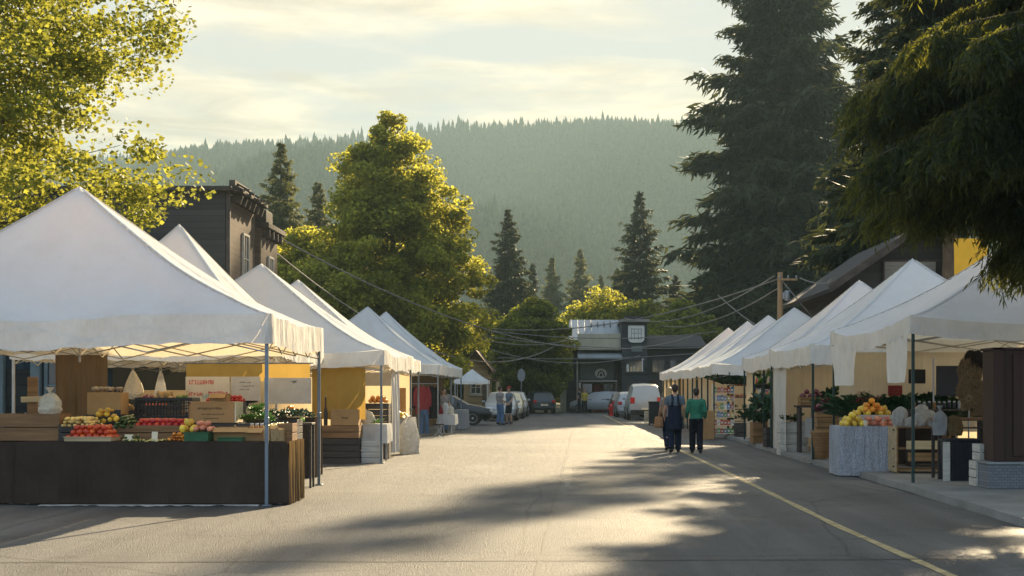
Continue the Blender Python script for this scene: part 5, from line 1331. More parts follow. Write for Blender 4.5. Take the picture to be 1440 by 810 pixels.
cloth_table('long vegetable table below the dark green poled canopy', 'grey cloth of the long vegetable table', 6.05, 9.4, 33.6, 34.7, .86, M['greycloth'], z0=PZ, seed=23, drop=.5)
for i in range(4):
    labs = ('tilted dark crate of leafy greens nearest the side wall', 'tilted dark crate of cabbages on the long vegetable table', 'tilted dark crate of herbs in the middle of the long table', 'tilted dark crate of lettuces at the far end of the long table')
    crate(labs[i], 6.5 + .8 * i, 34.3, PZ + .87, .7, .6, .28, M['crated'], 2, fill=.7)
    pile(('darkgreen', 'cabbage', 'bunch', 'lettuce')[i], 6.2 + .8 * i, 6.85 + .8 * i, 34.0, 34.55, PZ + 1.08, ('leafy green overflowing the dark crate nearest the side wall', 'red cabbage in the dark crate', 'herb bunch in the middle dark crate', 'lettuce in the dark crate at the far end')[i], ('greens in the tilted crate', 'cabbages in the tilted crate', 'herbs in the tilted crate', 'lettuces in the tilted crate')[i], 1.3, 2)
flowers('low pink flowers at the end of the long vegetable table', 6.3, 33.75, PZ + .87, M['flower'], 24, .22, .15, 9)
for i in range(5):
    kd_ = ('purple', 'lettuce', 'tomato', 'cabbage', 'squash')[i]
    crate(('upper crate of red onions', 'upper crate of lettuces', 'upper crate of tomatoes', 'upper crate of red cabbages', 'upper crate of squashes')[i] + ' on the stepped stand behind the long vegetable table', 6.25 + .66 * i, 35.1, PZ + 1.16, .62, .45, .2, M['crateb'], 2, fill=.8)
    pile(kd_, 5.97 + .66 * i, 6.53 + .66 * i, 34.92, 35.3, PZ + 1.32, ('red onion', 'lettuce', 'tomato', 'red cabbage', 'yellow squash')[i] + ' in the upper crate of the stepped stand', 'produce in the upper crate ' + kd_, 1.25, 2)
sst = thing('stepped_stand', 'dark stepped stand behind the long vegetable table', 'stand', (7.6, 35.1, PZ)); MB().box((0, 0, 1.13), (3.5, .5, .05), bev=.006).build('top', M['crated'], sst)
for sx in (-1.65, 0, 1.65): MB().box((sx, 0, .55), (.06, .42, 1.1)).build('leg', M['crated'], sst)
for i in range(3):
    yy_ = 32.5
    crate(('bottom', 'middle', 'top')[i] + ' brown crate of the roadside stack behind the wicker basket', 6.28, yy_, PZ + .345 * i, .86, .55, .33, M['crateb'], 3, rz=.03 * i, fill=.9)
pile('cabbage', 5.9, 6.68, 32.3, 32.75, PZ + 1.03, 'red cabbage heaped on the roadside crate stack', 'red cabbages on the roadside crate stack', 1.3, 2)
pile('darkgreen', 5.95, 6.7, 32.72, 32.9, PZ + 1.12, 'leafy green behind the heaped red cabbages', 'greens behind the red cabbages', 1.5, 2)
# third stall: shelves of jars facing the road
for i in range(3):
    yy = 38.75 + 1.72 * i
    s_ = shelf_unit(('shelf of preserves in the third pavement stall, nearest the side wall', 'shelf of preserves in the middle of the third pavement stall', 'shelf of preserves at the far end of the third pavement stall')[i], 6.12, yy, PZ, 1.6, .42, 1.72, 5, M['crated'], name='display_shelf', rz=R(-90))
    for lv in range(5):
        for q in range(9):
            kd_ = random.choice(['bread', 'cardwhite', 'purple', 'lettuce', 'tomato', 'greyp', 'peach', 'cardwhite'])
            jar(('preserve jar on the nearest third stall shelf', 'preserve jar on the middle third stall shelf', 'preserve jar on the far third stall shelf')[i], 6.0 + .05 * random.random(), yy - .68 + q * .17, PZ + .072 + 1.645 * lv / 4, .062, .18 + .1 * random.random(), M[kd_], ('jars on the nearest shelf', 'jars on the middle shelf', 'jars on the far shelf')[i])
for i in range(12): piece(('darkgreen', 'lettuce')[i % 3 == 0], (5.95 + random.uniform(-.08, .12), 38.1 + i * .45, PZ + (1.74, 1.05, .65)[i % 3]), ('leafy green bunch hanging over the road side shelf of the third stall', 'pale lettuce hanging over the road side shelf of the third stall')[i % 3 == 0], ('greens along the third stall', 'lettuces along the third stall')[i % 3 == 0], 2.0 + random.random(), (0, -.5, i))
crate('dark crate on the kerb in front of the third stall', 5.85, 38.6, PZ, .5, .7, .5, M['crated'], 3, fill=.9)
crate('brown crate on the kerb further along the third stall', 5.85, 41.2, PZ, .5, .7, .6, M['crateb'], 3, fill=.9)
# packet stall
pk = shelf_unit('white shelf packed with colourful packets facing the road', X2(1017, 48.3), 48.3, PZ, .72, .5, 1.72, 7, M['cardwhite'], name='packet_shelf')
M['pk0'] = fruit('red_packet', (.45, .05, .04)); M['pk1'] = fruit('white_packet', (.65, .62, .56)); M['pk2'] = fruit('green_packet', (.1, .28, .1)); M['pk3'] = fruit('blue_packet', (.1, .2, .36)); M['pk4'] = fruit('yellow_packet', (.65, .45, .08)); M['pk5'] = fruit('pink_packet', (.6, .25, .25))
for lv in range(6):
    for q in range(6):
        t = thing('food_packet', 'small colourful packet on the white road side shelf', 'packet', (X2(1017, 48.3) - .29 + q * .115, 48.16, PZ + .072 + 1.645 * lv / 6), random.uniform(-.1, .1), 'packets on the white shelf')
        hh = random.uniform(.15, .2); mm_ = M['pk%d' % random.randrange(6)]
        MB().prism([(-.048, 0), (.048, 0), (.05, hh * .85), (.03, hh), (-.03, hh), (-.05, hh * .85)], 'Y', -.03, .03).build('body', mm_, t); MB().box((0, -.032, hh * .45), (.06, .004, hh * .35)).build('front_patch', M['pk1'], t)
for i in range(7): piece('darkgreen', (X2(1015, 48.4) + i * .17, 48.3 + random.uniform(-.2, .2), PZ + 1.72), 'leafy plant spilling over the top of the packet shelf', 'plants above the packet shelf', 2.6 + random.random() * 1.2, (random.uniform(-.4, .1), random.uniform(-.3, .3), i * 1.3))
for i in range(4):
    s2 = shelf_unit(('tall dark produce rack beside the packet shelf', 'tall dark produce rack, second from the packet shelf', 'tall dark produce rack, third from the packet shelf', 'tall dark produce rack at the inner end of the packet stall')[i], X2(1040, 48.6) + i * .85, 48.6 + .1 * i, PZ, .8, .5, 1.7, 5, M['crated'], name='produce_rack')
    for lv in range(1, 5):
        kd = random.choice(['lettuce', 'darkgreen', 'tomato', 'squash', 'darkgreen', 'peach'])
        g_ = ('produce on the rack beside the packet shelf', 'produce on the second rack', 'produce on the third rack', 'produce on the inner rack')[i]
        pile(kd, X2(1040, 48.6) + i * .85 - .36, X2(1040, 48.6) + i * .85 + .36, 48.36, 48.7, PZ + .072 + 1.625 * lv / 4, {'lettuce': 'lettuce', 'darkgreen': 'leafy green', 'tomato': 'tomato', 'squash': 'yellow squash', 'peach': 'peach'}[kd] + ' laid out on ' + ('the rack beside the packet shelf', 'the second rack from the packet shelf', 'the third rack from the packet shelf', 'the inner rack of the packet stall')[i], g_ + ' ' + kd, 1.3, 1, step=None)
carton('plain brown box on the ground in front of the packet stall', X2(996, 47), 47.3, 0, .42, .4, .95)
crate('dark crate below the first dark produce rack', X2(1050, 46.5), 46.8, PZ, .7, .5, .45, M['crated'], 3, fill=.9)
crate('second dark crate on the kerb before the packet stall', X2(1072, 46.5), 46.6, PZ, .6, .5, .6, M['crated'], 4, fill=.9)
fl = thing('display_figure', 'slim dark ladder rack between the packet shelf and the next stall', 'rack', (X2(1060, 45.2), 45.2, PZ))
for s_ in (-1, 1): MB().tube([(s_ * .2, -.2, 0), (s_ * .2, .05, 1.3)], .018, n=6).build('rail', M['crated'], fl)
for k in range(5): MB().box((0, -.17 + .05 * k, .18 + .24 * k), (.42, .16, .018)).build('tread', M['crateb'], fl)
fl.name = 'ladder_rack'
for i, (yy, lab) in enumerate(((55.0, 'dark cloth of the table below the fifth pavement canopy'), (61.5, 'dark cloth of the table below the sixth pavement canopy'), (68.0, 'dark cloth of the table below the farthest pavement canopy'))):
    cloth_table('table under dark cloth below the ' + ('fifth', 'sixth', 'farthest')[i] + ' pavement canopy', lab, 5.9, 8.8, yy, yy + 1.0, .85, M['browncloth'], z0=PZ, seed=31 + i, drop=.6)
    carton('brown carton on the table below the ' + ('fifth', 'sixth', 'farthest')[i] + ' pavement canopy', 6.4, yy + .4, PZ + .86, .6, .5, .4)
print('produce', NPROD)
# ------------------------------------------------------------------ people
def blob(name, shapes, voxel, m, parent=None, smooth_it=4):
    """join overlapping tapered tubes / ellipsoids into one continuous skin"""
    b = MB()
    for s in shapes:
        if s[0] == 't': b.tube(s[1], s[2], n=12)
        elif s[0] == 'e': b.ball(s[1], 1.0, 18, 12, s[2])
        elif s[0] == 'l':                                    # stacked elliptical sections (cx,cy,z,rx,ry)
            n = 20; vs = []; fs = []
            for (cx, cy, z, rx, ry) in s[1]:
                for k in range(n): a = 2 * PI * k / n; vs.append((cx + rx * math.cos(a), cy + ry * math.sin(a), z))
            mm = len(s[1])
            for i in range(mm - 1):
                for k in range(n): p, q = i * n + k, i * n + (k + 1) % n; fs.append((p, q, q + n, p + n))
            fs.append(tuple(range(n - 1, -1, -1))); fs.append(tuple(range((mm - 1) * n, mm * n)))
            b.add(vs, fs)
    o = b.build(name, m, None)
    md = o.modifiers.new('r', 'REMESH'); md.mode = 'VOXEL'; md.voxel_size = voxel; md.use_smooth_shade = True
    sm = o.modifiers.new('s', 'SMOOTH'); sm.factor = 0.5; sm.iterations = smooth_it
    dg = bpy.context.evaluated_depsgraph_get(); ev = o.evaluated_get(dg)
    me = bpy.data.meshes.new_from_object(ev); me.name = name
    COL.objects.unlink(o); bpy.data.objects.remove(o)
    me.materials.clear(); me.materials.append(m)
    o = bpy.data.objects.new(name, me); COL.objects.link(o)
    if parent: o.parent = parent
    return o
M['skin'] = pmat('skin', (.42, .24, .16), rough=.55, var=.06, bump=0.05); 
def clothm(n, c): M[n] = cloth_mat(n, c, transl=.04, bump=.6, bscale=7, stretch=(1, 1, .6), dirt=.05); return M[n]
clothm('navy', (.022, .030, .052)); clothm('greenjumper', (.045, .20, .125)); clothm('bluegrey', (.13, .17, .20)); clothm('jeansblue', (.11, .18, .30)); clothm('tanbag', (.36, .20, .10)); clothm('blacktrouser', (.018, .02, .028)); clothm('greytop', (.28, .25, .24)); clothm('redcap', (.42, .05, .03)); clothm('yellowtop', (.42, .34, .06))
M['hairdark'] = pmat('dark_hair', (.022, .014, .010), rough=.5, var=.3, scale=30, stretch=(8, 8, 1)); M['hairblond'] = pmat('blond_hair', (.42, .27, .12), rough=.5, var=.3, scale=30, stretch=(8, 8, 1)); M['shoe'] = pmat('dark_shoe', (.02, .02, .022), rough=.5); M['sole'] = pmat('pale_sole', (.3, .3, .3), rough=.7); M['iris'] = pmat('dark_eye', (.02, .015, .012), rough=.2)

def person(label, x, y, h, rz, shirt, trousers, hair, step=.2, arm=.12, sleeve='short', longhair=False, skirt=False, apron=None, cap=None, elbow_bend=.1, z=0.0, group=None, voxel=.013, shorts=False, hands=True):
    t = thing('person', label, 'person', (x, y, z), rz, group)
    k = h / 1.75; S = lambda p: (p[0] * k, p[1] * k, p[2] * k)
    def tubeS(pts, rs, grow=0): return ('t', [S(p) for p in pts], [r * k + grow for r in rs])
    def limbs(sgn):
        f = step * (1 if sgn > 0 else -1)
        hip = (sgn * .088, 0, .93)
        if f >= 0: kn, an, to = (sgn * .095, .42 * f + .05, .50), (sgn * .095, f * .9, .085), (sgn * .11, f * .9 + .15, .035)
        else: kn, an, to = (sgn * .095, .12 * f + .03, .50), (sgn * .095, f * 1.1, .115), (sgn * .11, f * 1.1 + .15, .035)
        sh = (sgn * .185, 0, 1.41); el = (sgn * .235, -f * arm / .2 * .5 - .015, 1.13); wr = (sgn * .245, -f * arm / .2 + elbow_bend, .89 + elbow_bend * .35)
        return hip, kn, an, to, sh, el, wr
    body = []
    torso = [(0, 0, .86, .135, .10), (0, -.01, .95, .165, .118), (0, 0, 1.06, .145, .105), (0, .005, 1.16, .142, .105), (0, 0, 1.30, .172, .118), (0, -.005, 1.40, .165, .10), (0, -.005, 1.46, .10, .075), (0, 0, 1.49, .06, .06)]
    body.append(('l', [tuple(v * k for v in q) for q in torso]))
    body.append(tubeS([(0, -.005, 1.45), (0, .012, 1.56)], [.058, .052]))
    # head: skull, jaw, nose, ears, brow
    body += [('e', S((0, .01, 1.655)), S((.074, .092, .105))), ('e', S((0, .045, 1.60)), S((.056, .058, .062))), ('e', S((0, .108, 1.632)), S((.013, .020, .022)))]
    for s_ in (-1, 1): body.append(('e', S((s_ * .077, .005, 1.635)), S((.012, .022, .032))))
    for sgn in (-1, 1):
        hip, kn, an, to, sh, el, wr = limbs(sgn)
        body.append(tubeS([hip, ((hip[0] + kn[0]) / 2, (hip[1] + kn[1]) / 2 + .01, (hip[2] + kn[2]) / 2), kn, ((kn[0] + an[0]) / 2, (kn[1] + an[1]) / 2 - .015, (kn[2] + an[2]) / 2 + .04), an], [.088, .078, .053, .052, .036]))
        body.append(tubeS([an, to], [.036, .03]))
        body.append(tubeS([(sgn * .12, 0, 1.42), sh, el, wr], [.06, .058, .042, .028]))
        d = (Vector(wr) - Vector(el)).normalized(); side = Vector((0, 1, 0)) - d * d.y; side.normalize(); nrm = d.cross(side)
        if hands:
            w0 = Vector(wr); pc = w0 + d * .05; body.append(('e', S(pc), S((.020, .036, .050))))
            for q in range(4):                                    # four fingers of different lengths, slightly curled
                base = w0 + d * .085 + side * (-.027 + .018 * q); L = (.058, .070, .075, .066)[q]
                cur = nrm * (-sgn * .018)
                body.append(tubeS([base - d * .02, base + d * L * .5 + cur * .3, base + d * L + cur], [.0085, .008, .0065]))
            tb = w0 + d * .03 + side * .030; body.append(tubeS([tb, tb + side * .028 + d * .03, tb + side * .030 + d * .065], [.0105, .0095, .0075]))
    bo = blob('body', body, .0085 * k, M['skin'], t, 3)
    ey = MB()
    for s_ in (-1, 1): ey.ball(S((s_ * .030, .094, 1.655)), .0105 * k, 8, 6)
    ey.build('eye', M['iris'], t, smooth=True)
    MB().tube([S((-.022, .099, 1.585)), S((0, .104, 1.583)), S((.022, .099, 1.585))], .004 * k, n=6).build('mouth', M['redwool'], t, smooth=True)
    # clothes
    sh_ = [('l', [(cx * k, cy * k, z_ * k, rx * k + .016, ry * k + .018) for cx, cy, z_, rx, ry in torso[1 if not skirt else 1:7]])]
    hem = .90
    sh_.append(('l', [(0, 0, hem * k, .172 * k, .128 * k), (0, 0, 1.0 * k, .168 * k, .126 * k), (0, 0, 1.2 * k, .165 * k, .125 * k)]))
    for sgn in (-1, 1):
        hip, kn, an, to, sh, el, wr = limbs(sgn)
        mid = tuple((a + b) / 2 for a, b in zip(sh, el)) if sleeve == 'short' else None
        if sleeve == 'short': sh_.append(tubeS([(sgn * .10, 0, 1.425), sh, tuple(a + (b - a) * .62 for a, b in zip(sh, el))], [.066, .072, .068]))
        elif sleeve == 'long': sh_.append(tubeS([(sgn * .10, 0, 1.425), sh, el, tuple(a + (b - a) * .9 for a, b in zip(el, wr))], [.07, .075, .062, .046]))
    blob('shirt', sh_, voxel, M[shirt], t)
    tr = [('l', [(0, -.005, .84 * k, .150 * k, .122 * k), (0, -.01, .95 * k, .166 * k, .126 * k), (0, 0, 1.03 * k, .155 * k, .115 * k)])]
    for sgn in (-1, 1):
        hip, kn, an, to, *_ = limbs(sgn)
        end = tuple(a + (b - a) * .99 for a, b in zip(kn, an)) if not shorts else tuple(a + (b - a) * .95 for a, b in zip(hip, kn))
        tr.append(tubeS([hip, kn, end], [.112, .090, .080]) if not shorts else tubeS([hip, end], [.104, .085]))
    blob('trousers', tr, voxel, M[trousers], t)
    for sgn in (-1, 1):
        hip, kn, an, to, *_ = limbs(sgn)
        so = blob('shoe', [tubeS([(an[0], an[1] - .05, .05 if an[2] < .1 else .07), an, (to[0], to[1] - .05, .05), to], [.042, .05, .045, .034])], .010, M['shoe'], t, 2)
    hr = [('e', S((0, -.008, 1.682)), S((.085, .098, .092))), ('e', S((0, -.045, 1.64)), S((.076, .066, .085)))]
    if longhair: hr += [('l', [(0, -.085 * k, 1.36 * k, .06 * k, .03 * k), (0, -.08 * k, 1.46 * k, .085 * k, .05 * k), (0, -.05 * k, 1.60 * k, .085 * k, .06 * k), (0, -.03 * k, 1.68 * k, .08 * k, .07 * k)])]
    hb = blob('hair', hr, .010, M[hair], t, 3)
    # uncover the face: drop hair in front of the brow
    bm = bmesh.new(); bm.from_mesh(hb.data); bmesh.ops.delete(bm, geom=[f for f in bm.faces if f.calc_center_median().y > .055 * k and f.calc_center_median().z < 1.705 * k], context='FACES'); bm.to_mesh(hb.data); bm.free()
    if cap:
        c = MB(); c.lathe([(.088 * k, 0), (.092 * k, .03 * k), (.075 * k, .075 * k), (.03 * k, .095 * k), (.002, .097 * k)], (0, 0, 1.69 * k), 18); c.box((0, .115 * k, 1.695 * k), (.13 * k, .10 * k, .010), rx=-.12, bev=.003); c.build('cap', M[cap], t, smooth='auto')
    if apron:
        ap = [('l', [(0, 0, .60 * k, .20 * k, .165 * k), (0, 0, .80 * k, .192 * k, .155 * k), (0, 0, .98 * k, .184 * k, .146 * k), (0, 0, 1.12 * k, .17 * k, .136 * k), (0, .0, 1.22 * k, .172 * k, .138 * k)])]
        blob('apron', ap, voxel, M[apron], t)
        stp = MB()
        for s_ in (-1, 1):
            stp.tube([S((s_ * .09, -.125, 1.20)), S((s_ * .075, -.136, 1.32)), S((s_ * .07, -.115, 1.43)), S((s_ * .075, -.02, 1.485)), S((s_ * .08, .105, 1.40)), S((s_ * .085, .138, 1.22))], [.028] * 6, n=8)
        stp.build('apron_strap', M[apron], t, smooth=True)
    return t
person('person in a dark bib apron over a grey blue t-shirt walking away', wx(949, 37.1), 37.1, 1.78, .02, 'bluegrey', 'navy', 'hairdark', step=.14, arm=.09, apron='navy')
person('person in a green jumper and dark trousers walking away', wx(979, 36.7), 36.7, 1.68, -.05, 'greenjumper', 'blacktrouser', 'hairdark', step=-.17, arm=-.10, sleeve='long', elbow_bend=.16)
pb = person('blond person with a tan shoulder bag, half hidden behind the apron wearer', wx(941, 38.6), 38.6, 1.70, .1, 'greytop', 'navy', 'hairblond', step=.24, longhair=True)
tbag = thing('shoulder_bag', 'tan leather shoulder bag carried by the blond person', 'bag', (wx(941, 38.6) - .29, 38.5, .62))
blob('body', [('l', [(0, 0, 0, .10, .16), (0, 0, .04, .13, .19), (0, 0, .24, .115, .18), (0, 0, .30, .09, .16)])], .012, M['tanbag'], tbag)
MB().tube([(0, -.15, .27), (.10, -.08, .62), (.16, 0, .84), (.10, .1, .62), (0, .15, .27)], .012, n=6).build('strap', M['tanbag'], tbag, smooth=True)
person('person in a grey top and pale blue jeans standing by the black car', wx(703, 66), 66, 1.80, -.9, 'greytop', 'jeansblue', 'hairdark', step=.05, sleeve='short', elbow_bend=.28)
person('person in a red cap and dark shorts talking beside the black car', wx(716, 67.5), 67.5, 1.78, 2.2, 'bluegrey', 'blacktrouser', 'hairdark', step=.06, elbow_bend=.2, cap='redcap', shorts=True)
person('person in a yellow top standing at the far street crossing', wx(822, 98), 98, 1.70, 2.9, 'yellowtop', 'blacktrouser', 'hairdark', step=.06)
person('person in dark clothes standing at the far street crossing', wx(815, 98.5), 98.5, 1.74, 1.2, 'navy', 'blacktrouser', 'hairdark', step=.06)
person('vendor in a grey top behind the low clothes table', wx(624, 54.5), 54.5, 1.68, -2.6, 'greytop', 'jeansblue', 'hairdark', step=.04, elbow_bend=.25)

# ------------------------------------------------------------------ vehicles
def paint(n, c): M[n] = pmat(n, c, rough=.28, var=.04, bump=0.02, metal=.15, spec=.5); return M[n]
paint('blackpaint', (.012, .013, .016)); paint('whitepaint', (.34, .34, .33)); paint('silverpaint', (.34, .35, .36)); paint('darkpaint', (.04, .05, .055)); paint('creampaint', (.52, .46, .32))
M['carglass'] = glass_mat('car_glass'); M['tyre'] = pmat('tyre_rubber', (.018, .018, .018), rough=.85); M['redlamp'] = pmat('red_lamp_lens', (.45, .012, .012), rough=.15, bump=0); M['clearlamp'] = pmat('clear_lamp_lens', (.7, .7, .68), rough=.1, bump=0)
M['alloy'] = pmat('alloy_wheel', (.5, .5, .5), rough=.35, metal=.3)
def car(label, x, y, rz, m, kind='sedan', name='parked_car', cat='car', group=None, z=0):
    """nose along +Y"""
    t = thing(name, label, cat, (x, y, z), rz, group)
    if kind == 'sedan':
        L, W, st = 4.5, .88, [(-2.25, .42, .78, .78), (-2.18, .30, .98, .98), (-1.75, .26, 1.03, 1.04), (-1.2, .24, 1.0, 1.40), (-.55, .24, .97, 1.46), (.2, .24, .95, 1.44), (.55, .24, .95, 1.34), (1.15, .24, .95, .97), (1.75, .26, .86, .87), (2.15, .30, .74, .75), (2.25, .42, .62, .62)]; gl = (2, 7)
    elif kind == 'hatch':
        L, W, st = 4.2, .87, [(-2.1, .42, .80, .80), (-2.06, .30, .98, 1.0), (-1.75, .26, 1.0, 1.42), (-1.2, .24, .99, 1.50), (-.4, .24, .97, 1.53), (.3, .24, .96, 1.48), (.6, .24, .96, 1.38), (1.2, .24, .98, 1.0), (1.7, .26, .88, .89), (2.02, .30, .76, .77), (2.1, .42, .64, .64)]; gl = (1, 7)
    else:
        L, W, st = 4.9, .97, [(-2.45, .44, .95, .95), (-2.42, .34, 1.1, 1.12), (-2.25, .30, 1.12, 1.86), (-1.6, .28, 1.12, 1.96), (-.4, .28, 1.12, 1.98), (.7, .28, 1.1, 1.94), (1.0, .28, 1.1, 1.80), (1.65, .28, 1.10, 1.12), (2.1, .30, 1.0, 1.01), (2.4, .36, .85, .86), (2.45, .48, .7, .7)]; gl = (1, 7)
    def sec(s):
        yy, zb, zt, zr = s; w = W * (1 - .10 * (abs(yy) / (L / 2)) ** 4); cab = max(0, zr - zt)
        half = [(w * .86, zb), (w * .985, zb + .12), (w, (zb + zt) / 2 + .05), (w * .97, zt - .04), (w * .93, zt + .0), (w * (.93 - .20 * min(1, cab / .45)), zt + cab * .88), (w * (.82 - .22 * min(1, cab / .45)), zt + cab * .985 + (.0 if cab else .004)), (0, zr + .015)]
        return [(px_, yy, pz) for px_, pz in half] + [(-px_, yy, pz) for px_, pz in half[-2::-1]]
    secs = [sec(s) for s in st]; n = len(secs[0]); b = MB(); vs = [p for s in secs for p in s]; fs = []
    for i in range(len(secs) - 1):
        for k in range(n): a, c = i * n + k, i * n + (k + 1) % n; fs.append((a, c, c + n, a + n))
    fs.append(tuple(range(n - 1, -1, -1))); fs.append(tuple(range((len(secs) - 1) * n, len(secs) * n)))
    b.add(vs, fs); b.build('body', m, t, smooth='auto')
    def quad(a, b_, c, d, nm, off):
        g = MB(); ps = [Vector(q) for q in (a, b_, c, d)]; ce = sum(ps, Vector()) / 4; nn = (ps[2] - ps[0]).cross(ps[3] - ps[1]).normalized()
        if nn.dot(ce - Vector((0, ce.y * .6, .9))) < 0: nn = -nn
        ps = [ce + (q - ce) * .88 for q in ps]; g.add([q + nn * off for q in ps] + [q + nn * (off - .012) for q in ps], [(0, 1, 2, 3), (7, 6, 5, 4), (0, 4, 5, 1), (1, 5, 6, 2), (2, 6, 7, 3), (3, 7, 4, 0)]); g.build(nm, M['carglass'], t)
    i0, i1 = gl
    for sd in (0, 1):
        ia, ib = (4, 5) if sd == 0 else (n - 4, n - 5)
        for j in ((i0 + 1, i0 + 2), (i0 + 2, i0 + 3)) if kind != 'sedan' else ((3, 4), (4, 5)):
            quad(secs[j[0]][ia], secs[j[1]][ia], secs[j[1]][ib], secs[j[0]][ib], 'side_window', .006)
        quad(secs[5][ia], secs[6][ia], secs[6][ib], secs[5][ib], 'side_window', .006)
    quad(secs[6][5], secs[7][4], secs[7][n - 4], secs[6][n - 5], 'windscreen', .008)
    quad(secs[i0][4], secs[i0 + 1][5], secs[i0 + 1][n - 5], secs[i0][n - 4], 'rear_window', .008)
    for yy in (-L * .30, L * .31):
        for sx in (-1, 1):
            R_ = .33 if kind != 'van' else .36
            wl = MB().lathe([(R_ * .66, -.10), (R_ * .95, -.10), (R_, -.06), (R_, .06), (R_ * .95, .10), (R_ * .66, .10)], (sx * (W - .08), yy, R_), 24, Matrix.Rotation(R(90), 4, 'Y')).build('wheel', M['tyre'], t, smooth='auto')
            rm = MB().lathe([(R_ * .64, -.085), (R_ * .64, .105), (R_ * .5, .09), (R_ * .15, .10), (.02, .112)], (sx * (W - .08), yy, R_), 20, Matrix.Rotation(R(90) * sx, 4, 'Y'))
            rm.build('rim', M['alloy'], wl, smooth='auto')
    yf, yr = L / 2, -L / 2; zl_ = st[-2][2] - .10; zr_ = st[1][2] - .13
    for sx in (-1, 1):
        MB().box((sx * W * .66, yf - .10, zl_), (.34, .22, .13), bev=.03).build('headlight', M['clearlamp'], t)
        MB().box((sx * W * .74, yr + .06, zr_ + (.1 if kind == 'van' else 0)), (.24, .16, .18 if kind != 'van' else .34), bev=.02).build('tail_light', M['redlamp'], t)
        MB().box((sx * (W + .06), .72, st[6][2] + .06), (.16, .10, .13), bev=.03).build('mirror', m, t)
    MB().box((0, yr + .02, .46), (W * 1.7, .14, .2), bev=.04).build('bumper', m if kind != 'van' else M['tyre'], t); MB().box((0, yf - .03, .42), (W * 1.66, .14, .2), bev=.04).build('bumper', m, t)
    MB().box((0, yr - .055, .62), (.5, .012, .12), bev=.003).build('number_plate', M['cardwhite'], t); MB().box((0, yf + .03, .5), (.5, .012, .11), bev=.003).build('number_plate', M['cardwhite'], t)
    return t
car('black saloon car parked nose out beside the last left canopy', -5.35, 66.6, R(-90), M['blackpaint'], 'sedan')
car('silver car roof showing behind the black saloon', -7.2, 72.5, R(-90), M['silverpaint'], 'hatch')
car('white car parked along the left kerb, behind the two people talking', -3.05, 76.5, R(180), M['whitepaint'], 'hatch')
car('cream car parked behind the white car on the left kerb', -2.85, 82.5, R(180), M['creampaint'], 'sedan')
car('silver car farthest along the left kerb', -2.75, 88.6, R(180), M['silverpaint'], 'hatch')
car('white van seen from behind at the end of the pavement row', 4.72, 79.0, 0, M['whitepaint'], 'van', 'parked_van', 'van')
car('silver car parked in front of the white van', 4.30, 86.2, 0, M['silverpaint'], 'hatch')
car('dark car parked farthest along the right kerb', 4.2, 92.6, 0, M['darkpaint'], 'sedan')
car('dark car half hidden past the white van', 6.9, 86.5, R(8), M['darkpaint'], 'sedan')
car('silver car parked crosswise in front of the end building', wx(845, 101), 101, R(62), M['silverpaint'], 'hatch')
car('dark car parked in shade under the round street tree', wx(757, 98.5), 98.5, R(12), M['darkpaint'], 'hatch')
# bin, box and hydrant by the right kerb
wb = thing('wheelie_bin', 'dark wheeled bin at the end of the pavement row', 'bin', (wx(921, 66), 66, 0))
b = MB(); b.prism([(-.25, .08), (.25, .08), (.31, 1.05), (-.31, 1.05)], 'X', -.28, .28); b.build('body', M['blackplastic'], wb); MB().box((0, -.02, 1.08), (.62, .70, .06), bev=.02).build('lid', M['blackplastic'], wb)
for s_ in (-1, 1): MB().lathe([(.1, -.03), (.1, .03)], (s_ * .24, .22, .1), 14, Matrix.Rotation(R(90), 4, 'Y')).build('wheel', M['tyre'], wb)
MB().tube([(-.25, .36, 1.02), (.25, .36, 1.02)], .02, n=8).build('handle', M['blackplastic'], wb)
plastic_crate('pale plastic crate standing beside the wheeled bin', wx(912, 67.5), 67.5, 0, .36, .4, .62, M['cardwhite'])
hy = thing('fire_hydrant', 'red fire hydrant beside the farthest parked car', 'hydrant', (3.35, 90, 0))
MB().lathe([(.17, 0), (.17, .05), (.12, .07), (.12, .55), (.15, .57), (.15, .61), (.11, .66), (.07, .74), (.03, .77), (.03, .82)], n=18).build('barrel', M['redlamp'], hy, smooth='auto')
for s_ in (-1, 1): MB().lathe([(.06, 0), (.06, .1), (.075, .1), (.075, .14)], (s_ * .10, 0, .44), 12, Matrix.Rotation(R(90) * s_, 4, 'Y')).build('outlet', M['redlamp'], hy)
# ------------------------------------------------------------------ buildings
M['olddark'] = siding_mat('dark_weathered_siding', (.060, .055, .050), .2); M['oldbrown'] = siding_mat('brown_weathered_siding', (.115, .082, .060), .2, dark=.35); M['oldtrim'] = pmat('old_painted_trim', (.075, .058, .046), rough=.85, var=.4, scale=3, dirt=.4)
M['paleframe'] = pmat('pale_window_frame', (.42, .38, .32), rough=.8, var=.2, dirt=.3); M['winglass'] = glass_mat('window_glass', (.03, .04, .045))
M['bluewall'] = siding_mat('dark_blue_shop_boards', (.045, .075, .11), .16, axis='X'); M['bluecol'] = pmat('pale_blue_paint', (.20, .28, .33), rough=.7, var=.12); M['roofdark'] = pmat('dark_roof', (.035, .035, .038), rough=.8, var=.3, scale=2)
M['greymetal'] = siding_mat('grey_metal_roofing', (.26, .29, .31), .5, axis='X', rough=.5, dark=.75, var=.12); M['creamboard'] = pmat('cream_board', (.44, .40, .30), rough=.8, var=.12, scale=1.5, dirt=.25)
M['slate'] = siding_mat('dark_slate_boards', (.045, .05, .055), .25); M['greygreen'] = pmat('grey_green_panel', (.12, .15, .145), rough=.7, var=.12); M['signwhite'] = pmat('white_sign_paint', (.62, .60, .54), rough=.6, var=.06); M['signdark'] = pmat('dark_sign_paint', (.05, .055, .06), rough=.6)
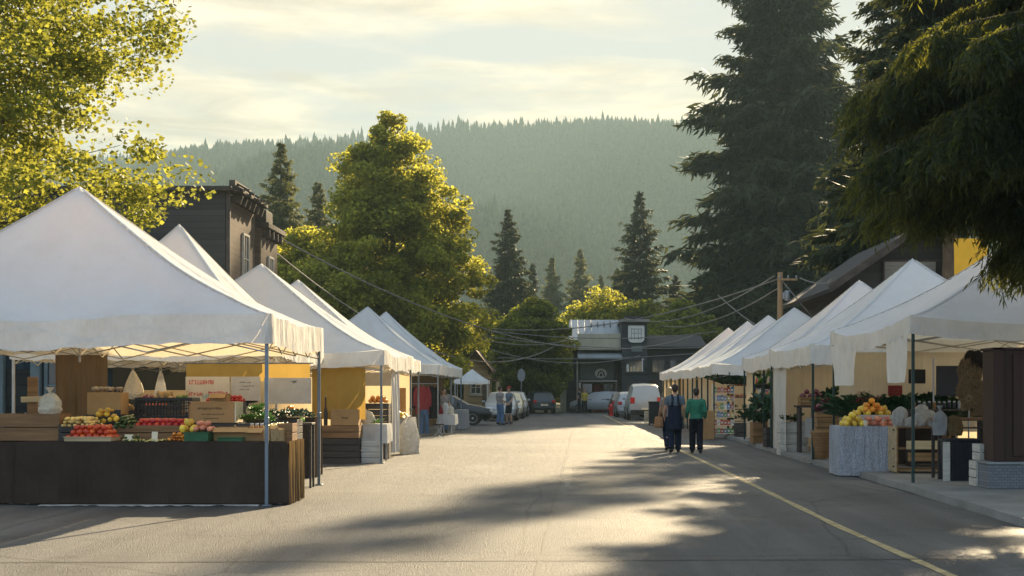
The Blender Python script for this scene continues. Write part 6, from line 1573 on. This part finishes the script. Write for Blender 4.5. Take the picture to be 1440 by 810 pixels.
M['orangewall'] = pmat('yellow_orange_wall', (.80, .42, .03), rough=.75, var=.08, scale=2); M['tanwall'] = siding_mat('tan_cottage_boards', (.34, .24, .13), .18); M['brownroof'] = siding_mat('brown_shingles', (.12, .07, .045), .22); M['plankgrey'] = siding_mat('grey_planks', (.28, .26, .23), .16)
def window(parent, c, w, h, ax, nx=2, ny=2, frame=None, depth=.10):
    """window on a wall facing -Y (ax='Y') or +X (ax='X') ; c = centre on the wall face"""
    fr = MB(); fw = .08
    def bx(u, v, du, dv, out_, th, mb):
        if ax == 'Y': mb.box((c[0] + u, c[1] - out_, c[2] + v), (du, th, dv))
        else: mb.box((c[0] + out_, c[1] + u, c[2] + v), (th, du, dv))
    for s in (-1, 1): bx(s * (w / 2 - fw / 2), 0, fw, h, .03, .10, fr); bx(0, s * (h / 2 - fw / 2), w - 2 * fw - .004, fw, .03, .098, fr)
    for i in range(1, nx): bx(-w / 2 + w * i / nx, 0, .04, h - 2 * fw - .004, .028, .07, fr)
    for i in range(1, ny): bx(0, -h / 2 + h * i / ny, w - 2 * fw - .006, .038, .028, .066, fr)
    bx(0, -h / 2 - .04, w + .16, .07, .06, .18, fr)
    f = fr.build('window', frame or M['paleframe'], parent)
    p = MB(); bx(0, 0, w - fw, h - fw, .012, .02, p); p.build('pane', M['winglass'], f)
    return f
# old two storey wooden building
ob = thing('old_wooden_building', 'old dark wooden building with a ragged cornice behind the left canopies', 'building', (0, 0, 0))
MB().lohi((-19, 47.0, 0), (-11.0, 51.3, 8.2)).build('wall', M['olddark'], ob)
MB().lohi((-10.985, 47.15, 0), (-10.93, 51.3, 8.15)).build('side_cladding', M['oldbrown'], ob)
MB().lohi((-10.98, 47.0, 0), (-10.85, 47.14, 8.2)).build('corner_board', M['oldtrim'], ob)
co1 = MB(); co1.lohi((-19.2, 46.75, 8.2), (-10.75, 47.1, 8.36), .02); co1.lohi((-11.0, 47.103, 8.2), (-10.5, 51.5, 8.34), .02); co1.lohi((-10.9, 47.105, 8.345), (-10.7, 49.6, 8.60))
co1.build('cornice', M['oldtrim'], ob)
for i in range(6): MB().box((-10.72, 47.5 + i * .68, 8.02), (.34, .12, .30), ry=.35, bev=.02).build('bracket', M['oldtrim'], ob)
rag = MB()
for i in range(13):
    yy = 47.2 + i * .34; rag.box((-10.62 + .08 * math.sin(i * 2.2), yy, 8.36 + .08 * math.sin(i * 1.7)), (.45, .26, .06), ry=.5 + .3 * math.sin(i * 3.1), rz=.15 * math.sin(i * 5))
rag.build('broken_shingles', M['oldtrim'], ob)
window(ob, (-10.93, 49.6, 6.2), .95, 1.75, 'X'); window(ob, (-10.93, 49.4, 2.2), 1.7, 1.7, 'X', 3, 1)
for xx in (-17.2, -14.2): window(ob, (xx, 47.0, 5.4), 1.0, 1.5, 'Y', 2, 2, M['oldtrim'])
MB().lohi((-18.9, 47.4, 8.202), (-11.2, 51.2, 8.3)).build('roof', M['roofdark'], ob)
ob2 = thing('old_wooden_annexe', 'lower brown annexe at the far side of the old wooden building', 'building', (0, 0, 0))
MB().lohi((-17, 51.4, 0), (-10.75, 54.4, 7.5)).build('wall', M['oldbrown'], ob2); MB().lohi((-17.1, 51.35, 7.502), (-10.45, 54.6, 7.7), .02).build('cornice', M['oldtrim'], ob2)
MB().lohi((-11.6, 51.6, 7.702), (-10.6, 52.8, 8.2), .03).build('parapet', M['oldtrim'], ob2)
for i in range(4): MB().box((-10.62, 51.7 + i * .75, 7.32), (.3, .13, .30), bev=.02).build('bracket', M['oldtrim'], ob2)
window(ob2, (-10.75, 53.0, 5.8), .85, 1.6, 'X'); window(ob2, (-10.75, 52.9, 2.0), 1.8, 1.8, 'X', 3, 1)
# blue shop behind the fruit stall
bs = thing('blue_shop', 'low dark blue shop front behind the fruit stall', 'building', (0, 0, 0))
MB().lohi((-21, 33.2, 0), (-10.4, 45.5, 3.45)).build('wall', M['bluewall'], bs); MB().lohi((-21.2, 32.9, 3.452), (-10.2, 45.7, 3.62), .02).build('roof', M['roofdark'], bs)
for xx in (-19.4, -17.6, -15.8, -14.1, -13.0, -12.15, -11.0): MB().box((xx, 33.1, 1.66), (.22, .2, 3.3), bev=.015).build('column', M['bluecol'], bs)
for xx, ww in ((-18.5, 1.3), (-16.7, 1.3), (-14.95, 1.2), (-13.55, .7), (-11.6, .75)): window(bs, (xx, 33.2, 1.75), ww, 1.9, 'Y', 1, 2, M['bluecol'])
dr = MB().box((-12.58, 33.17, 1.08), (.56, .06, 2.1), bev=.01).build('door', M['slate'], bs); MB().box((-12.4, 33.12, 1.05), (.03, .05, .14)).build('handle', M['steel'], dr)
# gabled building on the right
gb = thing('gabled_building', 'dark gabled building with a yellow end wall behind the pavement canopies', 'building', (0, 0, 0))
MB().prism([(12.3, 0), (18.4, 0), (18.4, 6.3), (15.3, 8.35), (12.3, 6.3)], 'Y', 60.0, 72).build('wall', M['olddark'], gb)
def slab(x0, z0, x1, z1, y0, y1, th, nm, m):
    d = Vector((x1 - x0, 0, z1 - z0)).normalized(); nn = Vector((-d.z, 0, d.x)) * th
    if nn.z < 0: nn = -nn
    MB().prism([(x0, z0), (x1, z1), (x1 + nn.x, z1 + nn.z), (x0 + nn.x, z0 + nn.z)], 'Y', y0, y1).build(nm, m, gb)
slab(11.35, 5.72, 15.29, 8.42, 58.8, 72.6, .16, 'roof', M['roofdark']); slab(19.35, 5.72, 15.31, 8.42, 58.8, 72.6, .16, 'roof', M['roofdark'])
slab(11.30, 5.70, 15.29, 8.43, 58.62, 58.79, .30, 'barge_board', M['oldtrim']); slab(19.4, 5.70, 15.31, 8.43, 58.62, 58.79, .30, 'barge_board', M['oldtrim'])
MB().lohi((13.75, 59.90, 5.9), (15.9, 59.99, 7.05)).build('plank_panel', M['plankgrey'], gb)
tr_ = MB(); [tr_.box((xx, 59.86, 6.4), (.07, .06, 1.4)) for xx in (13.7, 14.9, 16.24)]; tr_.box((15, 59.86, 7.09), (2.6, .062, .07)); tr_.build('panel_trim', M['oldtrim'], gb)
MB().lohi((15.95, 58.3, 0), (17.6, 58.59, 7.85)).build('yellow_wall', M['orangewall'], gb)
window(gb, (14.2, 60.0, 4.0), 1.2, 1.2, 'Y')
# cottage with porch on the left, far
ct = thing('porch_cottage', 'small tan cottage with a brown roof and porch under the maple', 'building', (0, 0, 0))
cx0, cx1, cy0 = wx(652, 90), wx(686, 90), 90
MB().prism([(cx0, 0), (cx1, 0), (cx1, 3.0), ((cx0 + cx1) / 2, 4.0), (cx0, 3.0)], 'Y', cy0, cy0 + 5).build('wall', M['tanwall'], ct)
for s_, xa in ((-1, cx0 - .3), (1, cx1 + .3)):
    xm = (cx0 + cx1) / 2 + .01 * s_
    MB().prism([(xa, 2.75), (xm, 4.03), (xm, 4.17), (xa, 2.89)], 'Y', cy0 - .5, cy0 + 5.3).build('roof', M['brownroof'], ct)
MB().lohi((cx1 + .003, cy0 + .3, 2.2), (cx1 + .62, cy0 + 4.2, 2.32)).build('porch_roof', M['brownroof'], ct)
for yy in (cy0 + .4, cy0 + 2.2, cy0 + 4.0): MB().box((cx1 + .55, yy, 1.1), (.1, .1, 2.19)).build('porch_post', M['cratel'], ct)
window(ct, ((cx0 + cx1) / 2, cy0, 1.8), .7, .9, 'Y'); d_ = MB().box((cx1 - .2, cy0 - .03, 1.0), (.3, .05, 1.95)).build('door', M['oldbrown'], ct)
sh2 = thing('dark_shop', 'low dark shop with a small red sign left of the round street tree', 'building', (0, 0, 0))
MB().lohi((-9.5, 103.5, 0), (wx(731, 103.5), 110, 3.1)).build('wall', M['slate'], sh2); MB().lohi((-9.7, 103.2, 3.102), (wx(731, 103.5) + .2, 110.2, 3.3)).build('roof', M['roofdark'], sh2)
MB().lohi((wx(704, 103.4), 103.36, 2.35), (wx(721, 103.4), 103.46, 2.6)).build('sign_board', M['tanwall'], sh2); MB().lohi((wx(720.6, 103.3), 103.2, 1.75), (wx(725.5, 103.3), 103.35, 2.55)).build('red_sign', M['redlamp'], sh2)
window(sh2, (wx(707, 103.5), 103.5, 1.3), 1.0, 1.0, 'Y')
ss = thing('street_sign', 'grey oval street sign on a thin post by the round street tree', 'sign', (wx(733, 97), 97, 0)); MB().tube([(0, 0, 0), (0, 0, 3.1)], .035, n=8).build('post', M['steel'], ss)
MB().lathe([(.26, -.012), (.27, 0), (.26, .012)], (0, -.05, 2.62), 20, Matrix.Diagonal((1, 1, 1.6, 1)).to_4x4() @ Matrix.Rotation(R(90), 4, 'X')).build('sign_plate', M['greyp'], ss)
# end building
YE = 105.0
def E(px): return wx(px, YE)
def EZ(py): return wz(py, YE)
eb = thing('end_building', 'grey roofed building with an oval emblem sign closing the street', 'building', (0, 0, 0))
MB().lohi((E(797), YE, 0), (E(872.6), YE + 9, EZ(478))).build('wall', M['slate'], eb)
rf = MB(); rf.add([(E(794), YE - .9, EZ(486)), (E(873), YE - .9, EZ(486)), (E(873), YE + 4, EZ(446)), (E(802), YE + 4, EZ(446)), (E(794), YE + 9, EZ(486)), (E(873), YE + 9, EZ(486)), (E(794), YE - .9, EZ(489)), (E(873), YE - .9, EZ(489)), (E(873), YE + 9, EZ(489)), (E(794), YE + 9, EZ(489))], [(0, 1, 2, 3), (3, 2, 5, 4), (0, 3, 4), (1, 5, 2), (6, 9, 8, 7), (0, 6, 7, 1), (4, 5, 8, 9), (0, 4, 9, 6), (1, 7, 8, 5)]); rf.build('roof', M['greymetal'], eb)
sk = MB(); [sk.box((E(833 + 9 * i), YE + 2.9, EZ(455)), (.05, .9, .35), rx=.35) for i in range(4)]; sk.build('roof_vent', M['slate'], eb)
MB().lohi((E(812), YE - 1.3, EZ(493)), (E(872), YE - 1.0, EZ(470)), .02).build('fascia_board', M['creamboard'], eb)
MB().prism([(YE - 2.5, EZ(506)), (YE - .003, EZ(496)), (YE - .003, EZ(493.5)), (YE - 2.5, EZ(503.5))], 'X', E(812), E(873)).build('awning', M['greymetal'], eb)
MB().lohi((E(816), YE - .14, EZ(534)), (E(864), YE - .02, EZ(508)), .01).build('grey_green_panel', M['greygreen'], eb)
ov = MB(); ov.lathe([(.44, -.03), (.46, 0), (.44, .05)], (E(845), YE - .2, EZ(525)), 30, Matrix.Rotation(R(90), 4, 'X') @ Matrix.Diagonal((1, .78, 1, 1)).to_4x4()); so_ = ov.build('oval_sign', M['signwhite'], eb, smooth='auto')
em = MB(); ce = Vector((E(845), YE - .262, EZ(525)))
em.prism([(ce.x - .30, ce.z - .22), (ce.x - .22, ce.z - .22), (ce.x - .12, ce.z + .05), (ce.x, ce.z + .14), (ce.x + .12, ce.z + .05), (ce.x + .22, ce.z - .22), (ce.x + .30, ce.z - .22), (ce.x + .19, ce.z + .10), (ce.x, ce.z + .23), (ce.x - .19, ce.z + .10)], 'Y', ce.y - .01, ce.y + .01)
em.prism([(ce.x - .12, ce.z - .22), (ce.x + .12, ce.z - .22), (ce.x, ce.z + .06)], 'Y', ce.y - .01, ce.y + .01); em.build('arch_emblem', M['signdark'], so_)
MB().lohi((E(814), YE - 2.4, EZ(537)), (E(866), YE - .02, EZ(535))).build('porch_beam', M['plankgrey'], eb)
for px in (814.5, 818, 865): MB().box((E(px), YE - 2.35, EZ(538) / 2), (.12, .12, EZ(538) - .02)).build('porch_post', M['paleframe'] if px < 816 else M['oldtrim'], eb)
MB().prism([(YE - 1.2, 0), (YE - 1.12, 0), (YE - 1.12, EZ(508)), (YE - 1.2, EZ(508))], 'X', E(810.5), E(812.5)).build('pale_post', M['paleframe'], eb)
window(eb, (E(825), YE, 1.3), 1.0, 1.7, 'Y', 1, 1); window(eb, (E(856), YE, 1.3), 1.2, 1.7, 'Y', 2, 1)
d_ = MB().box((E(841), YE - .05, 1.05), (.9, .06, 2.1), bev=.01).build('door', M['redwool'], eb); MB().box((E(841) + .33, YE - .11, 1.0), (.04, .06, .2)).build('handle', M['steel'], d_)
MB().lohi((E(788), YE + .2, 0), (E(796.8), YE + 6, EZ(514))).build('pale_side_wing', M['creamboard'], eb)
tw = thing('dark_tower', 'dark square tower with a rounded white grid emblem sign beside the grey roof', 'building', (0, 0, 0))
MB().lohi((E(872.8), YE - 1.8, 0), (E(908), YE + 4, EZ(455))).build('wall', M['slate'], tw)
MB().lohi((E(870), YE - 2.2, EZ(454.9)), (E(911), YE + 4.4, EZ(451)), .03).build('cornice', M['plankgrey'], tw); MB().lohi((E(878), YE - 1.2, EZ(450.9)), (E(903), YE + 3.4, EZ(446)), .03).build('roof', M['roofdark'], tw)
sx0, sx1, sz0, sz1 = E(881.5), E(904), EZ(483), EZ(459.5); rr_ = .32; pts = []
for (qx, qz, a0, r_) in ((sx1 - rr_, sz0 + rr_, -90, rr_), (sx1 - .08, sz1 - .08, 0, .08), (sx0 + .08, sz1 - .08, 90, .08), (sx0 + rr_, sz0 + rr_, 180, rr_)):
    for i in range(6): a = R(a0 + 18 * i); pts.append((qx + r_ * math.cos(a), qz + r_ * math.sin(a)))
sg = MB().prism(pts, 'Y', YE - 1.95, YE - 1.82).build('emblem_sign', M['signwhite'], tw)
em = MB(); cx_, cz_ = (sx0 + sx1) / 2, (sz0 + sz1) / 2; w_, h_ = sx1 - sx0, sz1 - sz0; yy_ = YE - 1.962
for dx_ in (-.30, -.12, .12, .30): em.box((cx_ + dx_ * w_, yy_, cz_ + .0 * h_), (.045, .02, h_ * .66))
for dz_, ww in ((.30, .68), (.05, .66), (-.24, .66)): em.box((cx_, yy_ - .004, cz_ + dz_ * h_), (w_ * ww, .02, .045))
em.build('grid_emblem', M['greyp'], sg)
MB().lohi((E(886), YE - 1.9, EZ(495.5)), (E(901), YE - 1.802, EZ(487.5)), .01).build('small_sign', M['greygreen'], tw)
wn = window(tw, (E(890), YE - 1.8, EZ(515.5)), E(904) - E(877), EZ(507) - EZ(525), 'Y', 1, 1, M['roofdark'])
for px, zz, mm in ((881, 518, 'signwhite'), (886, 519.5, 'cratel'), (890, 519, 'creamboard'), (895, 520, 'cratel'), (902, 514, 'signwhite')):
    MB().box((E(px), YE - 1.865, EZ(zz)), (.16, .03, (521 - zz) * .105 + .2)).build('window_display', M[mm], tw)
MB().box((E(890), YE - 1.83, 1.05), (1.0, .07, 2.1), bev=.01).build('door', M['oldtrim'], tw)
dw = thing('dark_wing_building', 'long dark shed like building right of the dark tower', 'building', (0, 0, 0))
MB().lohi((E(908.3), YE - .5, 0), (E(990), YE + 8, EZ(488))).build('wall', M['slate'], dw); MB().prism([(YE - 1.2, EZ(491)), (YE + 3.5, EZ(472)), (YE + 8.4, EZ(491)), (YE + 8.4, EZ(488)), (YE + 3.5, EZ(469)), (YE - 1.2, EZ(488))], 'X', E(908.4), E(992)).build('roof', M['roofdark'], dw)
for px in (925, 950, 975): window(dw, (E(px), YE - .5, EZ(515)), 1.0, 1.0, 'Y', 2, 1, M['oldtrim'])
MB().lohi((E(915), YE - .56, 0), (E(935), YE - .503, 2.4)).build('door', M['oldtrim'], dw)
# ------------------------------------------------------------------ utility pole and cables
up = thing('utility_pole', 'wooden utility pole rising behind the pavement canopies', 'utility pole', (wx(1097, 62), 67.2, 0))
M['polewood'] = pmat('pole_wood', (.30, .19, .10), rough=.85, var=.3, scale=3, stretch=(4, 4, .3))
zt_ = 1.65 + 165 * 67.2 / 2000
up.location.x = wx(1097, 67.2)
MB().tube([(0, 0, 0), (0, 0, zt_ * .6), (0, 0, zt_)], [.16, .14, .12], n=14).build('pole', M['polewood'], up, smooth='auto')
MB().box((.35, -.17, zt_ - .35), (.9, .09, .10), bev=.01).build('crossarm', M['polewood'], up)
for q in (-.02, .35, .74): MB().lathe([(.03, 0), (.05, .03), (.035, .06), (.05, .09), (.03, .13)], (q, -.17, zt_ - .29), 10).build('insulator', M['greyp'], up, smooth='auto')
tf = MB().lathe([(.02, -.24), (.13, -.235), (.14, -.22), (.14, .22), (.13, .235), (.02, .25)], (.33, -.02, zt_ - 1.1), 16).build('transformer', M['greyp'], up, smooth='auto')
MB().box((.17, -.02, zt_ - 1.1), (.16, .08, .3)).build('bracket', M['steel'], up)
def cable(label, a, b, sag, r=.03, name='power_cable'):
    a, b = Vector(a), Vector(b); n = 22
    pts = [a.lerp(b, i / n) - Vector((0, 0, 4 * sag * (i / n) * (1 - i / n))) for i in range(n + 1)]
    mid = pts[0]; return tag(MB().tube([p - mid for p in pts], r, n=5).build(name, M['cable'], loc=mid), label, 'cable')
def PX(px, py, Y): return (wx(px, Y), Y, wz(py, Y))
P0 = (up.location.x, 67.0, zt_ - .28)
cable('thick overhead cable from the wooden pole to the maple', P0, PX(690, 462, 92), .9)
cable('overhead cable from the pole crossarm to the dark tower roof', (P0[0] - .3, 67, P0[2] + .1), PX(878, 447, 103.0), 1.0)
cable('low sagging cable from the wooden pole to the dark wing building', (P0[0], 67, P0[2] - .4), PX(930, 458, 104), .7)
cable('cable from the wooden pole to the gabled building', (P0[0] + .9, 67, P0[2]), PX(1200, 388, 61), .3)
cable('slanting guy wire on the right side of the wooden pole', (P0[0] + .1, 67.1, P0[2] - .15), PX(1165, 470, 66.5), .05)
cable('thin second guy wire crossing below the wooden pole', PX(1010, 415, 80), PX(1085, 470, 72), .15)
cable('long cable from the old wooden building across to the dark wing', PX(376, 325, 54.4), PX(985, 468, 104), 2.6)
cable('lower cable from the old wooden building, dipping behind the canopies', PX(376, 345, 54.4), PX(800, 474, 104), 3.0)
cable('level cable across the street above the oval emblem sign', PX(690, 465, 95), PX(1010, 466, 98), .5)
cable('second level cable just under the first across the street', PX(690, 474, 95), PX(1010, 487, 98), .4)
cable('drooping cable in front of the round street tree', PX(690, 492, 93), PX(900, 500, 103), .7)
cable('cable running past the small tower sign', PX(700, 503, 96), PX(1010, 494, 99), .25)
cable('short cable from the maple to the round street tree', PX(655, 470, 90), PX(800, 478, 99), .5)
# ------------------------------------------------------------------ light, air, camera
SUN_EL, SUN_AZ = 24.0, 18.0          # azimuth measured from straight ahead (+Y) towards the right (+X)
az, el = R(SUN_AZ), R(SUN_EL)
dirv = Vector((math.sin(az) * math.cos(el), math.cos(az) * math.cos(el), math.sin(el)))
w = bpy.data.worlds.new('World'); SC.world = w; w.use_nodes = True
nt = w.node_tree; nt.nodes.clear()
out = nt.nodes.new('ShaderNodeOutputWorld'); bg = nt.nodes.new('ShaderNodeBackground')
sky = nt.nodes.new('ShaderNodeTexSky'); sky.sky_type = 'NISHITA'; sky.sun_disc = False
sky.sun_elevation = R(SUN_EL); sky.sun_rotation = R(SUN_AZ); sky.dust_density = 0.8; sky.air_density = 1.0
tc = nt.nodes.new('ShaderNodeTexCoord')
sep = nt.nodes.new('ShaderNodeSeparateXYZ'); nt.links.new(tc.outputs['Generated'], sep.inputs[0])
# clouds live on a flat layer overhead: project the view direction on to it
zc = N(nt, 'ShaderNodeMath', operation='MAXIMUM'); zc.inputs[1].default_value = 0.03; nt.links.new(sep.outputs['Z'], zc.inputs[0])
dx = N(nt, 'ShaderNodeMath', operation='DIVIDE'); nt.links.new(sep.outputs['X'], dx.inputs[0]); nt.links.new(zc.outputs[0], dx.inputs[1])
dy = N(nt, 'ShaderNodeMath', operation='DIVIDE'); nt.links.new(sep.outputs['Y'], dy.inputs[0]); nt.links.new(zc.outputs[0], dy.inputs[1])
cb = N(nt, 'ShaderNodeCombineXYZ'); nt.links.new(dx.outputs[0], cb.inputs[0]); nt.links.new(dy.outputs[0], cb.inputs[1])
cn = N(nt, 'ShaderNodeTexNoise', Scale=0.55, Detail=9.0, Roughness=0.55, Distortion=0.3); nt.links.new(cb.outputs[0], cn.inputs['Vector'])
cr = ramp(nt, [(0.45, (0, 0, 0)), (0.54, (1, 1, 1))]); nt.links.new(cn.outputs['Fac'], cr.inputs[0])
mx = N(nt, 'ShaderNodeMix', data_type='RGBA', blend_type='MIX')
cf = N(nt, 'ShaderNodeMath', operation='MULTIPLY'); cf.inputs[1].default_value = 0.9; nt.links.new(cr.outputs[0], cf.inputs[0])
nt.links.new(cf.outputs[0], mx.inputs[0])
# a thin high veil evens out the glare round the sun
tint = N(nt, 'ShaderNodeMix', data_type='RGBA', blend_type='DARKEN'); tint.inputs[0].default_value = 1
tint.inputs[7].default_value = (3.15, 3.12, 2.98, 1)
nt.links.new(sky.outputs[0], tint.inputs[6])
nt.links.new(tint.outputs[2], mx.inputs[6])
# clouds facing the sun are bright cream, those seen against it greyer; opposite the sun, out of view, boosted bluish as added fill on canopy fronts
dt = N(nt, 'ShaderNodeVectorMath', operation='DOT_PRODUCT'); nt.links.new(tc.outputs['Generated'], dt.inputs[0]); dt.inputs[1].default_value = tuple(dirv)
ccr = ramp(nt, [(0.0, (5.2, 7.6, 10.8)), (0.5, (2.9, 3.4, 4.1)), (0.85, (4.7, 4.1, 3.25)), (1.0, (5.2, 4.4, 3.2))])
mr = N(nt, 'ShaderNodeMapRange'); mr.inputs[1].default_value = -1; mr.inputs[2].default_value = 1
nt.links.new(dt.outputs['Value'], mr.inputs[0]); nt.links.new(mr.outputs[0], ccr.inputs[0])
# thick and thin cloud: cream tops, beige grey bellies
cn2 = N(nt, 'ShaderNodeTexNoise', Scale=1.5, Detail=10.0, Roughness=0.6, Distortion=0.4); mp2 = N(nt, 'ShaderNodeMapping'); mp2.inputs['Location'].default_value = (3.7, 1.3, 0)
nt.links.new(cb.outputs[0], mp2.inputs['Vector']); nt.links.new(mp2.outputs[0], cn2.inputs['Vector'])
sh2_ = ramp(nt, [(0.40, (0.70, 0.69, 0.70)), (0.50, (0.93, 0.92, 0.91)), (0.58, (1.16, 1.13, 1.08))]); nt.links.new(cn2.outputs['Fac'], sh2_.inputs[0])
cm_ = N(nt, 'ShaderNodeMix', data_type='RGBA', blend_type='MULTIPLY'); cm_.inputs[0].default_value = 1
nt.links.new(ccr.outputs[0], cm_.inputs[6]); nt.links.new(sh2_.outputs[0], cm_.inputs[7]); nt.links.new(cm_.outputs[2], mx.inputs[7])
nt.links.new(mx.outputs[2], bg.inputs[0]); bg.inputs[1].default_value = 0.075
nt.links.new(bg.outputs[0], out.inputs[0])

sl = bpy.data.lights.new('sun', 'SUN'); sl.energy = 5.0; sl.angle = R(0.6); sl.color = (1.0, 0.79, 0.49)
so = bpy.data.objects.new('sun', sl); COL.objects.link(so)
so.rotation_euler = dirv.to_track_quat('Z', 'Y').to_euler()

hz, hnt, hout = new_mat('haze')
pvn = N(hnt, 'ShaderNodeVolumePrincipled'); pvn.inputs['Color'].default_value = (0.30, 0.41, 0.45, 1)
pvn.inputs['Density'].default_value = 0.0004; pvn.inputs['Anisotropy'].default_value = 0.2
hnt.links.new(pvn.outputs[0], hout.inputs['Volume'])
tag(MB().lohi((-1200, -70, -1.2), (1200, 2100, 330)).build('haze', hz), 'thin warm haze filling the street and the valley', 'haze', kind='stuff')

cam = bpy.data.cameras.new('camera'); co = bpy.data.objects.new('camera', cam); COL.objects.link(co)
co.location = (0, 0, EYE); co.rotation_euler = (R(90), 0, 0)
cam.sensor_width = 36; cam.lens = F / 1440 * 36; cam.shift_x = (720 - VX) / 1440; cam.shift_y = (VY - 405) / 1440
cam.clip_start = 0.1; cam.clip_end = 6000
SC.camera = co
SC.view_settings.view_transform = 'Standard'; SC.view_settings.look = 'None'; SC.view_settings.gamma = 1
SC.view_settings.exposure = 1.85
SC.render.engine = 'CYCLES'
SC.cycles.use_denoising = True
SC.cycles.max_bounces = 8; SC.cycles.volume_bounces = 1; SC.cycles.transparent_max_bounces = 6
SC.cycles.caustics_reflective = False; SC.cycles.caustics_refractive = False
SC.cycles.sample_clamp_indirect = 6
SC.render.film_transparent = False
